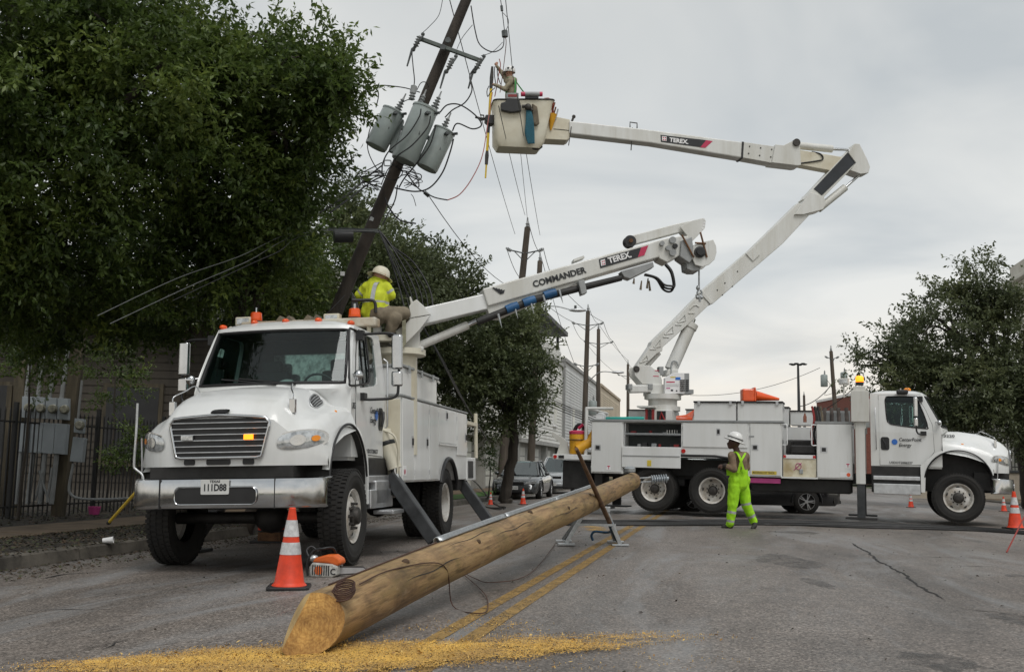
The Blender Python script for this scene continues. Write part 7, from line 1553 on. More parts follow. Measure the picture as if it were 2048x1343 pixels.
# ================================================================== LEFT SIDE: fence, meters, dark house
W['iron'] = mat('black_iron', (.012, .012, .012), .5, var=.2)
W['post'] = mat('weathered_timber', (.085, .07, .045), .85, var=.35, scale=6, bump=.5, bscale=20, streak=True)
W['metergrey'] = mat('meter_box_grey', (.27, .30, .32), .5, var=.08, scale=3); W['pvc'] = mat('grey_conduit', (.24, .25, .25), .6, var=.15)
FS = -10.6; FZ = .04
fence = empty('iron_fence', tuple(rp(FS, 1, FZ)), 'black iron picket fence in front of the dark house', 'fence'); f0 = rp(FS, 1, FZ)
pk = MB(); pk.bb((-.011, -.011, 0), (.011, .011, 1.9)); pk.add([(-.011, -.011, 1.9), (.011, -.011, 1.9), (.011, .011, 1.9), (-.011, .011, 1.9), (0, 0, 1.97)], [(0, 1, 4), (1, 2, 4), (2, 3, 4), (3, 0, 4)]); pk0 = pk.build('picket', W['iron'], fence)
for i in range(150):
    o = pk0 if i == 0 else pk0.copy()
    if i: COL.objects.link(o)
    o.location = rp(FS, 1+i*.135, FZ)-f0
for z in (.2, 1.7): b = MB(); b.beam(Vector((0, 0, z)), rp(FS, 21.2, FZ)-f0+Vector((0, 0, z)), .03, .03); b.build('fence_rail', W['iron'], fence)
for i in range(9): b = MB(); q = rp(FS, 1+i*2.5, FZ)-f0; b.bb((q.x-.035, q.y-.035, 0), (q.x+.035, q.y+.035, 2.05)); b.build('fence_post', W['iron'], fence)
YM = 18.6
def m_(px, py, d=0.0): return at(px, py, YM+d)
for i, (x0, y0, x1, y1, r, lab) in enumerate([(50, 640, 29, 1008, .10, 'mossy timber post at the left end of the meter bank'), (158, 690, 118, 1000, .10, 'timber post leaning at the right end of the meter bank'), (22, 770, 4, 1010, .05, 'thin pale post at the far left beside the meter bank')]):
    b = MB(); a = m_(x0, y0, .25); c = m_(x1, y1, .25); c.z = 0; a = a+(a-c)*(.25 if i < 2 else 0); b.beam(c, a, r*2, r*2, (0, 1, 0)); tag(b.build('timber_post', W['post'], bevel=.01), lab, 'post')
mb0 = m_(85, 1000); mb0.z = .03
mbank = empty('meter_bank', tuple(mb0), 'bank of four electric meters in grey boxes on the timber posts', 'electric meters')
def mm(px, py, d=0.0): return m_(px, py, d)-mb0
for k in range(4):
    x = 44+k*23.6; dy = k*1.2
    b = MB(); slabP = [(x, 792+dy), (x+22, 793+dy), (x+21, 836+dy), (x-1, 834+dy)]; P = [mm(*p, -.02) for p in slabP]; b.prism([(i, 0) for i in range(4)], lambda q: P[q[0]], lambda q: P[q[0]]+Vector((0, .10, 0))); mbx = b.build('meter_socket', W['metergrey'], mbank, bevel=.006)
    c = mm(x+15, 815+dy, -.03); b = MB(); b.lathe([(.085, 0), (.085, .05), (.078, .055), (.075, .13), (.06, .15), (.001, .15)], o=c, axis=(.25, -1, 0), n=20); b.build('meter', mat('meter_glass_%d' % k, (.24, .235, .18), .2, var=.3, scale=20), mbx, smooth=40)
    b = MB(); P2 = [mm(*p, -.04) for p in [(x-4, 842+dy), (x+19, 844+dy), (x+14, 905+dy), (x-9, 903+dy)]]; b.prism([(i, 0) for i in range(4)], lambda q: P2[q[0]], lambda q: P2[q[0]]+Vector((0, .14, 0))); b.build('breaker_box', W['metergrey'], mbank, bevel=.008)
    b = MB(); b.tube([mm(x-1, 903+dy, .03), mm(x-12, 1007, .03)], .045, 10); b.build('conduit', W['pvc'], mbank, smooth=60)
    b = MB(); b.tube([mm(x+8, 793+dy, .05), mm(x+28, 640, .05), mm(x+45, 520, .1)], .04, 8); b.build('riser', W['pvc'], mbank, smooth=60)
for a, c in (((78, 940), (98, 1003)), ((70, 1000), (84, 945)), ((104, 935), (94, 1004))):
    b = MB(); b.tube([mm(*a, -.0), mm(*c, -.0)], .022, 6); b.build('thin_conduit', W['pvc'], mbank, smooth=60)
ms0 = m_(155, 900); ms0.z = .03; msingle = empty('single_meter', tuple(ms0), 'single electric meter over a grey box right of the meter bank', 'electric meter')
def m1(px, py, d=0.0): return m_(px, py, d)-ms0
b = MB(); P = [m1(*p, -.15) for p in [(149, 836), (168, 838), (166, 866), (147, 864)]]; b.prism([(i, 0) for i in range(4)], lambda q: P[q[0]], lambda q: P[q[0]]+Vector((0, .1, 0))); b.build('meter_socket', W['metergrey'], msingle, bevel=.006)
b = MB(); b.lathe([(.085, 0), (.085, .05), (.075, .055), (.075, .13), (.06, .15), (.001, .15)], o=m1(160, 850, -.16), axis=(.25, -1, 0), n=20); b.build('meter', bpy.data.materials['meter_glass_0'], msingle, smooth=40)
b = MB(); P3 = [m1(*p, -.17) for p in [(146, 873), (169, 876), (163, 924), (139, 922)]]; b.prism([(i, 0) for i in range(4)], lambda q: P3[q[0]], lambda q: P3[q[0]]+Vector((0, .14, 0))); b.build('breaker_box', W['metergrey'], msingle, bevel=.008)
b = MB(); b.tube(smoothpath([m1(*p, -.1) for p in ((147, 926), (142, 950), (138, 975), (142, 988), (158, 996), (200, 998), (260, 996))], 5), .025, 7); b.build('conduit', W['pvc'], msingle, smooth=60)
b = MB(); b.tube([m1(156, 836, -.1), m1(164, 760, -.1)], .022, 7); b.build('riser', W['pvc'], msingle, smooth=60)
b = MB(); b.lathe([(.001, 0), (.09, 0), (.12, .15), (.10, .15), (.08, .03)], n=18); pot = b.build('pink_pot', W['magenta'], loc=(m_(150, 1000).x, YM+.9, .05), smooth=40); tag(pot, 'magenta plastic pot on the ground by the iron fence', 'pot')
# dark clapboard house behind the fence
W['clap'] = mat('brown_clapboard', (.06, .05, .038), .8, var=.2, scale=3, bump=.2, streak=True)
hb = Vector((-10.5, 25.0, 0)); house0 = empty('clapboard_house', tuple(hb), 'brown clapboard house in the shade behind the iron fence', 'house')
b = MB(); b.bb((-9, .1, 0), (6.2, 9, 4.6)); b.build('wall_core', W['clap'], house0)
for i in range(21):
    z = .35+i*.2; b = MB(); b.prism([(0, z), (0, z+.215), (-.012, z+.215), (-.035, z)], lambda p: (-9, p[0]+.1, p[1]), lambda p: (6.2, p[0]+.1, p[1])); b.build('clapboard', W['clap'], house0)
b = MB(); b.bb((-9.2, -.0, 0), (6.3, .12, .35)); b.build('plinth', W['concrete'], house0)
for x0, z0, x1, z1 in ((-3.2, 1.1, -1.9, 2.9), (.4, 1.1, 1.7, 2.9), (3.6, 1.1, 4.9, 2.9)):
    b = MB(); b.bb((x0-.1, .0, z0-.1), (x1+.1, .06, z1+.1)); w_ = b.build('window', W['post'], house0); b = MB(); b.bb((x0, -.012, z0), (x1, .0, z1)); b.build('pane', W['black'], w_); b = MB(); b.bb((x0-.15, -.1, z0-.16), (x1+.15, .02, z0-.1)); b.build('sill', W['post'], w_)
b = MB(); b.prism_x([(-.7, 4.5), (9.4, 4.5), (4.5, 6.2)], -9.6, 6.8); b.build('roof', W['chassis'], house0)
for x in (-5.2, 2.3): b = MB(); b.cyl((x, -.02, 0), (x, -.02, 4.5), .05, n=8); b.build('downspout', W['post'], house0)
# ================================================================== TOWNHOUSES ALONG THE LEFT SIDE
def townhouse(name, label, t0, t1, s1, h, col, col2, base_h=2.7, win=None, deck=False, depth=11, dark=None):
    org = rp(s1, t0, 0); root = empty(name, tuple(org), label, 'house', 'townhouses along the left side'); root.rotation_euler = (0, 0, -YAW)
    # local: x to the road (face at x=0), y along the road
    m = mat(name+'_siding', col, .75, var=.08, scale=.8, streak=True, dark=dark); m2 = mat(name+'_base', col2, .8, var=.15, scale=1.2); ln = t1-t0
    b = MB(); b.bb((-depth, 0, base_h), (-.02, ln, h)); b.build('wall', m, root)
    b = MB(); b.bb((-depth+.3, .3, 0), (-.45, ln-.3, base_h)); b.build('ground_floor', m2, root)
    b = MB(); n = int((h-base_h-.3)/.22)
    for i in range(n):
        z = base_h+.02+i*.22
        b.prism([(-.02, z), (-.02, z+.225), (-.012, z+.225), (.025, z)], lambda p: (p[0], .15, p[1]), lambda p: (p[0], ln-.15, p[1]))
        b.prism([(0.0, z), (0.0, z+.225), (-.008, z+.225), (-.04, z)], lambda p: (-.15, p[0], p[1]), lambda p: (-depth, p[0], p[1]))
    tag(b.build('lap_siding', m, root), kind='stuff')
    for y in (0, ln): b = MB(); b.bb((-.1, y-.08, base_h-.05), (.045, y+.08, h)); b.build('corner_board', W['wink'] if False else m2, root)
    b = MB(); b.bb((-depth-.1, -.1, h), (.12, ln+.1, h+.28)); b.build('parapet', m2, root, bevel=.03)
    b = MB(); b.bb((-depth, -.05, base_h-.22), (.06, ln+.05, base_h)); b.build('floor_band', m2, root)
    for y0, y1, z0, z1 in (win or []):
        b = MB(); b.bb((-.01, y0-.09, z0-.09), (.055, y1+.09, z1+.09)); w_ = b.build('window', W['wink'], root); b = MB(); b.bb((.05, y0, z0), (.06, y1, z1)); b.build('pane', W['dglass'], w_); b = MB(); b.bb((.04, y0-.1, z0-.16), (.12, y1+.1, z0-.1)); b.build('sill', W['wink'], w_)
    for k in range(int(ln//5)):
        y0 = .8+k*5; b = MB(); b.bb((-.47, y0, 0), (-.40, y0+2.8, 2.3)); d_ = b.build('garage_door', m2, root)
        for j in range(4): b = MB(); b.bb((-.40, y0+.05, .1+j*.55), (-.385, y0+2.75, .58+j*.55)); b.build('door_panel', m, d_, bevel=.01)
        b = MB(); b.bb((-.45, y0-.75, 0), (-.1, y0-.35, base_h-.2)); b.build('pier', m2, root)
    if deck:
        for y in (ln*.45, ln*.95):
            for x in (-3.2, -.25): b = MB(); b.bb((x-.09, y-.09, h), (x+.09, y+.09, h+2.3)); b.build('pergola_post', W['steelgrey'], root)
        b = MB(); b.bb((-3.9, ln*.38, h+2.3), (.35, ln*1.02, h+2.62)); b.build('pergola_roof', W['steelgrey'], root, bevel=.03)
        b = MB(); b.bb((-.18, ln*.02, h+.28), (-.08, ln*.98, h+1.1)); b.build('deck_wall', m, root)
    return root
townhouse('townhouse_white', 'white sided townhouse nearest the camera behind the street tree', 27.5, 45, -8.9, 8.6, (.70, .69, .63), (.34, .33, .30), win=[(3, 4.4, 4.0, 5.6), (8, 9.4, 4.0, 5.6), (13.2, 14.2, 3.9, 5.7), (13.2, 14.2, 6.4, 7.8)], dark=(.60, .59, .53))
townhouse('townhouse_pergola', 'white townhouse with a dark pergola on its roof deck', 45.6, 62, -8.7, 8.3, (.76, .76, .72), (.42, .42, .40), win=[(2.5, 3.9, 4.0, 5.6), (2.5, 3.9, 6.2, 7.5), (12, 13.4, 4.0, 5.6)], deck=True, dark=(.66, .66, .62))
townhouse('townhouse_grey', 'grey flat roofed townhouse behind the pergola house', 62.6, 84, -8.6, 8.8, (.64, .65, .64), (.38, .38, .37), win=[(4, 5.4, 4.0, 5.6), (12, 13.4, 6.0, 7.4)], dark=(.55, .56, .55))
townhouse('townhouse_beige', 'beige house at the far end of the left row', 86, 108, -8.4, 8.9, (.58, .50, .38), (.5, .42, .32), win=[(4, 6, 4.0, 5.6)], dark=(.5, .43, .32))
b = MB(); b.prism_x([(0, 0), (0, 1.4), (.3, 1.5), (.3, 0)], 0, 14); o = b.build('stone_wall', mat('rubble_stone', (.10, .095, .085), .9, var=.4, scale=7, bump=1, bscale=9)); o.matrix_world = Matrix.Translation(rp(-9.3, 20, 0)) @ Matrix.Rotation(radians(90)-YAW, 4, 'Z'); o.scale = (1, 1, .45); tag(o, 'low dark stone wall behind the lawn strip', 'wall')
# ================================================================== RIGHT SIDE
W['beige'] = mat('beige_wall', (.42, .37, .30), .85, var=.1, scale=1.2); W['palewall'] = mat('pale_stucco', (.55, .54, .49), .85, var=.08, scale=.6, dark=(.46, .44, .39)); W['brick'] = mat('red_brick', (.21, .07, .05), .85, var=.2, scale=6)
wr = empty('boundary_wall', (17.5, 44, 0), 'beige boundary wall with iron railings on the right', 'wall')
b = MB(); b.bb((0, 0, 0), (26, .3, 1.15)); b.build('wall_base', W['beige'], wr); b = MB(); b.bb((-.05, -.06, 1.15), (26, .36, 1.27)); b.build('coping', W['steelgrey'], wr, bevel=.02)
b = MB(); b.bb((-.014, .12, 1.27), (.014, .148, 2.9)); r0_ = b.build('railing_bar', W['iron'], wr)
for i in range(1, 90):
    o = r0_.copy(); COL.objects.link(o); o.location = (i*.14, 0, 0)
for z in (1.4, 2.75): b = MB(); b.bb((0, .115, z), (13, .155, z+.04)); b.build('railing_rail', W['iron'], wr)
wb = empty('white_building', (27.8, 30, 0), 'tall pale building with a stepped cornice at the right edge', 'building'); wb.rotation_euler = (0, 0, -YAW)
b = MB(); b.bb((0, 0, 0), (16, 40, 12.8)); b.build('wall', W['palewall'], wb)
for z0, z1, e in ((12.8, 13.5, .2), (13.5, 14.2, .4), (14.2, 14.5, .8), (14.5, 15.6, .3)): b = MB(); b.bb((-e, -e, z0), (16, 40+e, z1)); b.build('cornice', W['palewall'], wb, bevel=.05)
b = MB(); b.prism_y([(.4, 15.6), (3.2, 16.9), (16, 16.9), (16, 15.6)], .2, 39); b.build('attic', W['palewall'], wb)
for y in (4, 10, 16, 22, 28, 34):
    for z in (3, 7.5): b = MB(); b.bb((-.06, y, z), (.02, y+1.6, z+2.6)); w_ = b.build('window', W['wink'], wb); b = MB(); b.bb((-.075, y+.12, z+.12), (-.062, y+1.48, z+2.48)); b.build('pane', W['dglass'], w_)
w2 = empty('low_white_building', (32.6, 66, 0), 'low pale building partly hidden behind the oak on the right', 'building')
b = MB(); b.bb((0, 0, 0), (10, 12, 7.2)); b.build('wall', W['palewall'], w2); b = MB(); b.bb((-.2, -.2, 7.2), (10, 12, 7.6)); b.build('parapet', W['palewall'], w2)
for x in (1.2, 4.2): b = MB(); b.bb((x, -.06, 4.2), (x+1.3, .02, 6)); w_ = b.build('window', W['wink'], w2); b = MB(); b.bb((x+.1, -.07, 4.3), (x+1.2, -.062, 5.9)); b.build('pane', W['dglass'], w_)
p = at(1640, 785, 92); rb = empty('brick_building', (32.4, 92, 0), 'red brick building with a white framed glass front behind the bucket truck', 'building')
b = MB(); b.bb((0, 0, 0), (13, 14, 8.3)); b.build('wall', W['brick'], rb); b = MB(); b.bb((1.4, -.15, 0), (9.4, .02, 7.6)); fr_ = b.build('glass_front', W['wink'], rb)
for k in range(4):
    for j in range(3): b = MB(); b.bb((1.6+k*1.95, -.17, .4+j*2.4), (3.35+k*1.95, -.152, 2.5+j*2.4)); b.build('pane', W['dglass'], fr_)
b = MB(); b.bb((10.2, 1, 0), (17, 12, 6.4)); b.build('side_wing', W['brick'], rb); b = MB(); b.bb((-.1, -.1, 8.3), (13.1, 14, 8.55)); b.build('coping', W['wink'], rb)
# ================================================================== FAR POLES AND LINES
def upole(px, ytop, Y, label, lean=0.0, arms=(), tr=None, tp='grey'):
    T = at(px, ytop, Y); root = empty('utility_pole', (T.x-lean*T.z, Y, 0), label, 'utility pole', 'utility poles along the street'); m = W['farpole']
    b = MB(); b.tube([(0, 0, -.2), (lean*T.z*.5, 0, T.z*.5), (lean*T.z, 0, T.z)], [.19, .16, .125], 14); b.build('pole_shaft', m, root, smooth=60)
    out = []
    for (dz, hw_, kind) in arms:
        c = Vector((lean*(T.z-dz), -.1, T.z-dz))
        for sg in (-1, 1):
            e = c+Vector((sg*hw_, 0, .12)); b = MB(); b.cyl(c, e, .03, n=6); b.cyl(c-Vector((0, 0, .35)), e-Vector((sg*.12, 0, .03)), .02, n=6); b.build('insulator_arm', W['hard'], root)
            b = MB(); b.lathe([(.03, 0), (.08, .03), (.05, .06), (.085, .10), (.05, .13), (.085, .17), (.05, .2), (.03, .26)], o=e-Vector((0, 0, .03)), axis=(sg*.85, 0, .5), n=10); b.build('insulator', W['porc'], root, smooth=40); out.append(Vector((root.location.x, Y, 0))+e+Vector((sg*.2, 0, .12)))
    b = MB(); b.lathe([(.05, 0), (.09, .05), (.05, .1), (.09, .15), (.05, .2), (.03, .42)], o=(lean*T.z, 0, T.z), n=10); b.build('top_insulator', W['porc'], root, smooth=40); out.append(Vector((T.x, Y, T.z+.4)))
    for t in (tr or []):
        dx_, dz = t; c = Vector((lean*(T.z-dz)+dx_, -.25, T.z-dz)); b = MB(); b.lathe([(.001, 0), (.23, 0), (.25, .03), (.25, .8), (.2, .86), (.001, .9)], o=c, n=18); cn = b.build('transformer_can', W['can'], root, smooth=40)
        b = MB(); b.lathe([(.03, 0), (.07, .05), (.04, .1), (.06, .15), (.02, .3)], o=c+Vector((.05, 0, .88)), n=10); b.build('bushing', W['porc'], cn)
        b = MB(); b.tube(smoothpath([c+Vector((0, -.2, .6)), c+Vector((-.35*(1 if dx_ < 0 else -1)*-1, -.2, .1)), c+Vector((0, 0, -.6)), c+Vector((-dx_, 0, -.4))], 4), .015, 5); b.build('can_lead', W['wire'], cn)
    return root, out
W['farpole'] = mat('grey_brown_pole', (.10, .08, .062), .85, var=.3, scale=4, streak=True)
p1, i1 = upole(1055, 455, 40, 'tallest background utility pole rising behind the derrick boom', .09, [(1.1, .55, 0)])
p2, i2 = upole(1080, 522, 48, 'utility pole with a street lamp arm behind the street tree', .033, [(1.2, .6, 0)])
p3, i3 = upole(1176, 622, 60, 'dark utility pole carrying a transformer before the pergola house', .025, [(.9, .75, 0), (3.4, .55, 0)], [(.45, 6.3)])
p4, i4 = upole(1197, 658, 72, 'slim utility pole just right of the transformer pole', 0, [(1.1, .85, 0)])
p5, i5 = upole(1256, 728, 96, 'far utility pole left of the bucket truck turret', 0, [(1.2, .8, 0)])
p6, i6 = upole(1662, 702, 72, 'slanting utility pole with two transformers above the bucket truck cab side', -.045, [(.6, .3, 0)], [(-.75, 2.6), (.7, 2.4)])
p7, i7 = upole(1608, 790, 110, 'short far utility pole between mast and brick building', 0, [])
# lamp arm on the second pole
c = at(1079, 615, 48)-Vector(p2.location); e = at(1140, 619, 46)-Vector(p2.location)
b = MB(); b.tube(smoothpath([c, c.lerp(e, .5)+Vector((0, 0, .12)), e], 5), .03, 7); b.build('lamp_arm', W['alu'], p2, smooth=60)
b = MB(); R = Matrix.Rotation(radians(0), 3, 'Z'); b.ball(e+Vector((.35, 0, -.02)), (.42, .14, .09), 14); b.build('lamp_head', W['alu'], p2, smooth=60); b = MB(); b.cyl(e+Vector((.25, 0, .05)), e+Vector((.25, 0, .2)), .06, n=8); b.build('photocell', W['hard'], p2)
c = at(1172, 755, 60)-Vector(p3.location); e = at(1225, 744, 58)-Vector(p3.location)
b = MB(); b.tube(smoothpath([c+Vector((0, 0, -.4)), c.lerp(e, .5)+Vector((0, 0, .15)), e], 5), .03, 6); b.build('lamp_arm', W['alu'], p3, smooth=60); b = MB(); b.ball(e+Vector((.3, 0, 0)), (.4, .14, .08)); b.build('lamp_head', W['alu'], p3, smooth=60)
mp_ = at(1596, 728, 150); mast = empty('light_mast', (mp_.x, 150, 0), 'tall thin highway light mast on the horizon', 'light mast')
b = MB(); b.cyl((0, 0, 0), (0, 0, mp_.z), .32, .16, n=10); b.build('mast_shaft', W['steelgrey'], mast, smooth=60)
for k in range(6): a = 2*pi*k/6; b = MB(); b.ball((1.0*cos(a), 1.0*sin(a), mp_.z), (.4, .4, .14)); b.cyl((0, 0, mp_.z), (cos(a), sin(a), mp_.z), .06, n=5); b.build('floodlight', W['steelgrey'], mast)
spans = [(at(905, 0, 17.5), at(1030, 468, 40), .25, 'upper left overhead wire running down to the tallest background pole'), (at(1012, 0, 20), at(1055, 440, 40), .1, 'middle overhead wire running down to the top of the tallest background pole'), (at(1052, 298, 26), at(1080, 470, 40), .1, 'right overhead wire running down to the tallest background pole'), (at(1018, 298, 26), at(1050, 430, 40), .1, 'overhead wire seen below the bucket')]
for a, c, s, lab in spans:
    a2 = a+(a-c)*.35; b = MB(); b.tube(sag(a2, c, s), .009, 5); tag(b.build('overhead_wire', W['wire']), lab, 'wire', 'overhead wires')
def span(a, c, s, lab, r=.012): b = MB(); b.tube(sag(a, c, s), r, 5); tag(b.build('overhead_wire', W['wire']), lab, 'wire', 'overhead wires')
for A_, B_, nm in ((i1, i2, 'the two nearest background poles'), (i2, i3, 'the lamp pole and the transformer pole'), (i3[-1:]+i3[:2], i4[-1:]+i4[:2], 'the transformer pole and the slim pole'), (i4, i5, 'the slim pole and the far pole')):
    for k, (a, c) in enumerate(zip(A_[:3], B_[:3])): span(a, c, .25, ['left', 'right', 'top'][k % 3]+' overhead wire between '+nm, .014)
pl_ = Vector(p3.location)
span(at(858, 392, 17), at(1060, 580, 33), .5, 'thin guy wire slanting down from the leaning pole to the boom', .008)
for k in range(4): span(at(1085, 790+k*5, 46), at(1400, 865+k*4, 78), .7, ['first', 'second', 'third', 'lowest'][k]+' low cable sagging before the townhouses', .022)
span(at(1600, 812, 70), at(1662, 770, 72), .3, 'cable rising to the slanting pole from the left', .03); span(at(1620, 830, 70), at(1718, 765, 68), .3, 'cable crossing behind the slanting pole to the right', .03); span(at(1380, 790, 120), at(1640, 735, 120), 1.0, 'faint long wire crossing the sky right of the turret', .03)
# cooler, buckets and other loose gear on the bucket truck
b = MB(); cl = empty('water_cooler', tuple(T2M @ Vector((-8.64, -.86, 1.305))), 'yellow round water cooler with red lid on the rear of the bucket truck', 'cooler')
b = MB(); b.lathe([(.001, 0), (.16, 0), (.19, .03), (.20, .45), (.195, .50), (.001, .50)], n=26); b.build('cooler_body', W['yellow'], cl, smooth=40); b = MB(); b.lathe([(.205, .50), (.205, .56), (.17, .59), (.001, .59)], n=26); b.build('cooler_lid', W['stopred'], cl, smooth=40); b = MB(); b.tube(ringpath(lambda a, q: (.215*a, -.0+.215*q, .36), 20), .012, 6, closed=True); b.build('cooler_strap', W['black'], cl)
ys = empty('yellow_chute', tuple(T2M @ Vector((-8.42, -.9, 1.305))), 'yellow plastic trough leaning beside the water cooler', 'trough')
b = MB(); b.tube([(-.2, -.1, .12), (.12, -.06, .32), (.28, 0, .62)], [.12, .13, .10], 12); b.build('trough_shell', W['yellow'], ys, smooth=50); b = MB(); b.tube([(.26, 0, .6), (.3, 0, .7)], [.06, .05], 10); b.build('trough_neck', W['black'], ys)
oc = empty('fallen_cone', tuple(T2M @ Vector((-4.35, -.75, 2.63))), 'orange cone lying on its side on top of the bucket truck boxes', 'traffic cone')
b = MB(); b.prism_x(rrect(-.15, -.0, .15, .34, .03), -.02, .02); b.build('cone_base', W['orange'], oc, bevel=.008); b = MB(); b.lathe([(.13, 0), (.03, .6), (.001, .6)], o=(.02, 0, .15), axis=(1, .1, -.12), n=20); b.build('cone_body', W['orange'], oc, smooth=50)
b = MB(); b.bb((-.30, -.16, 0), (-.02, .12, .3)); b.build('orange_block', W['orange'], oc, bevel=.03)
b = MB(); b.add([(-6.12, -1.1, 2.17), (-5.74, -1.1, 2.17), (-5.74, -.7, 2.42), (-5.95, -.75, 2.28), (-6.2, -.7, 2.25)], [(0, 1, 2, 3, 4)]); o = b.build('orange_tarp', W['orange'], solid=.04); o.matrix_world = T2M; tag(o, 'orange tarpaulin bundled beside the turret of the bucket truck', 'tarpaulin')
b = MB(); b.tube([(-7.9, -.9, 2.2), (-7.4, -1.0, 2.2), (-6.95, -.9, 2.21)], .04, 8); o = b.build('teal_hose', W['teal'], smooth=60); o.matrix_world = T2M; tag(o, 'teal insulated hose lying on the rear roof of the bucket truck', 'hose')
b = MB(); b.box((-8.05, -.85, 2.24), (.22, .2, .14)); b.ball((-8.05, -.85, 2.31), (.1, .1, .04)); o = b.build('white_jug', W['wink'], bevel=.03); o.matrix_world = T2M; tag(o, 'white plastic jug on the rear corner of the bucket truck roof', 'jug')
b = MB(); b.lathe([(.001, 0), (.04, 0), (.04, .13), (.02, .18), (.02, .21), (.001, .21)], n=14); o = b.build('drink_bottle', mat('bottle_plastic', (.3, .12, .08), .2), smooth=40); o.matrix_world = T2M @ Matrix.Translation((-3.2, -.62, 2.17)); tag(o, 'small drink bottle left on the truck body behind the cab', 'bottle')
o = bpy.data.objects.new('hard_hat', [c for c in pA.children if c.name.startswith('hard_hat')][0].data); COL.objects.link(o); o.matrix_world = T1M @ Matrix.Translation((-.45, .12, 2.06)); o.data = o.data.copy(); 
c0_ = sum((v.co for v in o.data.vertices), Vector())/len(o.data.vertices); o.data.transform(Matrix.Translation(-c0_)); tag(o, 'white hard hat lying on the dashboard of the derrick truck', 'hard hat')
# ================================================================== TREES
def leafmat(name, c0, c1, c2):
    m = bpy.data.materials.new(name); m.use_nodes = True; t = m.node_tree; b = t.nodes['Principled BSDF']; b.inputs['Roughness'].default_value = .42; b.inputs['Specular IOR Level'].default_value = .45
    a = t.nodes.new('ShaderNodeAttribute'); a.attribute_name = 'rnd'; col = node_ramp(t, a.outputs['Fac'], [(0, c0), (.55, c1), (.93, c2), (1.0, (c2[0]*1.5, c2[1]*1.35, c2[2]))]); t.links.new(col, b.inputs['Base Color'])
    tr = t.nodes.new('ShaderNodeBsdfTranslucent'); t.links.new(col, tr.inputs[0]); mx = t.nodes.new('ShaderNodeMixShader'); mx.inputs[0].default_value = .42
    t.links.new(b.outputs[0], mx.inputs[1]); t.links.new(tr.outputs[0], mx.inputs[2]); t.links.new(mx.outputs[0], t.nodes['Material Output'].inputs[0]); return m
W['leafA'] = leafmat('oak_leaf_near', (.04, .07, .018), (.11, .16, .036), (.24, .29, .065))
W['leafB'] = leafmat('oak_leaf_mid', (.07, .092, .045), (.125, .152, .066), (.19, .212, .088))
W['leafD'] = leafmat('oak_leaf_right', (.07, .09, .05), (.122, .145, .068), (.185, .20, .09))
W['bark'] = mat('oak_bark', (.06, .05, .04), .9, var=.35, scale=6, bump=1, bscale=14, streak=True)
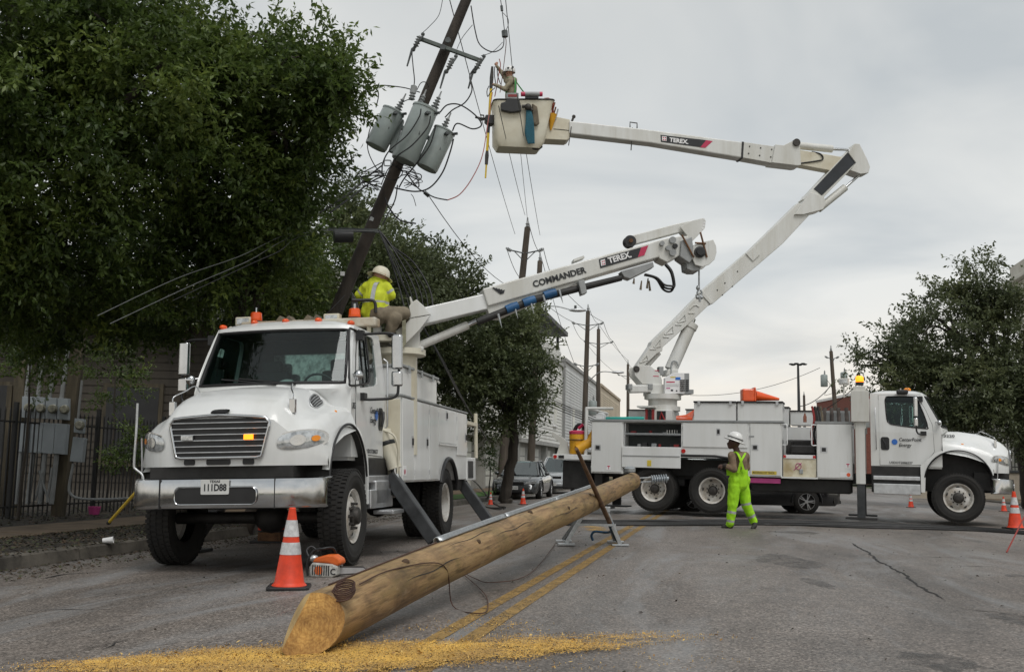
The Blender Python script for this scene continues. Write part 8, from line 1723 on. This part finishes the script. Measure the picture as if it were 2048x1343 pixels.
def crown(name, parent, org, blobs, ntwig, per, ll, lw, m, seed, droop=.15, gap=.0, gs=.9, shell=.45):
    """blobs: (centre, (rx, ry, rz), weight). Twigs with alternate leaves spread through the blobs' volume, denser at the shell, thinned by noise so gaps stay open."""
    g = np.random.default_rng(seed); wts = np.array([b_[2] for b_ in blobs], float); wts /= wts.sum(); ks = 13; nsp = ntwig//ks; which = g.choice(len(blobs), nsp, p=wts)
    C = np.array([tuple(b_[0]) for b_ in blobs])[which]; R = np.array([b_[1] for b_ in blobs])[which]
    d = g.normal(size=(nsp, 3)); d /= np.linalg.norm(d, axis=1)[:, None]; rad = shell+(1.02-shell)*g.random(nsp)**.55
    lump = np.array([mnoise.noise(Vector(q)) for q in (d*1.7+C*.7).tolist()]); rad *= 1+.36*lump; far = g.random(nsp) < .06; rad[far] *= g.uniform(1.0, 1.22, far.sum())
    P = C+d*R*rad[:, None]
    if gap > 0:
        nz = np.array([mnoise.noise(Vector(q)*gs)+.45*mnoise.noise(Vector(q)*gs*2.7) for q in P.tolist()]); k = nz > -gap; P = P[k]; d = d[k]
    # sprays: a short bough with its twigs fanned along it, its leaves of one tone
    ns = len(P); bd = d*.8+g.normal(size=(ns, 3))*.45+np.array([0, 0, .15-droop]); bd /= np.linalg.norm(bd, axis=1)[:, None]; bl_ = ll*g.uniform(5, 9.5, ns)
    tone = np.clip(np.array([mnoise.noise(Vector(q)*1.1) for q in P.tolist()])*.5+.40+.26*(g.random(ns)-.5)+.22*(rad[:ns]*0), 0, 1)
    u = np.tile(np.linspace(0, 1, ks), ns); B = np.repeat(bd, ks, 0); n = ns*ks
    side = g.normal(size=(n, 3)); side -= B*(side*B).sum(1)[:, None]; side /= np.linalg.norm(side, axis=1)[:, None]; side[:, 2] *= .55
    P = np.repeat(P, ks, 0)+B*(np.repeat(bl_, ks)*(u-.5))[:, None]+side*(ll*1.1*g.random(n))[:, None]
    tdir = B*.75+side*.75+g.normal(size=(n, 3))*.25+np.array([0, 0, .12]); tdir /= np.linalg.norm(tdir, axis=1)[:, None]; tone = np.repeat(tone, ks)
    tl = ll*per*.30*g.uniform(.7, 1.3, n)
    T = np.repeat(tdir, per, 0); t = np.tile(np.linspace(.05, 1, per), n); base = np.repeat(P, per, 0)+T*(np.repeat(tl, per)*t)[:, None]
    N_ = len(base); ld = T*.55+g.normal(size=(N_, 3))*.55; ld[:, 2] -= droop; ld /= np.linalg.norm(ld, axis=1)[:, None]
    up_ = g.normal(size=(N_, 3))*.6+np.array([0, -.1, .9]); sd = np.cross(ld, up_); sd /= np.linalg.norm(sd, axis=1)[:, None]+1e-9; nn = np.cross(sd, ld)
    L_ = (ll*g.uniform(.65, 1.25, N_))[:, None]; w = L_*lw
    V = np.stack([base, base+ld*L_*.5+sd*w+nn*L_*.06, base+ld*L_, base+ld*L_*.5-sd*w+nn*L_*.06], 1).reshape(-1, 3)-np.array(tuple(org))
    F = np.arange(N_*4, dtype='i').reshape(-1, 4); tri = np.concatenate([F[:, [0, 1, 2]], F[:, [0, 2, 3]]], 1).reshape(-1, 3)
    me = bpy.data.meshes.new(name); me.vertices.add(len(V)); me.vertices.foreach_set('co', V.astype('f').ravel()); nt_ = len(tri)
    me.loops.add(nt_*3); me.loops.foreach_set('vertex_index', tri.astype('i').ravel()); me.polygons.add(nt_); me.polygons.foreach_set('loop_start', np.arange(0, nt_*3, 3, dtype='i')); me.update(calc_edges=True)
    tw = np.clip(np.repeat(tone+.12*(g.random(n)-.5), per)+.30*(g.random(N_)-.5), 0, 1); a = me.attributes.new('rnd', 'FLOAT', 'POINT'); a.data.foreach_set('value', np.repeat(tw, 4).astype('f')); me.materials.append(m); me.validate()
    o = bpy.data.objects.new(name, me); COL.objects.link(o); o.parent = parent; return o
def limb(parent, org, pts, r0, r1, name='limb', seed=0):
    P = smoothpath([Vector(p) for p in pts], 5); rr_ = random.Random(seed); n = len(P); b = MB()
    P = [p+Vector((rr_.uniform(-1, 1), rr_.uniform(-1, 1), rr_.uniform(-1, 1)))*r0*.25*(0 < i < n-1)-Vector(org) for i, p in enumerate(P)]
    b.tube(P, [r0+(r1-r0)*i/(n-1) for i in range(n)], 10 if r0 > .08 else 6); return b.build(name, W['bark'], parent, smooth=60)
def tree(name, label, base, top, tr, blobs, ntwig, per, ll, lw, m, seed, **k):
    root = empty(name, tuple(base), label, 'tree', 'street trees'); base = Vector(base); top = Vector(top)
    mid = base.lerp(top, .5)+Vector((.15, 0, 0)); limb(root, base, [base-Vector((0, 0, .2)), base+Vector((0, 0, .3)), mid, top], tr, tr*.62, 'trunk', seed)
    for i, b_ in enumerate(blobs):
        c = Vector(b_[0]); a = base.lerp(top, .72+.28*((i*37) % 10)/10)
        limb(root, base, [a, a.lerp(c, .4)+Vector((0, 0, .25)), c.lerp(a, .1), c+(c-a).normalized()*b_[1][0]*.45], tr*.42, tr*.07, 'limb', seed+i)
        rr_ = random.Random(seed*7+i)
        for j in range(3):
            e = c+Vector((rr_.uniform(-1, 1)*b_[1][0], rr_.uniform(-1, 1)*b_[1][1], rr_.uniform(-.6, 1)*b_[1][2]))*.75; limb(root, base, [c.lerp(a, .35), c.lerp(e, .45)+Vector((0, 0, .1)), e], tr*.14, tr*.04, 'branch', seed+i*5+j)
    crown('crown', root, base, blobs, ntwig, per, ll, lw, m, seed, **k); return root
def bl(px, py, Y, rpx, rpy, ry, w=1.0):      # crown mass given by its place in the view, its depth and its size
    s = Y/2000; return (at(px, py, Y), (rpx*s, ry, rpy*s), w*rpx*rpy*s*s)
# big oaks at the left: one beyond the frame's left side, one on the verge behind the derrick truck
B1 = [bl(40, 60, 12.5, 260, 210, 2.0), bl(60, 330, 13, 250, 230, 1.9), bl(270, 180, 13, 210, 180, 1.7), bl(130, 540, 14.5, 210, 120, 1.3, .8), bl(-60, 480, 13, 160, 200, 1.5), bl(330, 60, 13.5, 130, 85, 1.2, .8), bl(210, 640, 16.5, 150, 60, .9, .8), bl(40, 640, 15.5, 110, 80, .9, .8)]
tree('oak_tree', 'large dark oak filling the upper left corner', (-8.6, 13.4, 0), (-7.3, 13.2, 4.4), .34, B1, 19500, 9, .098, .21, W['leafA'], 21, gap=.30, gs=1.3, shell=.25)
B2 = [bl(520, 200, 14.5, 150, 130, 1.4), bl(640, 170, 14.5, 95, 70, .9, .9), bl(672, 200, 14.3, 40, 45, .6, .8), bl(470, 340, 15, 180, 140, 1.4), bl(600, 330, 15, 75, 70, .9, .8), bl(420, 500, 16, 190, 120, 1.4), bl(560, 540, 18.5, 120, 110, 1.2), bl(350, 620, 17.5, 100, 60, .8, .5), bl(560, 110, 14.5, 85, 55, .8, .7)]
vb = rp(-7.2, 6.9, 0); tree('oak_tree', 'dark oak on the verge whose branches reach toward the leaning pole', (vb.x, vb.y, 0), (-4.6, 17.2, 3.9), .28, B2, 13500, 9, .105, .21, W['leafA'], 33, gap=.22, gs=1.3, shell=.25)
B3 = [bl(680, 450, 26, 95, 85, 1.7), bl(760, 560, 25, 120, 110, 1.8), bl(650, 560, 25, 110, 110, 1.6), bl(560, 620, 24, 120, 90, 1.5), bl(830, 540, 27, 95, 65, 1.5), bl(900, 590, 28, 70, 60, 1.3, .9)]
v3 = rp(-7.3, 15.5, 0); tree('oak_tree', 'greyer oak behind the leaning pole and the seated operator', (v3.x, v3.y, 0), (-3.9, 25.6, 4.2), .26, B3, 10500, 8, .125, .23, W['leafB'], 45, gap=.24, gs=.9, shell=.3)
B4 = [bl(950, 690, 33, 120, 90, 1.9), bl(1030, 735, 33, 72, 85, 1.7), bl(900, 760, 32, 100, 90, 1.8), bl(1000, 800, 32.5, 95, 60, 1.5), bl(1050, 660, 34, 42, 45, 1.0, .8), bl(860, 660, 31, 90, 70, 1.5), bl(1000, 650, 33, 70, 45, 1.3, .8)]
tb = at(1012, 960, 33.5); tree('street_tree', 'rounded street tree with a straight trunk before the white townhouse', (tb.x, 33.5, 0), tuple(at(1022, 800, 33.5)), .22, B4, 11000, 8, .135, .24, W['leafB'], 57, gap=.22, gs=.75, shell=.3)
B5 = [bl(1960, 585, 34, 75, 65, 1.6), bl(1890, 650, 34, 95, 70, 1.8), bl(2010, 680, 34, 80, 110, 1.8), bl(1790, 715, 34, 85, 60, 1.6), bl(1850, 760, 33.5, 110, 65, 1.8), bl(1970, 790, 33, 90, 80, 1.8), bl(2070, 820, 33, 90, 110, 1.9), bl(1745, 730, 34, 55, 42, 1.0, .8), bl(1920, 840, 33, 75, 45, 1.2, .8)]
tb = at(2060, 960, 34.5); tree('oak_tree', 'spreading oak at the right edge behind the bucket truck cab', (tb.x, 34.5, 0), tuple(at(2005, 730, 34.5)), .34, B5, 12500, 8, .135, .24, W['leafD'], 69, gap=.20, gs=.75, shell=.2)
# shrubs by the house and the townhouse gate
for i, (px, py, Y, rx, ry, lab) in enumerate(((262, 900, 20.5, 40, 35, 'dark shrub growing through the iron fence'), (978, 915, 34, 14, 20, 'small bright green shrub by the townhouse gate'), (230, 745, 21.5, 60, 60, 'hanging creeper on the dark clapboard house'), (60, 720, 17.5, 80, 60, 'low oak sprays hanging over the meter bank'))):
    c = at(px, py, Y); r_ = empty('shrub', (c.x, c.y, .03), lab, 'shrub'); limb(r_, (c.x, c.y, .03), [(c.x, c.y, .03), (c.x+.05, c.y, c.z*.6), c], .03, .012, 'stem', i)
    crown('foliage', r_, (c.x, c.y, .03), [bl(px, py, Y, rx, ry, rx*Y/2000*.8)], 420 if i != 1 else 300, 8, .07 if i != 1 else .05, .22, W['leafA'] if i != 1 else leafmat('bright_shrub_leaf', (.05, .11, .02), (.09, .17, .03), (.13, .22, .05)), 90+i, gap=.3, gs=2)
# distant trees closing the street
g = MB(); rr_ = random.Random(3); 
dt_b = [(Vector((rr_.uniform(-160, 190), rr_.uniform(190, 240), rr_.uniform(1, 3))), (rr_.uniform(5, 10), 5, rr_.uniform(3, 5.5)), 1) for _ in range(60)]
dt = crown('distant_trees', None, Vector((0, 0, 0)), dt_b, 3800, 5, .9, .35, W['leafB'], 77); tag(dt, 'far belt of trees along the horizon', 'trees', kind='stuff')
